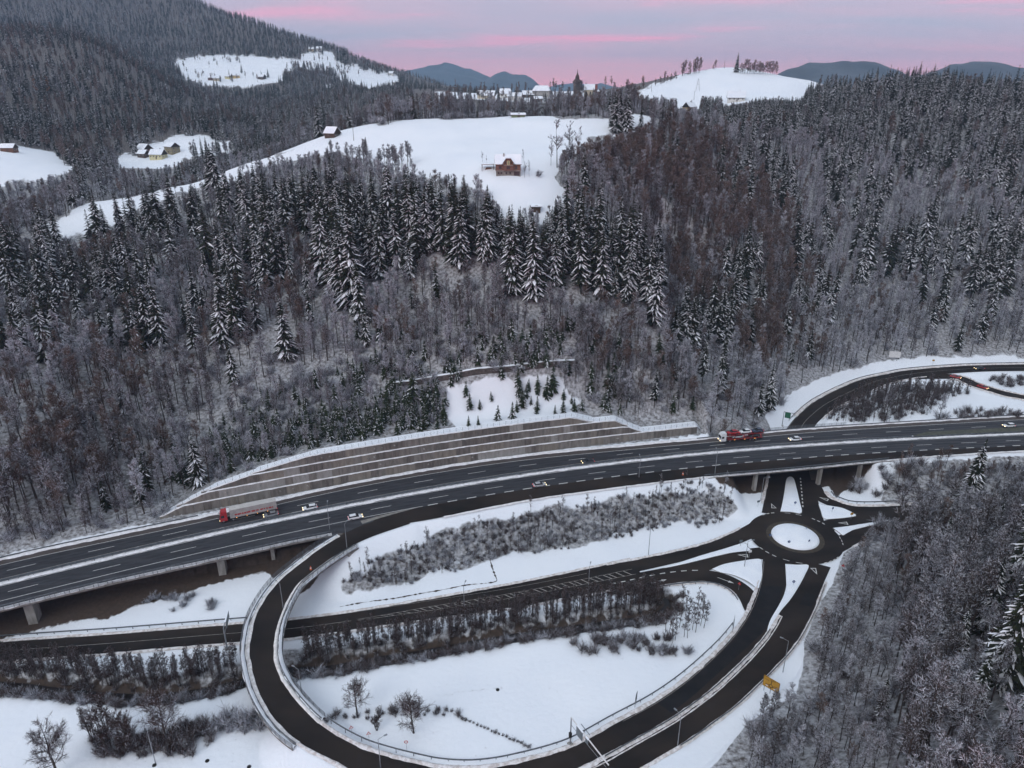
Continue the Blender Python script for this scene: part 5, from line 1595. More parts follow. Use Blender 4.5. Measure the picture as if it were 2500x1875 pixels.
# middle and far woods
P = fill(-380, 2960, 520, 1150, lambda Y: 7.0 + (Y - 520) * .006)
P3 = fill(900, 1420, 1150, 3000, 15.0)
P2 = fill(-150, 1000, 1150, 2480, lambda Y: 9.0 + (Y - 1150) * .003)
P = np.vstack([P, P2, P3])
z = h_at(P[:, 0], P[:, 1]); fpx, fpy, _ = proj(P[:, 0], P[:, 1], z)
fm = attrib(forest, P[:, 0], P[:, 1])
DARKHILL = [(-200, 60), (220, 60), (330, 130), (470, 240), (600, 290), (640, 330), (420, 330), (250, 400), (200, 420), (-200, 360)]
ind = in_poly(fpx, fpy, DARKHILL)
for (x, y), zz, f_, pxx, pyy, dh in zip(P, z, fm, fpx, fpy, ind):
    if f_ < .5 or not (-380 < pxx < 2960): continue
    u_ = tr.random()
    cl = float(vnoise(np.array([x]), np.array([y]), 70, 9)[0])
    ps = (.30 + .5 * cl) if dh else (.28 + .45 * cl)
    if y > 1150 and not dh: ps = .5 + .4 * cl
    if 1500 < pxx and y < 1000: ps = .75
    if pxx > 1010 and 835 < y < 1150 and not (pxx > 2000 and y < 900): continue
    if 850 < pxx < 1560 and y > 560 and tr.random() < .12: continue
    hs_ = .72 if 850 < pxx < 1560 else 1.0
    if u_ < ps: put('dark_spruce' if (dh and tr.random() < .8) or (y > 1150 and cl > .45) or tr.random() < .25 else 'spruce', x, y, tr.uniform(14, 22) * hs_, 'far', zz)
    elif u_ < .93:
        kd = 'beech' if (dh and cl < .62) or tr.random() < .25 else 'frosted_tree'
        put(kd, x, y, tr.uniform(12, 17) * hs_, 'far', zz)
key('larch', 'orange-brown larch glowing in the dark hillside wood', 'tree', 'orange larches')
for px, py in [(90, 232), (120, 235), (325, 275), (345, 285), (1112, 215)]:
    put_px('larch', px, py, 22, 'larch')
# belt of trees behind the left ridge
key('r_belt', 'dark tree in the belt between ridge and valley meadows', 'tree', 'trees behind the ridge')

# lower-right wood
P = fill(1850, 3100, 70, 205, 2.8)
z = h_at(P[:, 0], P[:, 1]); fpx, fpy, _ = proj(P[:, 0], P[:, 1], z)
rw = attrib(rwood, P[:, 0], P[:, 1])
far_road = np.ones(len(P), bool)
for R_ in (EAST_SLIP, EAST_IN, EAST_OUT, LOOP):
    dN, kN = poly_near(P[:, 0], P[:, 1], R_); far_road &= dN > R_[kN, 3] + 3.5
for (x, y), zz, f_, pxx, fr_ in zip(P, z, rw, fpx, far_road):
    if f_ < .5 or not fr_ or pxx > 3100: continue
    u_ = tr.random()
    edge = 1.22 if pxx > 2180 else .62
    if pxx < 2110 and zz < 1.2 and y > 178: continue
    if pxx < 1985 and 118 < y < 160: continue
    if u_ < .56: put('frosted_tree', x, y, tr.uniform(11, 18) * edge, 'f_fg', zz)
    elif u_ < .60: put('beech', x, y, tr.uniform(9, 14) * edge, 'f_fg', zz)
    elif u_ < .80: put('frosted_bush', x, y, tr.uniform(2, 4), 'fill', zz)
    elif u_ < .86: put('brown_bush', x, y, tr.uniform(2, 3.5), 'fill', zz)

# ---- streamside, embankment and field planting
key('a_left', 'slim leafless alder on the stream bank left of the ramp', 'tree', 'alders left of the ramp')
key('a_in', 'slim leafless alder in the row inside the loop road', 'tree', 'alders inside the loop')
ss = arclen(STREAM)
for sv in np.arange(1, ss[-1], 1.0):
    i = np.argmin(np.abs(ss - sv)); nrm = normals2(STREAM)[i]; x, y = STREAM[i, :2]
    pxx = proj(x, y, 0)[0]
    if pxx < -150 or (572 < pxx < 720): continue
    kk_ = 'a_left' if pxx < 640 else 'a_in'
    for _ in range(6):
        o = 2.2 + 4.8 * tr.random() ** 1.2
        if tr.random() < .8: put('alder', x + nrm[0] * o + tr.normal(0, .5), y + nrm[1] * o, tr.uniform(4.2, 7.4) * (1.12 if pxx > 1100 else 1), kk_)
    for _ in range(2):
        o = -(1.6 + 2.8 * tr.random()); put('brown_bush' if tr.random() < .75 else 'frosted_bush', x + nrm[0] * o + tr.normal(0, .4), y + nrm[1] * o, tr.uniform(1.2, 2.4), 'bank')
    if tr.random() < .9:
        o = 1.6 + 4 * tr.random(); put('brown_bush', x + nrm[0] * o, y + nrm[1] * o, tr.uniform(1.2, 2.2), 'bank')
for px, py in [(1665, 1500), (1680, 1520), (1700, 1500), (1690, 1540), (1710, 1530), (1650, 1530), (1625, 1545), (1670, 1555), (1715, 1510), (1640, 1560)]:
    put_px('alder', px, py, tr.uniform(7, 9), 'a_in'); put_px('alder', px + 8, py + 4, tr.uniform(6, 9), 'a_in')
for _ in range(40):
    put_px('brown_bush' if tr.random() < .6 else 'frosted_bush', tr.uniform(1400, 1690), tr.uniform(1560, 1600), tr.uniform(1.5, 2.6), 'bank')
key('e_tree', 'thin leafless young tree on the motorway embankment', 'tree', 'young trees on the embankment')
P = fill(820, 1830, 165, 225, 1.45)
z = h_at(P[:, 0], P[:, 1]); fpx, fpy, _ = proj(P[:, 0], P[:, 1], z)
ine = in_poly(fpx + (vnoise(P[:, 0], P[:, 1], 6, 51) - .5) * 46, fpy + (vnoise(P[:, 0], P[:, 1], 6, 52) - .5) * 30, EMB)
for (x, y), zz, o in zip(P, z, ine):
    if not o: continue
    u_ = tr.random(); d_ = float(vnoise(np.array([x]), np.array([y]), 11, 4)[0])
    if u_ < .16 + .16 * d_: put('alder' if tr.random() < .5 else 'thin_tree', x, y, tr.uniform(3.0, 7.0), 'e_tree', zz)
    elif u_ < .80 + .25 * d_: put('frosted_bush' if tr.random() < (.55 if d_ < .45 else .28) else 'brown_bush', x, y, tr.uniform(.6, 1.4) + .9 * d_ * tr.random(), 'emb', zz)
# bushes right of the bridge on the near side and beyond the motorway
P = fill(2030, 2960, 180, 225, 2.3)
z = h_at(P[:, 0], P[:, 1]); fpx, fpy, _ = proj(P[:, 0], P[:, 1], z)
dS, kS = poly_near(P[:, 0], P[:, 1], EAST_SLIP)
for (x, y), zz, pxx, d_ in zip(P, z, fpx, dS):
    if pxx > 2960 or y > float(Ynear(np.array([x]))[0]) - 2 or d_ < 7.5 or (pxx < 2120 and y < 203) or (pxx < 2085 and y > 190 and d_ < 10): continue
    if y < 190 and x < 110: continue
    u_ = tr.random()
    if u_ < .5: put('brown_bush' if tr.random() < .6 else 'frosted_bush', x, y, tr.uniform(2, 4), 'emb2', zz)
    elif u_ < .72 and pxx > 2180: put('beech', x, y, tr.uniform(6, 9), 'f_fg', zz)
RING = [(2010, 1030), (2060, 990), (2120, 960), (2200, 945), (2330, 950), (2370, 960), (2290, 985), (2260, 1015), (2100, 1035)]
key('ring', 'leafless thicket tree inside the bend beyond the motorway', 'tree', 'thicket beyond the motorway')
P = fill(1980, 2600, 225, 330, 3.0)
z = h_at(P[:, 0], P[:, 1]); fpx, fpy, _ = proj(P[:, 0], P[:, 1], z)
RING2 = [(2390, 915), (2520, 920), (2600, 950), (2480, 950), (2410, 930)]
RING3 = [(2320, 1015), (2360, 1000), (2480, 1005), (2500, 1020), (2350, 1025)]
rA, rB, rC = in_poly(fpx, fpy, RING), in_poly(fpx, fpy, RING2), in_poly(fpx, fpy, RING3)
for (x, y), zz, a_, b_, c_ in zip(P, z, rA, rB, rC):
    if a_:
        for _ in range(3): put('alder', x + tr.normal(0, .8), y + tr.normal(0, .8), tr.uniform(4, 8), 'ring')
    if (a_ or b_ or c_) and tr.random() < .8: put('brown_bush', x, y, tr.uniform(1.5, 3), 'emb2', zz)
# trees in the near snow fields
SINGLE = []
for px, py, h, kd, lab in [(872, 1742, 8.5, 'field_tree', 'small round leafless tree in the field inside the loop'), (1010, 1790, 9.5, 'field_tree', 'larger round leafless tree in the field inside the loop'), (920, 1785, 5, 'clump_tree', 'thin many-stemmed bush tree beside the field ditch'),
                           (140, 1890, 12, 'field_tree', 'rounded leafless tree at the bottom left corner'), (265, 1830, 13, 'clump_tree', 'wide many-stemmed leafless tree left of the lamp post'), (310, 1835, 12, 'clump_tree', 'leafless clump tree just left of the lamp post'), (405, 1810, 12, 'field_tree', 'leafless tree right of the lamp post by the ditch'), (225, 1800, 9, 'clump_tree', 'smaller clump tree at the left of the bottom thicket')]:
    x, y, z_ = ground_hit(px, py); SINGLE.append((kd, x, y, z_ - .15, h, lab))
for px in np.linspace(800, 1120, 26):
    put_px('brown_bush', px + tr.normal(0, 4), 1745 + (px - 800) * -.01 + tr.normal(0, 4) + (12 if px < 900 else 0), tr.uniform(.8, 1.9), 'bank')
for px in np.linspace(1120, 1290, 20):
    put_px('brown_bush', px, 1752 + (px - 1120) * .43, tr.uniform(.5, 1.0), 'bank')
for _ in range(46):
    put_px('brown_bush', tr.uniform(230, 470), tr.uniform(1795, 1850), tr.uniform(1.6, 3), 'bank')
for _ in range(40):
    px = tr.uniform(420, 640); put_px('frosted_bush' if px > 520 else 'brown_bush', px, 1800 - (px - 420) * .16 + tr.normal(0, 10), tr.uniform(1.6, 3.4), 'bank')
for _ in range(14):
    put_px('frosted_bush', tr.uniform(350, 560), 1470 + tr.normal(0, 10), tr.uniform(1, 2), 'bank')
for _ in range(260):
    put_px('tuft', tr.uniform(700, 1750), tr.uniform(1560, 1860), tr.uniform(.2, .5), 'tuft')
for _ in range(160):
    put_px('tuft', tr.uniform(0, 620), tr.uniform(1720, 1870), tr.uniform(.2, .5), 'tuft')
for _ in range(200):
    put_px('tuft', tr.uniform(830, 1700), tr.uniform(1290, 1480), tr.uniform(.2, .45), 'tuft')
for _ in range(220):
    put_px('tuft', tr.uniform(640, 1400), tr.uniform(300, 520), tr.uniform(.25, .7), 'tuft')
for q in np.linspace(0, 1, 30):
    put_px('tuft', 1085 + 140 * q, 1697 - 16 * q + tr.normal(0, 1.5), tr.uniform(.3, .6), 'tuft')
# meadow: bare trees at the margins and round the brick house
key('m_edge', 'bare grey tree at the lower edge of the central meadow', 'tree', 'bare trees at the meadow edge')
for _ in range(42):
    px = tr.uniform(800, 1010); put_px('frosted_tree', px, 418 + tr.normal(0, 10), tr.uniform(9, 13), 'm_edge')
for px, py, h, lab in [(1360, 410, 21, 'tallest bare tree beside the meadow right of the brick house'), (1388, 400, 19, 'slim bare tree behind the tallest one beside the meadow'), (1345, 405, 12, 'short bare tree at the right margin of the meadow'), (1410, 410, 18, 'bare tree leaning into the beech wood by the meadow'),
                       (1178, 396, 5, 'small fruit tree left of the brick house'), (1188, 398, 3.4, 'tiny fruit tree beside the open shed'), (1277, 397, 6, 'bare sapling right of the brick house'), (1280, 435, 7, 'thin bare tree in front of the brick house right corner'), (1292, 432, 7, 'second thin bare tree right of the brick house'), (1314, 432, 2.5, 'round bare bush in the snow right of the brick house')]:
    x, y, z_ = ground_hit(px, py); SINGLE.append(('thin_tree' if h > 3 else 'frosted_bush', x, y, z_ - .15, h, lab))
# the hilltop copse
for i, (px, py, h) in enumerate([(1797, 177, 20)]):
    x, y, z_ = ground_hit(px, py); SINGLE.append(('spruce', x, y, z_ - .2, 22, 'lone dark spruce on top of the bald snow hill'))
key('copse', 'bare tree in the copse on the bald hill', 'tree', 'copse on the bald hill')
for px in [1808, 1813, 1818, 1824, 1830, 1835, 1839, 1842, 1846, 1850, 1853, 1856, 1860, 1863, 1868, 1874, 1880, 1885, 1890, 1896]:
    put_px('hill_tree', px, 180 + (px - 1800) * .03, tr.uniform(8, 15), 'copse')
key('hillside', 'bare tree on the left flank of the bald hill', 'tree', 'trees on the left shoulder of the bald hill')
for px, py, h in [(1665, 186, 18), (1670, 184, 20), (1682, 182, 17), (1692, 180, 19), (1700, 179, 21), (1708, 178, 20), (1745, 170, 13), (1622, 202, 15), (1612, 206, 10), (1600, 210, 9), (1638, 197, 9), (1648, 193, 10), (1570, 215, 16), (1530, 232, 20), (1500, 235, 18)]:
    put_px('hill_tree', px, py, h * .8, 'hillside'); put_px('hill_tree', px + tr.uniform(-7, 7), py + 1, h * tr.uniform(.35, .6), 'hillside')
key('far_mead', 'small dark tree on the far snowy hillside meadow', 'tree', 'trees on the far meadow')
for px, py in [(512, 165), (532, 168), (450, 172), (690, 152), (600, 195), (560, 192), (480, 190), (640, 192), (540, 200), (498, 186), (780, 150), (655, 190), (620, 192), (590, 180)]:
    put_px('beech' if tr.random() < .7 else 'spruce', px, py, tr.uniform(10, 18), 'far_mead')
for _ in range(70):
    q = tr.random(); put_px('beech' if tr.random() < .8 else 'spruce', tr.choice([430 + 260 * q, 690 + 120 * q, 450 + 150 * q]), tr.choice([148 + 4 * q, 204 + 6 * q, 186 + 20 * q]) + tr.normal(0, 3), tr.uniform(8, 15), 'far')
for _ in range(60):
    put_px('beech' if tr.random() < .7 else 'spruce', tr.uniform(700, 850), tr.uniform(165, 200), tr.uniform(12, 18), 'far')
for _ in range(30):
    put_px('beech', tr.uniform(820, 960), 152 + tr.uniform(0, 130) * .3, tr.uniform(10, 16), 'far')
key('village', 'bare tree among the village houses', 'tree', 'trees in the village')
for _ in range(40):
    px = tr.uniform(1080, 1480); put('beech' if tr.random() < .6 else 'spruce', *(lambda q: (q[0], q[1]))(ground_hit(px, tr.uniform(236, 250))), tr.uniform(8, 15), 'village')
for _ in range(26):
    Y = tr.uniform(960, 1040); px = tr.uniform(1080, 1500); put('beech' if tr.random() < .8 else 'spruce', (px - 1250) / FPX * (Y * CP), Y, tr.uniform(10, 16), 'village')

SPOTS = [('white_tree', *q[1:]) if q[0] == 'frosted_tree' and ((q[5] == 'f_right' and q[1] > 150) or q[5] == 'f_fg') and tr.random() < (.62 if q[5] == 'f_right' else .08) else q for q in SPOTS]
# stands of like trees, thin spots and uneven conifers
_x, _y = np.array([q[1] for q in SPOTS]), np.array([q[2] for q in SPOTS])
_n1, _n2, _n3 = vnoise(_x, _y, 34, 61), vnoise(_x, _y, 13, 62), vnoise(_x, _y, 48, 63)
_new = []
for q, a_, b_, c_ in zip(SPOTS, _n1, _n2, _n3):
    kd, h_ = q[0], q[4]
    if kd == 'frosted_tree' and q[5] in ('f_mid', 'f_left', 'f_right'):
        if b_ < .30 and tr.random() < .7: continue
        if a_ > .56 and tr.random() < .8: kd = 'white_tree'
        elif c_ > .62 and tr.random() < .4: kd = 'beech'
    if kd == 'spruce' and q[5] != 'far':
        h_ *= tr.uniform(.68, 1.12) if tr.random() < .4 else tr.uniform(.95, 1.15)
        if tr.random() < .3: kd = 'dark_spruce'
    _new.append((kd, q[1], q[2], q[3], h_, q[5]))
SPOTS = _new
# bare trees do not stand inside or directly before the big conifers
_con = np.array([(q[1], q[2], q[4]) for q in SPOTS if q[0] in ('spruce', 'dark_spruce', 'big_spruce') and q[2] < 560 and q[4] > 15])
_keep = []
for q in SPOTS:
    if q[0] in ('frosted_tree', 'white_tree', 'beech', 'thin_tree') and q[2] < 520:
        dx_, dy_ = np.abs(_con[:, 0] - q[1]), _con[:, 1] - q[2]
        if (np.hypot(dx_, dy_) < 3.6).any() or ((dx_ < 3.4) & (dy_ > 0) & (dy_ < np.minimum(_con[:, 2] * .42, 13))).any() and tr.random() < .85: continue
    _keep.append(q)
SPOTS = _keep
# crowns that would stand in front of open meadow, village or hill are not there in the photograph
OPEN_VIEW = [([(640, 366), (840, 326), (1000, 300), (1270, 290), (1500, 306), (1590, 292), (1575, 308), (1500, 326), (1440, 342), (1385, 355), (1345, 400), (1370, 470), (1330, 515), (1270, 505), (1205, 490), (1180, 445), (1165, 425), (1040, 415), (1000, 400), (900, 385), (800, 365), (700, 385)], 470, 1.0),
             ([(120, 565), (230, 508), (420, 462), (570, 418), (640, 395), (560, 440), (430, 478), (330, 505), (230, 560), (130, 590)], 470, .75),
             ([(-50, 362), (130, 366), (180, 412), (60, 440), (-50, 445)], 560, 1.0), ([(285, 385), (430, 340), (500, 328), (570, 368), (440, 392), (390, 408), (300, 410)], 690, 1.0),
             ([(430, 146), (640, 142), (735, 148), (805, 128), (870, 165), (960, 190), (900, 215), (850, 190), (690, 172), (690, 195), (600, 208), (520, 205), (455, 186)], 1500, .85),
             ([(1545, 230), (1610, 205), (1700, 178), (1790, 170), (1880, 178), (1975, 202), (1960, 235), (1840, 236), (1820, 246), (1770, 246), (1760, 232), (1700, 236), (1670, 245), (1640, 238)], 840, 1.0),
             ([(1656, 236), (1712, 236), (1712, 264), (1656, 264)], 785, 1.0), ([(1762, 220), (1830, 220), (1830, 250), (1762, 250)], 795, 1.0), ([(1150, 205), (1345, 205), (1345, 236), (1150, 240)], 855, .8), ([(1392, 165), (1445, 165), (1445, 226), (1392, 226)], 870, 1.0), ([(1080, 160), (1500, 160), (1500, 203), (1080, 208)], 2000, .93), ([(1500, 120), (2000, 120), (2000, 168), (1500, 205)], 2000, 1.0)]
_a = np.array([(q[1], q[2], q[3], q[4]) for q in SPOTS]); _tx, _ty, _ = proj(_a[:, 0], _a[:, 1], _a[:, 2] + _a[:, 3] * .97); _mx, _my, _ = proj(_a[:, 0], _a[:, 1], _a[:, 2] + _a[:, 3] * .6)
EXEMPT = ('m_edge', 's_ridge', 'copse', 'hillside', 'far_mead', 'larch', 'village')
def _hits(sc):
    d_ = np.zeros(len(_a), bool)
    for poly, ymx, pr_ in OPEN_VIEW:
        q = np.zeros(len(_a), bool)
        for f_ in (.97, .82, .66, .5, .3):
            if f_ * 0 == 0:
                X_, Y_, _ = proj(_a[:, 0], _a[:, 1], _a[:, 2] + _a[:, 3] * sc * f_); q |= in_poly(X_, Y_, poly)
        d_ |= q & (_a[:, 1] < ymx) & (_luck < pr_)
    return d_
_luck = tr.random(len(_a)); _sc = np.ones(len(_a))
for sc in (.8, .62, .45, 0):
    bad = _hits(_sc); _sc = np.where(bad, sc, _sc)
SPOTS = [(q[0], q[1], q[2], q[3], q[4] * (1 if q[5] in EXEMPT else sc), q[5]) for q, sc in zip(SPOTS, _sc) if sc > 0 or q[5] in EXEMPT]

# ------------------------------------------------------------------ individuals and masses
MAXI = {'spruce': 215, 'dark_spruce': 75, 'young_spruce': 110, 'frosted_tree': 130, 'white_tree': 45, 'beech': 70, 'alder': 60, 'thin_tree': 60}
arr = np.array([(s[1], s[2], s[3], s[4]) for s in SPOTS])
bx, by, dep = proj(arr[:, 0], arr[:, 1], arr[:, 2]); _, ty, _ = proj(arr[:, 0], arr[:, 1], arr[:, 2] + arr[:, 3])
# sight line from the camera to the crown
vis = np.ones(len(arr), bool)
for f_ in np.linspace(.35, .97, 26):
    g = h_at(arr[:, 0] * f_, np.maximum(arr[:, 1] * f_, 15)); zc_ = CAM_H + (arr[:, 2] + arr[:, 3] * .75 - CAM_H) * f_
    vis &= zc_ > g
size = (by - ty) * vis * ((bx > -20) & (bx < 2520) & (ty < 1860))
picked = np.zeros(len(arr), bool)
for kd, mx in MAXI.items():
    idx = np.array([i for i, s in enumerate(SPOTS) if s[0] == kd and s[5] in KEYS and KEYS[s[5]][0] and s[5] not in ('far',)])
    if len(idx) == 0: continue
    forced = [i for i in idx if SPOTS[i][5] in ('larch', 's_fg', 'y_clear', 'copse')]
    o = idx[np.argsort(-size[idx])]
    picked[o[:mx]] = True
    for i in forced: picked[i] = True
for i, s in enumerate(SPOTS):
    if s[5] in ('larch', 'hillside', 'copse', 'far_mead', 's_fg'): picked[i] = True
NAMES = {'spruce': 'spruce_tree', 'dark_spruce': 'spruce_tree', 'big_spruce': 'spruce_tree', 'young_spruce': 'young_spruce', 'frosted_tree': 'bare_tree', 'white_tree': 'bare_tree', 'beech': 'beech_tree', 'alder': 'alder_tree', 'thin_tree': 'bare_tree', 'hill_tree': 'bare_tree', 'larch': 'larch_tree', 'field_tree': 'bare_tree', 'clump_tree': 'bare_tree', 'frosted_bush': 'bare_bush'}


def plant(kind, x, y, z, h, label, cat, group):
    v = PROTO[kind][int(abs(x * 7.3 + y * 3.1)) % len(PROTO[kind])]
    s = h / v[3]
    r = empty(NAMES[kind], (x, y, z), (x * 12.9 + y * 78.2) % 6.283)
    fat = 1 + .12 * math.sin(x * 3.3 + y)
    r.scale = (s * fat, s * fat, s)
    r.rotation_euler = (.045 * math.sin(x * 5.1), .045 * math.sin(y * 4.3 + x), (x * 12.9 + y * 78.2) % 6.283)
    tag(r, label, cat, group)
    link_mesh('trunk', v[0], r); link_mesh('crown', v[1], r)
    return r


ORD = ['first', 'second', 'third', 'fourth', 'fifth', 'sixth', 'seventh', 'eighth', 'ninth', 'tenth', 'eleventh', 'twelfth', 'thirteenth', 'fourteenth', 'fifteenth', 'sixteenth', 'seventeenth', 'eighteenth', 'nineteenth', 'twentieth']
def ordinal(k): return ORD[k] if k < 20 else '%d%s' % (k + 1, 'st' if k % 10 == 0 else 'nd' if k % 10 == 1 else 'rd' if k % 10 == 2 else 'th')
byk = {}
for i, s in enumerate(SPOTS):
    if picked[i]: byk.setdefault(s[5], []).append(i)
for k, ids in byk.items():
    lab, cat, grp = KEYS[k]
    ids.sort(key=lambda i: by[i])
    nrow = 1 if len(ids) <= 14 else 2 if len(ids) <= 36 else 3
    for q in range(nrow):
        row = sorted(ids[q * len(ids) // nrow:(q + 1) * len(ids) // nrow], key=lambda i: bx[i])
        rn = '' if nrow == 1 else (' upper row,', ' lower row,')[q] if nrow == 2 else (' upper row,', ' middle row,', ' lower row,')[q]
        for m_, i in enumerate(row):
            s = SPOTS[i]
            plant(s[0], *s[1:5], '%s,%s %s from left' % (lab, rn, ordinal(m_)), cat, grp)
for s in SINGLE:
    plant(*s, 'tree' if 'bush' not in s[5] else 'bush', None)

# the remaining trees and shrubs: one mass per kind, instanced on points
def scatter(name, kind, label, sel):
    idx = [i for i, s in enumerate(SPOTS) if s[0] == kind and not picked[i] and sel(s)]
    if not idx: return
    A = np.array([SPOTS[i][1:5] for i in idx])
    me = bpy.data.meshes.new(name); me.vertices.add(len(A)); me.vertices.foreach_set('co', A[:, :3].astype(np.float32).ravel())
    r = np.random.default_rng(len(A)); pr_ = PROTO[kind]
    vi = r.integers(0, len(pr_), len(A))
    for nm, tp, val in (('vi', 'INT', vi), ('sc', 'FLOAT', A[:, 3] / pr_[0][3]), ('rz', 'FLOAT', r.uniform(0, 6.283, len(A))), ('fat', 'FLOAT', r.uniform(.85, 1.18, len(A)))):
        at_ = me.attributes.new(nm, tp, 'POINT'); at_.data.foreach_set('value', np.asarray(val, np.int32 if tp == 'INT' else np.float32))
    o = tag(link_mesh(name, me), label, kind='stuff')
    cl = bpy.data.collections.new(name + '_kinds')
    for q, v in enumerate(pr_):
        cl.objects.link(bpy.data.objects.new('%s_kind_%d' % (name, q), v[2]))
    ng = bpy.data.node_groups.new(name + '_scatter', 'GeometryNodeTree')
    ng.interface.new_socket('Geometry', in_out='INPUT', socket_type='NodeSocketGeometry'); ng.interface.new_socket('Geometry', in_out='OUTPUT', socket_type='NodeSocketGeometry')
    N_, L_ = ng.nodes, ng.links
    gi, go = N_.new('NodeGroupInput'), N_.new('NodeGroupOutput')
    ci = N_.new('GeometryNodeCollectionInfo'); ci.inputs['Collection'].default_value = cl; ci.inputs['Separate Children'].default_value = True; ci.inputs['Reset Children'].default_value = True
    ip = N_.new('GeometryNodeInstanceOnPoints'); ip.inputs['Pick Instance'].default_value = True
    def na(nm, tp):
        q = N_.new('GeometryNodeInputNamedAttribute'); q.data_type = tp; q.inputs['Name'].default_value = nm; return q.outputs['Attribute']
    L_.new(gi.outputs[0], ip.inputs['Points']); L_.new(ci.outputs[0], ip.inputs['Instance']); L_.new(na('vi', 'INT'), ip.inputs['Instance Index'])
    cr = N_.new('ShaderNodeCombineXYZ'); L_.new(na('rz', 'FLOAT'), cr.inputs['Z']); L_.new(cr.outputs[0], ip.inputs['Rotation'])
    mu = N_.new('ShaderNodeMath'); mu.operation = 'MULTIPLY'; sc_ = na('sc', 'FLOAT'); L_.new(sc_, mu.inputs[0]); L_.new(na('fat', 'FLOAT'), mu.inputs[1])
    cs = N_.new('ShaderNodeCombineXYZ'); L_.new(mu.outputs[0], cs.inputs['X']); L_.new(mu.outputs[0], cs.inputs['Y']); L_.new(sc_, cs.inputs['Z']); L_.new(cs.outputs[0], ip.inputs['Scale'])
    L_.new(ip.outputs[0], go.inputs[0])
    md = o.modifiers.new('scatter', 'NODES'); md.node_group = ng
    return o


near_s = lambda s: s[2] < 560
far_s = lambda s: s[2] >= 560
scatter('spruce_wood', 'spruce', 'spruces massed on the nearer wooded slopes', near_s)
scatter('far_spruce_wood', 'spruce', 'far spruce woods on hills and mountain', far_s)
scatter('far_dark_spruce_wood', 'dark_spruce', 'dark spruce woods on the far hills', lambda s: True)
scatter('bare_wood', 'frosted_tree', 'frosted bare trees massed on the nearer slopes', near_s)
scatter('far_bare_wood', 'frosted_tree', 'frosted bare trees in the far woods', far_s)
scatter('white_frosted_wood', 'white_tree', 'heavily frosted bare trees on the right hillsides', lambda s: True)
scatter('beech_wood', 'beech', 'brown beech wood on the nearer slopes', near_s)
scatter('far_beech_wood', 'beech', 'brown leafless woods on the far hills', far_s)
scatter('thin_wood', 'thin_tree', 'thin frosted saplings on banks and slopes', lambda s: True)
scatter('young_spruce_thicket', 'young_spruce', 'thicket of young spruces above the wall', lambda s: True)
scatter('alder_thicket', 'alder', 'leafless alders crowding the stream and embankment', lambda s: True)
SPOTS_T = [q for q in SPOTS if q[0] == 'tuft' and float(attrib(forest, np.array([q[1]]), np.array([q[2]]))[0]) < .3 and all(poly_near(np.array([q[1]]), np.array([q[2]]), R_)[0][0] > 6.5 for R_ in (VALLEY, LOOP, LANE_UP, SLIP))]
_t = set(id(q) for q in SPOTS_T)
scatter('grass_tufts', 'tuft', 'dry grass tufts poking through the snow', lambda s: id(s) in _t)
scatter('brown_undergrowth', 'brown_bush', 'brown leafless undergrowth on banks and ditches', lambda s: True)
scatter('frosted_undergrowth', 'frosted_bush', 'frosted leafless undergrowth', lambda s: True)
print('SPOTS', len(SPOTS), 'picked', picked.sum())

# ------------------------------------------------------------------ far mountains
MTN = noisy('mountain_forest', (0.030, 0.034, 0.036), (0.075, 0.080, 0.085), 0.004, rough=0.95, detail=8)


def mountain(sky_px, Y, label, depth=1400, seed=0):
    """ridge massif whose crest follows a list of skyline pixels at distance Y"""
    S = np.array([unp_d(x, y, Y) for x, y in sky_px])
    xs_ = np.linspace(S[0, 0], S[-1, 0], 140); r = np.random.default_rng(seed)
    crest = np.interp(xs_, S[:, 0], S[:, 2]); k = np.array([1, 2, 3, 2, 1.]) / 9
    crest = np.convolve(np.pad(crest, 2, mode='edge'), k, mode='valid')
    v = np.linspace(-1, 1, 41); V = []
    for q in v:
        yy = Y + q * depth
        rib = (vnoise(xs_ * 1.0, np.full(140, yy), 420, seed) - .5) * 2
        fall = np.clip(1 - abs(q) ** 1.15, 0, 1)
        z_ = 20 + (crest - 20) * fall * (1 + .22 * rib * min(1, abs(q) * 3)) + (vnoise(xs_, np.full(140, yy), 60, seed + 3) - .5) * 14
        V.append(np.column_stack([xs_ + rib * 60 * abs(q), np.full(140, yy), z_]))
    V = np.vstack(V); ii_ = np.arange(41 * 140).reshape(41, 140)
    F = np.stack([ii_[:-1, :-1], ii_[:-1, 1:], ii_[1:, 1:], ii_[1:, :-1]], -1).reshape(-1, 4)
    return tag(link_mesh('mountain', np_mesh('mountain', V, F, MTN, smooth_shade=True)), label, kind='structure')


mountain([(930, 215), (985, 175), (1030, 164), (1060, 159), (1085, 153), (1110, 157), (1135, 168), (1150, 168), (1175, 180), (1195, 188), (1230, 215)], 8600, 'blue mountain left of the village skyline', seed=3)
mountain([(1160, 215), (1195, 190), (1215, 178), (1232, 173), (1250, 180), (1268, 182), (1285, 183), (1300, 192), (1312, 204), (1330, 218)], 7600, 'second blue mountain behind the village', seed=5)
mountain([(1320, 218), (1360, 208), (1400, 203), (1440, 207), (1470, 204), (1500, 212), (1540, 220)], 9000, 'low blue hills behind the church', seed=7)
mountain([(1860, 215), (1905, 178), (1940, 164), (1975, 152), (2010, 154), (2060, 151), (2110, 148), (2140, 155), (2165, 168), (2200, 190), (2230, 215)], 4300, 'dark blue flat-topped mountain right of the bald hill', 1000, seed=9)
mountain([(2220, 215), (2270, 176), (2320, 160), (2370, 150), (2420, 152), (2470, 162), (2540, 180), (2620, 200)], 4100, 'dark blue mountain behind the right-hand wood', 1000, seed=12)

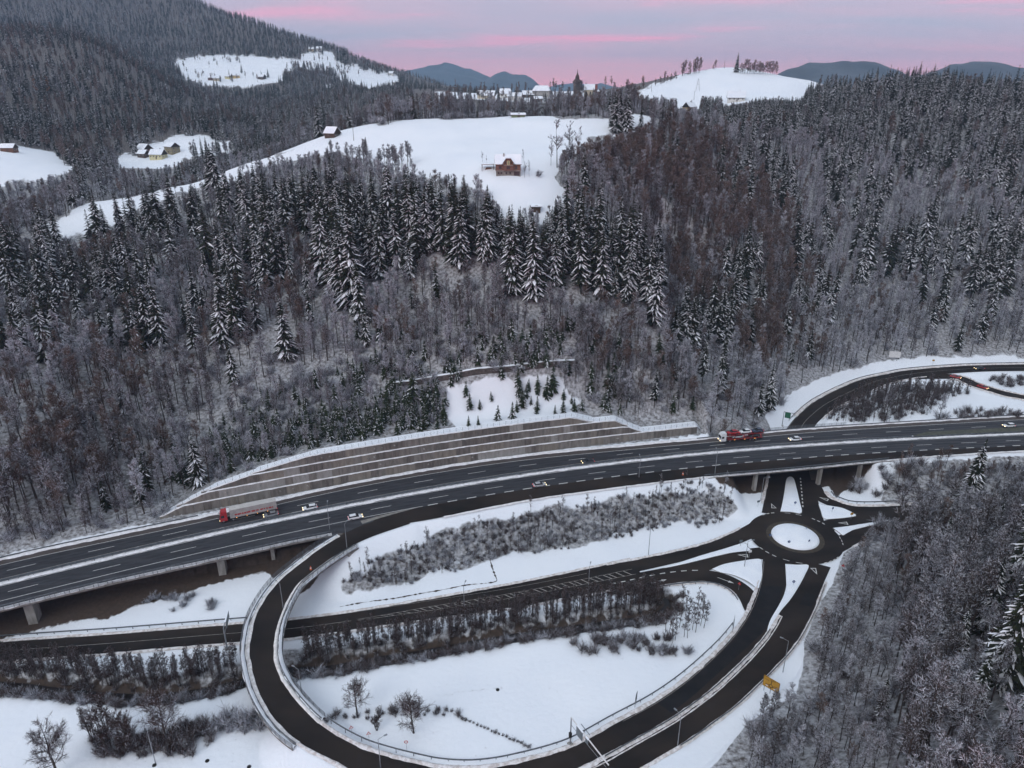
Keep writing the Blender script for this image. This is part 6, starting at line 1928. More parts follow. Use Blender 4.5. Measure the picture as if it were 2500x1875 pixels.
# ------------------------------------------------------------------ houses
ROOF_W = noisy('roof_boards', (0.045, 0.036, 0.030), (0.085, 0.07, 0.06), 1.0)
GLASS = noisy('window_glass', (0.012, 0.014, 0.017), (0.03, 0.034, 0.04), .6, rough=.2, spec=.5)
FRAME = noisy('window_frame', (0.55, 0.55, 0.53), (0.7, 0.7, 0.68), 1)
WALLS = {k: noisy('render_' + k, c, tuple(min(1, q * 1.2) for q in c), .8) for k, c in {
    'cream': (0.50, 0.44, 0.33), 'white': (0.58, 0.57, 0.54), 'yellow': (0.52, 0.40, 0.20), 'grey': (0.30, 0.29, 0.27), 'wood': (0.075, 0.052, 0.040), 'brown': (0.13, 0.07, 0.05), 'pale_yellow': (0.55, 0.50, 0.30), 'olive': (0.22, 0.19, 0.12), 'green': (0.16, 0.20, 0.12)}.items()}


def house(name, px, py, w, d, hw_, hr, rz, wall_m, label, snow_m=None, windows=3, floors=1, cat='house', chimney=True, hip=0.0, Ymax=None, gable_m=None, over=0.6, sink=.6, pos=None):
    """walls, snow-laden pitched roof with ridge along local x, windows each their own part"""
    x, y, z = pos if pos else ground_hit(px, py)
    r = empty(name, (x, y, z), rz); tag(r, label, cat)
    mb = MB()
    mb.poly([(-w / 2, -d / 2, -sink - 1.5), (w / 2, -d / 2, -sink - 1.5), (w / 2, d / 2, -sink - 1.5), (-w / 2, d / 2, -sink - 1.5), (-w / 2, -d / 2, hw_), (w / 2, -d / 2, hw_), (w / 2, d / 2, hw_), (-w / 2, d / 2, hw_)],
            [(3, 2, 1, 0), (0, 1, 5, 4), (1, 2, 6, 5), (2, 3, 7, 6), (3, 0, 4, 7)])
    if hip == 0:
        mb.poly([(-w / 2, -d / 2, hw_), (-w / 2, d / 2, hw_), (-w / 2, 0, hw_ + hr)], [(0, 2, 1)], 1)
        mb.poly([(w / 2, -d / 2, hw_), (w / 2, d / 2, hw_), (w / 2, 0, hw_ + hr)], [(0, 1, 2)], 1)
    mb.build('wall', [wall_m, gable_m or wall_m], r)
    # roof: dark board layer, thick snow above
    def shell(z0, z1, ov, nm, mt, par):
        e, g = d / 2 + ov, w / 2 + ov
        drop = hr * ov / (d / 2)
        hx = g - hip * w
        P = []
        for zz in (z0, z1):
            P += [(-g, -e, hw_ - drop + zz), (g, -e, hw_ - drop + zz), (hx, 0, hw_ + hr + zz), (-hx, 0, hw_ + hr + zz), (g, e, hw_ - drop + zz), (-g, e, hw_ - drop + zz)]
        F = [(0, 1, 2, 3), (3, 2, 4, 5), (0, 3, 5), (1, 4, 2), (6, 9, 8, 7), (9, 11, 10, 8), (0, 6, 7, 1), (1, 7, 10, 4), (4, 10, 11, 5), (5, 11, 6, 0), (6, 11, 9), (7, 8, 10)]
        return MB().poly(P, F).build(nm, mt, par)
    rf = shell(0.02, 0.18, over, 'roof', ROOF_W, r)
    shell(0.182, 0.45, over - .06, 'roof_snow', SNOW, rf)
    if chimney:
        cb_ = MB().box((w * .18, d * .1, hw_ + hr + .35), (.7, .7, 1.8), 0); cb_.build('chimney', WALLS['grey'], rf)
    # windows on the four sides
    for fl in range(floors):
        zc_ = (fl + .55) * hw_ / floors
        for k in range(windows):
            xx = -w / 2 + w * (k + .5) / windows
            for sy in (-1, 1):
                f = MB().box((xx, sy * (d / 2 + .03), zc_), (1.25, .08, 1.45)).build('window', FRAME, r)
                MB().box((xx, sy * (d / 2 + .08), zc_), (1.0, .06, 1.2)).build('pane', GLASS, f)
        for sx in (-1, 1):
            for yy in (-d * .22, d * .22):
                f = MB().box((sx * (w / 2 + .03), yy, zc_), (.08, 1.2, 1.4)).build('window', FRAME, r)
                MB().box((sx * (w / 2 + .08), yy, zc_), (.06, .95, 1.15)).build('pane', GLASS, f)
    MB().box((w * .05, -d / 2 - .04, 1.0), (1.1, .1, 2.1)).build('door', WALLS['wood'], r)
    return r


R = math.radians
def at_y(px, Y):
    """place on the ground in pixel column px at distance Y"""
    x = (px - 1250) / FPX * (Y * CP + 5); z = float(h_at(x, Y)); return x, Y, z


house('village_house', 0, 0, 9, 8, 4.5, 3.8, R(25), WALLS['cream'], 'cream gabled house at the left end of the village', pos=at_y(1177, 905))
house('village_house', 0, 0, 11, 8, 3.6, 3.4, R(-5), WALLS['white'], 'long white house behind the cream gabled one', pos=at_y(1197, 915), windows=4)
house('village_house', 0, 0, 13, 9, 4.2, 3.6, R(-8), WALLS['cream'], 'nearest cream village house with wooden gable at right', pos=at_y(1193, 862), gable_m=WALLS['wood'])
house('village_house', 0, 0, 17, 12, 4.4, 5.0, R(4), WALLS['white'], 'wide white village house with a large hipped snow roof', pos=at_y(1233, 890), windows=5, hip=.2)
house('village_house', 0, 0, 15, 10, 3.8, 3.6, R(-6), WALLS['white'], 'white village house with dark wooden gable in the middle', pos=at_y(1257, 860), windows=4, gable_m=WALLS['wood'])
house('village_house', 0, 0, 14, 10, 2.8, 3.8, R(10), WALLS['wood'], 'low wooden village barn under a wide snow roof', pos=at_y(1290, 885), windows=2, cat='barn')
house('village_house', 0, 0, 19, 12, 6.6, 5.0, R(-12), WALLS['grey'], 'large grey village building with a hipped snow roof', pos=at_y(1322, 885), windows=6, floors=2, hip=.15, gable_m=WALLS['cream'])
house('village_shed', 0, 0, 9, 6, 2.6, 2.2, R(14), WALLS['brown'], 'small brown shed in front of the large grey building', pos=at_y(1313, 845), windows=2, cat='shed', chimney=False)
house('hill_house', 0, 0, 11, 9, 4.2, 4.2, R(38), WALLS['yellow'], 'yellow gabled house below the left flank of the bald hill', pos=at_y(1685, 792), windows=3, floors=1)
house('hill_house', 0, 0, 17, 10, 4.2, 5.6, R(-14), WALLS['white'], 'white chalet with dark timber gable below the bald hill', pos=at_y(1797, 802), windows=4, gable_m=WALLS['wood'], over=1.0)
house('farm_barn', 354, 372, 13, 9, 3.5, 4.0, R(-32), WALLS['brown'], 'rear farm barn with a bright snow roof at left', windows=1, chimney=False, cat='barn')
house('farm_house', 388, 388, 13, 9, 4.2, 4.0, R(-12), WALLS['pale_yellow'], 'pale yellow farmhouse on the left valley meadow', windows=4, floors=1)
house('farm_shed', 352, 384, 9, 7, 3.2, 3.0, R(-20), WALLS['wood'], 'grey farm shed left of the yellow farmhouse', windows=2, chimney=False, cat='shed')
house('farm_house', 422, 374, 12, 9, 6.0, 3.4, R(-35), WALLS['olive'], 'tall ochre farm building right of the yellow farmhouse', windows=3, floors=2, chimney=False)
house('hay_hut', 24, 371, 10, 7, 3.2, 2.6, R(2), WALLS['brown'], 'small brown hay hut on the left valley meadow', windows=0, chimney=False, cat='hut')
house('ridge_barn', 812, 334, 7, 5.5, 2.2, 2.8, R(-28), WALLS['wood'], 'little barn with white roof at the left end of the ridge meadow', windows=1, chimney=False, cat='barn')
house('meadow_shed', 1265, 286, 8, 4, 1.3, .7, R(0), WALLS['green'], 'low green-sided shed on the crest of the central meadow', windows=0, chimney=False, cat='shed')
house('garden_shed', 1308, 514, 3.6, 2.6, 1.5, .5, R(4), WALLS['wood'], 'tiny dark shed at the lower end of the meadow', windows=0, chimney=False, cat='shed')
for px, py, wm, lab in [(560, 192, 'pale_yellow', 'pale yellow farmhouse on the far hillside meadow'), (577, 190, 'yellow', 'second yellow farm building on the far meadow'), (518, 196, 'brown', 'brown farmstead left of the far yellow farmhouse'), (530, 197, 'cream', 'cream outbuilding on the far meadow'),
                        (640, 193, 'wood', 'dark barn on the right of the far meadow'), (780, 124, 'white', 'white house at the top of the far meadow'), (762, 125, 'cream', 'cream house near the top of the far meadow'), (955, 184, 'white', 'white house at the right end of the far slope'), (965, 206, 'cream', 'cream house low on the right end of the far slope')]:
    house('far_house', px, py, 13, 10, 4, 4.2, R((px * 7) % 40 - 20), WALLS[wm], lab, windows=3, chimney=False)

# church: nave, tower and onion spire
x, y, z = at_y(1408, 890)
ch = empty('church', (x, y, z - .5), R(-8)); ch.scale = (1.1, 1.1, 1.02); tag(ch, 'village church with a dark pointed tower and snow-roofed nave', 'church')
STONE = noisy('tower_stone', (0.13, 0.115, 0.105), (0.24, 0.21, 0.19), .6)
COPPER = noisy('spire_metal', (0.055, 0.040, 0.038), (0.10, 0.075, 0.07), .6)
RED = noisy('roof_tiles', (0.16, 0.050, 0.040), (0.24, 0.08, 0.06), .8)
MB().box((0, 0, 6), (7.0, 7.0, 16)).build('tower', STONE, ch)
prof = [(4.6, 14), (4.7, 15.2), (3.9, 17), (2.6, 18.2), (2.0, 19.2), (2.1, 20.6), (1.7, 22), (.9, 23.2), (.4, 25), (.1, 28.5)]
mb = MB(); n8 = 10; P = []
for r_, zz in prof: P += [(r_ * math.cos(6.283 * i / n8), r_ * math.sin(6.283 * i / n8), zz) for i in range(n8)]
mb.poly(P, [(k * n8 + i, k * n8 + (i + 1) % n8, (k + 1) * n8 + (i + 1) % n8, (k + 1) * n8 + i) for k in range(len(prof) - 1) for i in range(n8)] + [tuple(range(n8))])
mb.build('spire', COPPER, ch)
nv = MB().box((14, 0, 3), (13, 9, 9)).build('nave', WALLS['cream'], ch)
rf = MB().prism([(-5, 7.3), (5, 7.3), (0, 13)], 'x', 7.2, 21).build('nave_roof', RED, ch)
MB().poly([(7.2, -5.15, 7.45), (18.5, -5.15, 7.45), (18.5, 0, 13.3), (7.2, 0, 13.3), (7.2, -5.0, 7.2), (18.5, -5.0, 7.2), (18.5, 0.1, 13.0), (7.2, .1, 13.0)], [(0, 1, 2, 3), (4, 7, 6, 5), (0, 4, 5, 1), (1, 5, 6, 2), (3, 2, 6, 7), (0, 3, 7, 4)]).build('roof_snow', SNOW, rf)
for k in range(3):
    MB().box((10 + 4 * k, -4.52, 4), (1.2, .12, 3.2)).build('window', GLASS, ch)
for sx, sy in ((0, -1), (0, 1), (-1, 0), (1, 0)):
    MB().box((sx * 3.52, sy * 3.52, 11.5), (1.4 if sx == 0 else .12, 1.4 if sy == 0 else .12, 2.2)).build('belfry_opening', GLASS, ch)
plant('field_tree', *at_y(1413, 872)[:2], at_y(1413, 872)[2] - .2, 19, 'large round bare tree in front of the church tower', 'tree', None)

# brick house on the meadow, still without render
x, y, z = ground_hit(1241, 430)
bh = empty('brick_house', (x, y, z), R(2)); bh.scale = (.93, .93, .93); tag(bh, 'unrendered red brick house with snowy roof on the central meadow', 'house')
BRICK = noisy('brick', (0.14, 0.068, 0.054), (0.22, 0.115, 0.092), 2.2, lo=.3, hi=.7)
BLOCK = noisy('concrete_blocks', (0.15, 0.135, 0.12), (0.24, 0.22, 0.20), 1.4)
TIMBER = noisy('timber', (0.16, 0.115, 0.05), (0.24, 0.17, 0.08), 1)
Wd, Dp, zb, zf = 11.6, 8.6, 2.3, 5.0
MB().box((0, Dp / 2, zb / 2 - 1), (Wd, Dp, zb + 2)).build('basement_wall', BLOCK, bh)
MB().box((0, Dp / 2, (zb + zf) / 2 + .01), (Wd + .1, Dp + .1, zf - zb - .02)).build('brick_wall', BRICK, bh)
MB().box((0, Dp / 2, zb), (Wd + .5, Dp + .5, .22)).build('floor_slab', CONC, bh)
# projecting bay with gable
MB().poly([(-2.3, -.9, zb + .1), (2.3, -.9, zb + .1), (2.3, -.9, 6.2), (1.0, -.9, 7.6), (-1.0, -.9, 7.6), (-2.3, -.9, 6.2), (-2.3, 2.5, zb + .1), (2.3, 2.5, zb + .1), (2.3, 2.5, 6.2), (1.0, 2.5, 7.6), (-1.0, 2.5, 7.6), (-2.3, 2.5, 6.2)],
          [(0, 1, 2, 3, 4, 5), (11, 10, 9, 8, 7, 6), (0, 5, 11, 6), (1, 7, 8, 2), (2, 8, 9, 3), (3, 9, 10, 4), (4, 10, 11, 5), (0, 6, 7, 1)]).build('gable_bay', BRICK, bh)
MB().box((0, -1.05, 4.75), (4.7, .5, .18)).build('balcony_slab', CONC, bh)
ridge = 8.9
rf = MB().poly([(-6.4, -.5, 4.95), (6.4, -.5, 4.95), (6.4, Dp / 2, ridge), (-6.4, Dp / 2, ridge), (6.4, Dp + .5, 4.95), (-6.4, Dp + .5, 4.95), (-6.4, -.5, 5.15), (6.4, -.5, 5.15), (6.4, Dp / 2, ridge + .2), (-6.4, Dp / 2, ridge + .2), (6.4, Dp + .5, 5.15), (-6.4, Dp + .5, 5.15)],
               [(0, 1, 2, 3), (3, 2, 4, 5), (6, 9, 8, 7), (9, 11, 10, 8), (0, 6, 7, 1), (1, 7, 8, 2), (2, 8, 10, 4), (4, 10, 11, 5), (5, 11, 9, 3), (3, 9, 6, 0)]).build('roof', ROOF_W, bh)
MB().poly([(-6.4, -.55, 5.16), (6.4, -.55, 5.16), (6.4, Dp / 2, ridge + .21), (-6.4, Dp / 2, ridge + .21), (6.4, Dp + .5, 5.16), (-6.4, Dp + .5, 5.16), (-6.3, -.5, 5.46), (6.3, -.5, 5.46), (6.3, Dp / 2, ridge + .5), (-6.3, Dp / 2, ridge + .5), (6.3, Dp + .5, 5.46), (-6.3, Dp + .5, 5.46)],
          [(0, 1, 2, 3), (3, 2, 4, 5), (6, 9, 8, 7), (9, 11, 10, 8), (0, 6, 7, 1), (1, 7, 8, 2), (2, 8, 10, 4), (4, 10, 11, 5), (5, 11, 9, 3), (3, 9, 6, 0)]).build('roof_snow', SNOW, rf)
# half-hipped cross roof over the bay
gp = [(-3.1, 5.0), (-1.1, 7.75), (1.1, 7.75), (3.1, 5.0)]
def cross(off, y0, nm, mt, par, th):
    P = [(a_, y0, b_ + off) for a_, b_ in gp] + [(a_, Dp / 2, b_ + off) for a_, b_ in gp] + [(a_, y0, b_ + off + th) for a_, b_ in gp] + [(a_, Dp / 2, b_ + off + th) for a_, b_ in gp]
    F = [(0, 1, 5, 4), (1, 2, 6, 5), (2, 3, 7, 6), (8, 12, 13, 9), (9, 13, 14, 10), (10, 14, 15, 11), (0, 8, 9, 1), (1, 9, 10, 2), (2, 10, 11, 3), (0, 4, 12, 8), (3, 11, 15, 7)]
    return MB().poly(P, F).build(nm, mt, par)
cr_ = cross(0.02, -1.5, 'cross_roof', ROOF_W, bh, .16); cross(.185, -1.42, 'cross_roof_snow', SNOW, cr_, .3)
MB().box((-2.0, 3.4, ridge + .2), (.6, .6, 1.7)).build('chimney', WALLS['grey'], rf)
def win(xx, zz, w_, h_, yy=-.06, fr=TIMBER):
    f = MB().box((xx, yy, zz), (w_ + .2, .1, h_ + .2)).build('window', fr, bh); MB().box((xx, yy - .06, zz), (w_, .06, h_)).build('pane', GLASS, f)
win(-3.9, 3.7, 1.4, 1.2, fr=BRICK); win(3.7, 3.7, 1.1, 1.6); win(0, 3.7, 1.6, 1.2, -.96, BRICK)
for xx in (-1.3, 1.3): win(xx, 6.0, .6, 1.1, -.96)
f = MB().box((0, -.96, 5.9), (1.1, .1, 1.9)).build('balcony_door', WALLS['pale_yellow'], bh); MB().box((0, -1.03, 5.9), (.55, .06, 1.6)).build('pane', WALLS['green'], f)
for xx in (-4.6, -3.3, -.9, .9): win(xx, 1.2, .8, .8, -.06, BLOCK)
MB().box((4.0, -.08, 1.0), (2.6, .12, 1.8)).build('garage_opening', GLASS, bh)
# open shed left of the house
x, y, z = ground_hit(1191, 416)
sh = empty('open_shed', (x, y, z), 0); tag(sh, 'open wooden lean-to shed left of the brick house', 'shed')
for xx in (-2.6, 2.6):
    for yy in (0, 3):
        MB().box((xx, yy, .9), (.18, .18, 3)).build('post', WALLS['wood'], sh)
rf = MB().box((0, 1.5, 2.45), (5.8, 3.8, .16)).build('roof', WALLS['wood'], sh); MB().box((0, 1.5, 2.67), (5.7, 3.7, .26)).build('roof_snow', SNOW, rf)
MB().box((.3, 1.6, .45), (3.6, 1.6, 1.3), taper=.6).build('woodpile', WALLS['brown'], sh)

# ------------------------------------------------------------------ vehicles
TYRE = noisy('tyre', (0.012, 0.012, 0.012), (0.02, 0.02, 0.02), 3)
RIM = noisy('rim', (0.2, 0.2, 0.21), (0.3, 0.3, 0.31), 3, metal=.6, rough=.4)


def emit(name, c, s):
    m_, n_, l_, b_ = mat_nodes(name)
    b_.inputs['Base Color'].default_value = (*c, 1); b_.inputs['Emission Color'].default_value = (*c, 1); b_.inputs['Emission Strength'].default_value = s
    return m_


HEAD, TAIL = emit('headlight_lens', (1.0, 0.78, 0.42), 3.0), emit('taillight_lens', (0.9, 0.05, 0.06), 1.2)
AMBER = emit('marker_lamp', (1.0, 0.42, 0.10), 2.0)
LAMP_LIT = emit('lamp_glass', (1.0, 0.85, 0.65), 0.6)
CARP = {k: noisy('paint_' + k, c, tuple(min(1, q * 1.08 + .004) for q in c), .5, rough=.3, spec=.5) for k, c in {'white': (.62, .64, .66), 'silver': (.34, .36, .38), 'dark': (.030, .032, .038), 'red': (.33, .018, .024), 'blue': (.03, .045, .08), 'grey': (.15, .16, .17)}.items()}


def wheels(parent, spots, r_=.33, w_=.22):
    for xx, yy in spots:
        t_ = MB().tube((xx, yy - w_ / 2, r_), (xx, yy + w_ / 2, r_), r_, n=16).build('wheel', TYRE, parent)
        MB().tube((xx, yy - w_ / 2 - .012, r_), (xx, yy + w_ / 2 + .012, r_), r_ * .6, n=12).build('rim', RIM, t_)


def car(name, pos, rz, paint, label, estate=False, cat='car', parent_z=0.0, lights=(1, 1)):
    """saloon/estate: shaped body, glasshouse, wheels, lamps. local +x is forward"""
    r = empty(name, pos, rz); tag(r, label, cat)
    Lh, Wh = 2.2, .9
    st = [(-2.2, .62, .95 if estate else .9), (-2.05, .35, 1.0), (-1.4, .30, 1.0), (-.4, .28, .98), (.9, .28, .95), (1.5, .28, .88), (2.0, .32, .78), (2.22, .45, .62)]
    P, F = [], []
    for k, (xx, zl, zh) in enumerate(st):
        ww = Wh * (1 if 1 < k < 6 else .9)
        P += [(xx, -ww, zl), (xx, -ww, (zl + zh) / 2), (xx, -ww * .93, zh), (xx, ww * .93, zh), (xx, ww, (zl + zh) / 2), (xx, ww, zl)]
    for k in range(len(st) - 1):
        for j in range(6):
            F.append((k * 6 + j, k * 6 + (j + 1) % 6, (k + 1) * 6 + (j + 1) % 6, (k + 1) * 6 + j))
    F += [tuple(range(5, -1, -1)), tuple(range((len(st) - 1) * 6, len(st) * 6))]
    MB().poly(P, F).build('body', CARP[paint], r, True)
    rear = -2.05 if estate else -1.75
    gb = [(rear, .97), (rear + .35, 1.40), (.15, 1.44), (1.05, .94)]
    P = []
    for s_ in (-1, 1): P += [(a_, s_ * (.82 if b_ < 1.1 else .64), b_) for a_, b_ in gb]
    MB().poly(P, [(0, 1, 2, 3), (7, 6, 5, 4), (0, 4, 5, 1), (2, 6, 7, 3), (0, 3, 7, 4)]).build('windows', GLASS, r)
    MB().poly([(rear + .33, -.66, 1.41), (.18, -.66, 1.45), (.18, .66, 1.45), (rear + .33, .66, 1.41), (rear + .4, -.6, 1.47), (.05, -.6, 1.50), (.05, .6, 1.50), (rear + .4, .6, 1.47)], [(0, 1, 5, 4), (1, 2, 6, 5), (2, 3, 7, 6), (3, 0, 4, 7), (4, 5, 6, 7), (3, 2, 1, 0)]).build('roof_panel', CARP[paint], r)
    wheels(r, [(-1.35, -.82), (-1.35, .82), (1.4, -.82), (1.4, .82)])
    for s_ in (-1, 1):
        MB().box((2.16, s_ * .62, .64), (.16, .36, .16)).build('headlight', HEAD if lights[0] else GLASS, r)
        MB().box((-2.17, s_ * .66, .80), (.12, .30, .20)).build('taillight', TAIL, r)
    return r


def on_motorway(px, py, z=MZ + .02):
    x, y = unp(px, py, z); t = float(Ymed(np.array([x + 2.]))[0] - Ymed(np.array([x - 2.]))[0]) / 4
    return (x, y, z), math.atan(t)


for px, py, heading, paint, est, lab in [(757, 1243, -1, 'white', True, 'white car behind the lorry on the far carriageway'), (662, 1260, -1, 'grey', False, 'grey car with lit headlights overtaking the red lorry'), (868, 1266, 1, 'white', True, 'white car with red tail lamps on the near carriageway'),
                                         (1435, 1130, -1, 'dark', False, 'dark car with amber headlights above the long wall'), (1317, 1187, 1, 'silver', False, 'silver car on the near carriageway at centre'), (1940, 1075, -1, 'white', False, 'white car following the car transporter'), (2462, 1042, -1, 'white', True, 'white car at the right edge of the motorway')]:
    p_, a_ = on_motorway(px, py)
    car('passenger_car', p_, a_ + (math.pi if heading < 0 else 0), paint, lab, est)
for (px, py, paint, lab), P_, back in [((2390, 902, 'dark', 'dark car on the upper bend beyond the motorway'), NORTH, True), ((2333, 922, 'red', 'small red car on the side road junction'), BRANCH, False), ((2399, 947, 'red', 'red car farther along the side road'), BRANCH, False)]:
    x, y = unp(px, py, 2.0); k = np.argmin((P_[:, 0] - x) ** 2 + (P_[:, 1] - y) ** 2); d = P_[min(k + 2, len(P_) - 1), :2] - P_[k, :2]
    car('passenger_car', (x, y, float(P_[k, 2]) + .05), math.atan2(d[1], d[0]) + (math.pi if back else 0), paint, lab)


def cab(r, x0, paint, lower=None):
    """lorry tractor unit, front at +x"""
    MB().poly([(x0, -1.22, .55), (x0 + 2.15, -1.22, .55), (x0 + 2.2, -1.22, 1.6), (x0 + 1.95, -1.18, 2.7), (x0 + 1.5, -1.1, 3.6), (x0, -1.1, 3.75), (x0, 1.22, .55), (x0 + 2.15, 1.22, .55), (x0 + 2.2, 1.22, 1.6), (x0 + 1.95, 1.18, 2.7), (x0 + 1.5, 1.1, 3.6), (x0, 1.1, 3.75)],
              [(0, 1, 2, 3, 4, 5), (11, 10, 9, 8, 7, 6), (0, 6, 7, 1), (1, 7, 8, 2), (2, 8, 9, 3), (3, 9, 10, 4), (4, 10, 11, 5), (5, 11, 6, 0)]).build('cab', CARP[paint], r)
    MB().poly([(x0 + 2.215, -1.05, 1.75), (x0 + 2.215, 1.05, 1.75), (x0 + 2.0, 1.0, 2.62), (x0 + 2.0, -1.0, 2.62), (x0 + 2.15, -1.05, 1.75), (x0 + 2.15, 1.05, 1.75), (x0 + 1.93, 1.0, 2.62), (x0 + 1.93, -1.0, 2.62)], [(0, 1, 2, 3), (7, 6, 5, 4), (0, 4, 5, 1), (1, 5, 6, 2), (2, 6, 7, 3), (3, 7, 4, 0)]).build('windscreen', GLASS, r)
    for s_ in (-1, 1):
        MB().box((x0 + 1.3, s_ * 1.215, 2.1), (.9, .03, .75)).build('side_window', GLASS, r)
        MB().box((x0 + 2.2, s_ * .85, .85), (.1, .4, .22)).build('headlight', HEAD, r)
        MB().box((x0 + 2.3, s_ * 1.4, 2.2), (.12, .1, .6)).build('mirror', TYRE, r)
    MB().box((x0 - .9, 0, .85), (2.6, .9, .35)).build('chassis', TYRE, r)
    wheels(r, [(x0 + 1.2, -1.05), (x0 + 1.2, 1.05), (x0 - 1.6, -1.0), (x0 - 1.6, 1.0)], .5, .32)


p_, a_ = on_motorway(612, 1258)
lor = empty('lorry', p_, a_ + math.pi); tag(lor, 'red lorry with a long grey box trailer passing the retaining wall', 'lorry')
cab(lor, 6.6, 'red')
TRL = noisy('trailer_side', (.30, .29, .285), (.38, .37, .36), .8, rough=.5); TRT = noisy('trailer_roof', (.42, .40, .385), (.50, .48, .46), .8, rough=.6)
MB().box((-1.0, 0, 2.45), (13.6, 2.5, 2.7)).build('trailer_box', TRL, lor); MB().box((-1.0, 0, 3.83), (13.6, 2.5, .05)).build('trailer_roof', TRT, lor)
MB().box((-1.0, 0, .98), (13.2, 1.0, .22)).build('trailer_chassis', TYRE, lor)
LET = noisy('red_lettering', (.30, .03, .035), (.38, .05, .05), 2)
lr = np.random.default_rng(3); xx = -6.6
while xx < 4.2:
    w_ = lr.uniform(.25, .7)
    for sy in (1,):
        MB().box((xx, sy * 1.262, 2.05 + lr.uniform(-.05, .05)), (w_, .02, lr.uniform(.35, .6))).build('lettering', LET, lor)
    xx += w_ + lr.uniform(.08, .3)
wheels(lor, [(-4.2, -1.0), (-4.2, 1.0), (-5.5, -1.0), (-5.5, 1.0), (-6.8, -1.0), (-6.8, 1.0)], .5, .32)
for s_ in (-1, 1):
    MB().box((-7.82, s_ * .9, 1.0), (.06, .5, .25)).build('taillight', TAIL, lor)
for k in range(4):
    MB().box((-5 + 3 * k, 1.2, .95), (.22, .06, .12)).build('marker_lamp', AMBER, lor)

p_, a_ = on_motorway(1808, 1074)
tro = empty('car_transporter', p_, a_ + math.pi); tag(tro, 'car transporter lorry with red frame loaded with cars', 'lorry')
cab(tro, 6.4, 'white')
REDF = noisy('transporter_frame', (.16, .018, .022), (.24, .03, .035), 1, rough=.5)
for zz, nm in ((1.0, 'lower_deck'), (2.75, 'upper_deck')):
    MB().box((-1.2, 0, zz), (13.8 if zz < 2 else 14.5, 2.4, .16)).build(nm, REDF, tro)
for xx in (-7.6, -4.0, -.5, 3.0, 5.4):
    for s_ in (-1, 1):
        MB().box((xx, s_ * 1.18, 1.85), (.16, .12, 1.85)).build('frame_post', REDF, tro)
wheels(tro, [(-3.2, -1.0), (-3.2, 1.0), (-4.4, -1.0), (-4.4, 1.0), (-5.6, -1.0), (-5.6, 1.0)], .45, .3)
for k in range(3):
    MB().box((-5 + 4 * k, 1.2, .88), (.3, .08, .14)).build('marker_lamp', AMBER, tro)
ca, sa = math.cos(a_ + math.pi), math.sin(a_ + math.pi)
for xx, zz, paint, lab in [(3.6, 2.84, 'red', 'red car on the upper front of the transporter'), (-1.4, 2.84, 'white', 'white car in the middle of the upper transporter deck'), (-6.2, 2.84, 'blue', 'dark blue car at the rear of the upper transporter deck'), (1.6, 1.09, 'silver', 'silver car on the lower transporter deck front'), (-5.2, 1.09, 'dark', 'dark car on the lower transporter deck rear')]:
    car('loaded_car', (p_[0] + xx * ca, p_[1] + xx * sa, p_[2] + zz), a_ + math.pi, paint, lab, lights=(0, 0))

# ------------------------------------------------------------------ lamps, signs, gantries, cones
lamp_rows = [(380, 1864, 0, 'bottom left corner thicket', 9.5, .3), (739, 1708, 0, 'inner side of the loop ramp', 9, 2.6), (692, 1487, 7.1, 'ramp deck near its crown', 8, 2.5), (847, 1337, 8, 'ramp beside the gore', 8, 1.2), (805, 1292, 8, 'motorway edge by the gore', 8.5, 1.7),
             (1134, 1500, 0, 'valley road hatching, left', 9.5, 1.3), (1436, 1452, 0, 'valley road hatching, centre', 9.5, 1.3), (1583, 1353, 0, 'snow slope north of the valley road', 9.5, -1.3), (1654, 1822, 0, 'lower loop road', 9, 2.2), (1911, 1643, 0, 'outer edge of the loop road', 9.5, 2.6),
             (930, 1880, 0, 'bottom bend of the loop', 8, .5), (1857, 1222, 0, 'underpass entrance', 9, 0), (1745, 1158, 8, 'near edge of the motorway by the bridge', 9, 1.6), (1817, 1385, 0, 'triangular snow island', 9.5, .2), (1560, 1165, 8, 'motorway edge above the embankment', 7.5, 1.6)]
for px, py, z0, where, h, az in lamp_rows:
    x, y = unp(px, py, z0)
    if z0 == 0: z0 = float(h_at(x, y))
    lp = empty('street_lamp', (x, y, z0 - .05), az); tag(lp, 'grey lamp post at the ' + where, 'street lamp', 'lamp posts of the junction')
    MB().tube((0, 0, -.4), (0, 0, h), .11, .06, 8).build('pole', POLE, lp)
    MB().tube((0, 0, h - .05), (1.3, 0, h + .25), .05, .04, 6).build('arm', POLE, lp)
    hd = MB().box((1.6, 0, h + .27), (.75, .3, .14)).build('lamp_head', POLE, lp); MB().box((1.62, 0, h + .185), (.5, .22, .03)).build('lamp_glass', LAMP_LIT, hd)

SIGN_Y = noisy('sign_yellow', (.40, .21, .015), (.47, .26, .025), 1.5, rough=.5); SIGN_B = noisy('sign_back', (.13, .16, .175), (.19, .225, .24), 1.5, rough=.5, metal=.4)
SIGN_W = noisy('sign_white', (.60, .60, .60), (.70, .70, .70), 1.5, rough=.5); BLACK = noisy('sign_black', (.012, .012, .012), (.02, .02, .02), 2); SIGN_R = noisy('sign_red', (.40, .03, .03), (.46, .045, .04), 2); SIGN_BL = noisy('sign_blue', (.02, .06, .16), (.03, .08, .2), 2); GREEN_S = noisy('sign_green', (.02, .10, .06), (.03, .13, .08), 2)
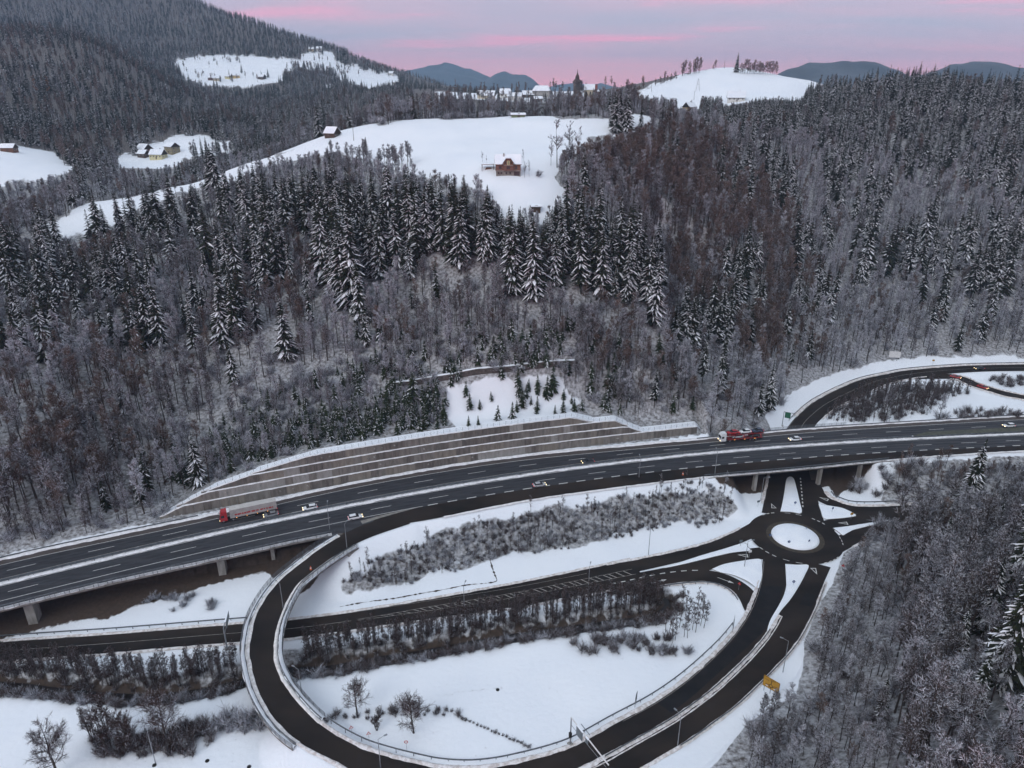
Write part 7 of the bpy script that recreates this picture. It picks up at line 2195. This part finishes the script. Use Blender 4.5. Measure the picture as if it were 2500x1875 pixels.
# yellow roundabout board
x0, y0 = unp(1865, 1688, 0); x1, y1 = unp(1892, 1704, 0)
rz = math.atan2(y1 - y0, x1 - x0); cxm, cym = (x0 + x1) / 2, (y0 + y1) / 2
yb = empty('yellow_sign', (cxm, cym, float(h_at(cxm, cym))), rz); tag(yb, 'yellow roundabout direction board beside the loop road', 'sign')
for xx in (-1.5, 0, 1.5): MB().box((xx, .1, 1.2), (.11, .11, 3.4)).build('post', POLE, yb)
pn = MB().box((0, 0, 2.9), (3.9, .09, 3.0)).build('panel', SIGN_Y, yb)
for a0, a1 in (((-1.9, 1.45), (1.9, 1.52)), ((-1.9, 4.28), (1.9, 4.35)), ((-1.9, 1.45), (-1.83, 4.35)), ((1.83, 1.45), (1.9, 4.35))):
    MB().box(((a0[0] + a1[0]) / 2, -.055, (a0[1] + a1[1]) / 2), (a1[0] - a0[0], .02, a1[1] - a0[1])).build('border', BLACK, pn)
mb = MB(); nn_ = 18
for i in range(nn_):
    t0, t1 = 6.283 * i / nn_, 6.283 * (i + 1) / nn_
    mb.poly([(.33 * math.cos(t0), -.06, 2.35 + .33 * math.sin(t0)), (.33 * math.cos(t1), -.06, 2.35 + .33 * math.sin(t1)), (.5 * math.cos(t1), -.06, 2.35 + .5 * math.sin(t1)), (.5 * math.cos(t0), -.06, 2.35 + .5 * math.sin(t0))], [(0, 1, 2, 3)])
mb.build('roundabout_symbol', BLACK, pn)
for c_, s_ in (((0, -.06, 3.25), (.14, .02, .85)), ((-.95, -.06, 2.35), (.85, .02, .13)), ((.95, -.06, 2.35), (.85, .02, .13)), ((0, -.06, 1.7), (.14, .02, .4)), ((0, -.06, 3.72), (.36, .02, .14))):
    MB().box(c_, s_).build('road_symbol', BLACK, pn)
for xx in (-.95, 1.0): MB().box((xx, -.06, 1.95), (.55, .02, .28)).build('white_field', SIGN_W, pn)
for xx, zz, w_ in ((-1.1, 3.55, .9), (1.05, 2.75, .8), (.3, 4.0, 1.4)):
    MB().box((xx, -.06, zz), (w_, .02, .1)).build('lettering', BLACK, pn)
for px, py, h, w_, rz, lab in [(1789, 1541, 4.6, 1.7, 1.25, 'tall grey back of a direction board inside the turning lane bend'), (1552, 1723, 4.0, 1.3, 1.15, 'grey back of a small direction board in the loop field')]:
    x, y = unp(px, py, 0); sg = empty('direction_board', (x, y, float(h_at(x, y))), rz); tag(sg, lab, 'sign')
    for xx in (-w_ * .35, w_ * .35): MB().box((xx, .08, h * .3), (.1, .1, h * .9)).build('post', POLE, sg)
    MB().box((0, 0, h * .68), (w_, .07, h * .62)).build('panel', SIGN_B, sg)


def small_sign(px, py, kind, label, rz=0.0, h=2.4, z0=None):
    x, y = unp(px, py, z0 or 0); zg = float(h_at(x, y)) if z0 is None else z0
    sg = empty('road_sign', (x, y, zg), rz); tag(sg, label, 'sign', 'small road signs')
    MB().tube((0, 0, -.4), (0, 0, h), .04, n=6).build('post', POLE, sg)
    if kind == 'tri':
        MB().prism([(-.5, h - .5), (.5, h - .5), (0, h + .38)], 'y', -.06, -.03).build('panel', SIGN_R, sg); MB().prism([(-.33, h - .41), (.33, h - .41), (0, h + .18)], 'y', -.075, -.061).build('panel_face', SIGN_W, sg)
    elif kind == 'disc':
        MB().tube((0, -.03, h), (0, -.07, h), .42, n=20).build('panel', SIGN_BL, sg); MB().box((0, -.08, h), (.4, .02, .1)).build('arrow', SIGN_W, sg)
    elif kind == 'red_disc':
        MB().tube((0, -.03, h), (0, -.07, h), .42, n=20).build('panel', SIGN_R, sg); MB().tube((0, -.071, h), (0, -.085, h), .3, n=20).build('panel_face', SIGN_W, sg)
    else:
        MB().box((0, -.05, h - .1), (1.0, .06, .8)).build('panel', SIGN_W if kind == 'white' else (SIGN_Y if kind == 'yellow' else SIGN_B), sg)
    return sg


small_sign(860, 1803, 'tri', 'first warning triangle sign inside the bottom of the loop', .5); small_sign(902, 1814, 'tri', 'second warning triangle sign inside the bottom of the loop', .3, 2.8); small_sign(993, 1832, 'red_disc', 'round red-rimmed sign inside the bottom of the loop', .1)
small_sign(1880, 1312, 'disc', 'blue round sign at the left rim of the roundabout island', -.6, 1.3); small_sign(1925, 1330, 'disc', 'blue round sign near the bottom of the roundabout island', 0, 1.3); small_sign(1974, 1328, 'disc', 'blue round sign at the lower right of the roundabout island', .5, 1.3); small_sign(1967, 1296, 'disc', 'blue round sign at the upper right of the roundabout island', .9, 1.3)
small_sign(1936, 1430, 'disc', 'round sign on the funnel-shaped snow island', 0, 1.6); small_sign(1940, 1236, 'disc', 'round sign on the tall island before the underpass', 0, 1.6); small_sign(2031, 1252, 'disc', 'round sign on the island by the east turning lane', .4, 1.8); small_sign(1829, 1362, 'white', 'white arrow sign at the tip of the long pointed island', .2, 2.6); small_sign(1807, 1336, 'grey', 'grey sign on the long pointed snow island', .2, 2.6)
small_sign(1850, 1236, 'grey', 'small grey sign on the verge left of the underpass road', .3, 2.2); small_sign(2077, 1268, 'yellow', 'small yellow sign between the eastern lanes', .2, 2.4); small_sign(2001, 1170, 'white', 'white sign beside the right bridge pier', 0, 3.0); small_sign(2276, 893, 'yellow', 'small yellow sign on the far bend', -.3, 3, 2.0); small_sign(2055, 1398, 'tri', 'give-way sign at the edge of the right-hand wood', 2.6); small_sign(1803, 1440, 'tri', 'give-way sign on the outer kerb of the turning lane', 2.4)
x, y, z = ground_hit(2182, 880)
bb = empty('billboard', (x, y, z), -.2); tag(bb, 'white billboard on the bank above the far bend', 'billboard')
for xx in (-1.4, 1.4): MB().box((xx, .1, 1.4), (.14, .14, 3.6)).build('post', POLE, bb)
MB().box((0, 0, 3.1), (5.2, .1, 3.2)).build('panel', SIGN_W, bb)


def gantry(name, base, tip, z0, ztop, label, panels, light=False, pr=.16):
    """cantilever: mast, twin arms, hung panels"""
    bxy, txy = np.array(base), np.array(tip); L_ = float(np.linalg.norm(txy - bxy)); rz = math.atan2(txy[1] - bxy[1], txy[0] - bxy[0])
    g = empty(name, (bxy[0], bxy[1], z0), rz); tag(g, label, 'gantry'); H_ = ztop - z0
    MB().tube((0, 0, -.5), (0, 0, H_), pr, pr * .8, 10).build('mast', POLE, g); MB().box((0, 0, .1), (1.0, 1.0, .3)).build('foot', CONC, g)
    MB().box((L_ / 2, 0, H_), (L_, .18, .22)).build('arm', SIGN_W if light else POLE, g); MB().tube((0, 0, H_ - 2.0), (L_ * .95, 0, H_ - 1.3), .05, n=6).build('stay', POLE, g)
    for c_, w_, h_, m_ in panels:
        pn_ = MB().box((c_, -.2, H_ - h_ * .45), (w_, .1, h_)).build('panel', m_, g); MB().box((c_, -.1, H_ + h_ * .05 + .05), (w_, .35, .1)).build('panel_snow', SNOW, pn_)
    return g


g = gantry('sign_gantry', unp(1392, 1817, 0), unp(1486, 1868, 7.6), 0, 7.6, 'long cantilever sign gantry over the loop road', [(3.4, 2.2, 2.4, SIGN_B), (6.0, .9, 1.2, SIGN_B)], True)
MB().box((.35, -.3, 3.2), (.5, .5, 1.3)).build('control_box', BLACK, g)
MB().box((4.2, .7, 7.9), (3.2, .12, .12)).build('light_bar', SIGN_B, g)
gantry('sign_gantry', unp(555, 1584, 0), unp(553, 1500, 6.4), 0, 6.4, 'cantilever sign gantry over the valley road left of ramp', [(4.4, 4.6, 2.0, SIGN_B)], pr=.2)
gantry('sign_gantry', unp(1909, 1040, .5), unp(1942, 1010, 7.0), .5, 7.0, 'sign gantry beside the road beyond the motorway bridge', [(1.6, 2.2, 2.6, GREEN_S)])
ORANGE = noisy('cone_orange', (.55, .09, .02), (.62, .12, .03), 3)
for px, py, z0, lab in [(759, 1391, 7.8, 'orange marker cone on the ramp deck'), (1667, 1160, 8.0, 'orange marker cone on the motorway shoulder')]:
    x, y = unp(px, py, z0); cn = empty('traffic_cone', (x, y, z0 + .01), 0); tag(cn, lab, 'cone')
    MB().box((0, 0, .04), (.75, .75, .08)).build('base', BLACK, cn); MB().tube((0, 0, .08), (0, 0, 1.25), .32, .05, 14).build('cone', ORANGE, cn); MB().tube((0, 0, .5), (0, 0, .75), .235, .178, 14).build('band', SIGN_W, cn)
for px, py, lab in [(377, 1869, 'dark manhole cover in the snow by the corner lamp'), (506, 1858, 'dark manhole cover in the snow below the ramp end'), (574, 1584, 'dark manhole cover beside the left gantry'), (1215, 1684, 'dark bare patch of stones in the loop field'), (608, 1872, 'dark manhole cover at the bottom edge under the ramp')]:
    x, y = unp(px, py, 0); zg = float(h_at(x, y))
    mh = MB().tube((x, y, zg - .1), (x, y, zg + .12), .45, .42, 14).build('manhole_cover', BLACK); tag(mh, lab, 'manhole')
# power poles on the bald hill and meadow
for px, py, h, lab in [(1703, 222, 12, 'A-shaped wooden power pole on the bald hill'), (1590, 225, 11, 'single power pole on the left flank of the bald hill'), (1768, 168, 9, 'power pole on the summit of the bald hill'), (864, 345, 8, 'wooden pole on the meadow beside the ridge barn'), (1694, 245, 9, 'pole above the yellow hill house')]:
    x, y, z = ground_hit(px, py); pp = empty('power_pole', (x, y, z - .2), 0); tag(pp, lab, 'pole')
    if 'A-shaped' in lab:
        for s_ in (-1, 1): MB().tube((s_ * 1.9, 0, -.3), (s_ * .3, 0, h), .16, .12, 6).build('leg', WALLS['wood'], pp)
        MB().box((0, 0, h * .55), (1.8, .14, .14)).build('brace', WALLS['wood'], pp)
    else:
        MB().tube((0, 0, -.3), (0, 0, h), .16, .11, 6).build('pole', WALLS['wood'], pp)
    MB().box((0, 0, h - .3), (1.6, .12, .12)).build('crossarm', WALLS['wood'], pp)

# ------------------------------------------------------------------ air
hm = bpy.data.materials.new('haze'); hm.use_nodes = True
hn, hl_ = hm.node_tree.nodes, hm.node_tree.links
for q in list(hn):
    if q.type == 'BSDF_PRINCIPLED': hn.remove(q)
pv = hn.new('ShaderNodeVolumePrincipled'); pv.inputs['Color'].default_value = (0.46, 0.72, 1.0, 1); pv.inputs['Density'].default_value = HAZE_D = 9.0e-5; pv.inputs['Anisotropy'].default_value = 0.0
ho = [q for q in hn if q.type == 'OUTPUT_MATERIAL'][0]; hl_.new(pv.outputs[0], ho.inputs['Volume'])
if HAZE_D > 0:
    hz = MB().box((0, 5250, 255), (26000, 11300, 530)).build('haze', hm); tag(hz, 'thin bluish winter haze filling the valley air', kind='stuff')
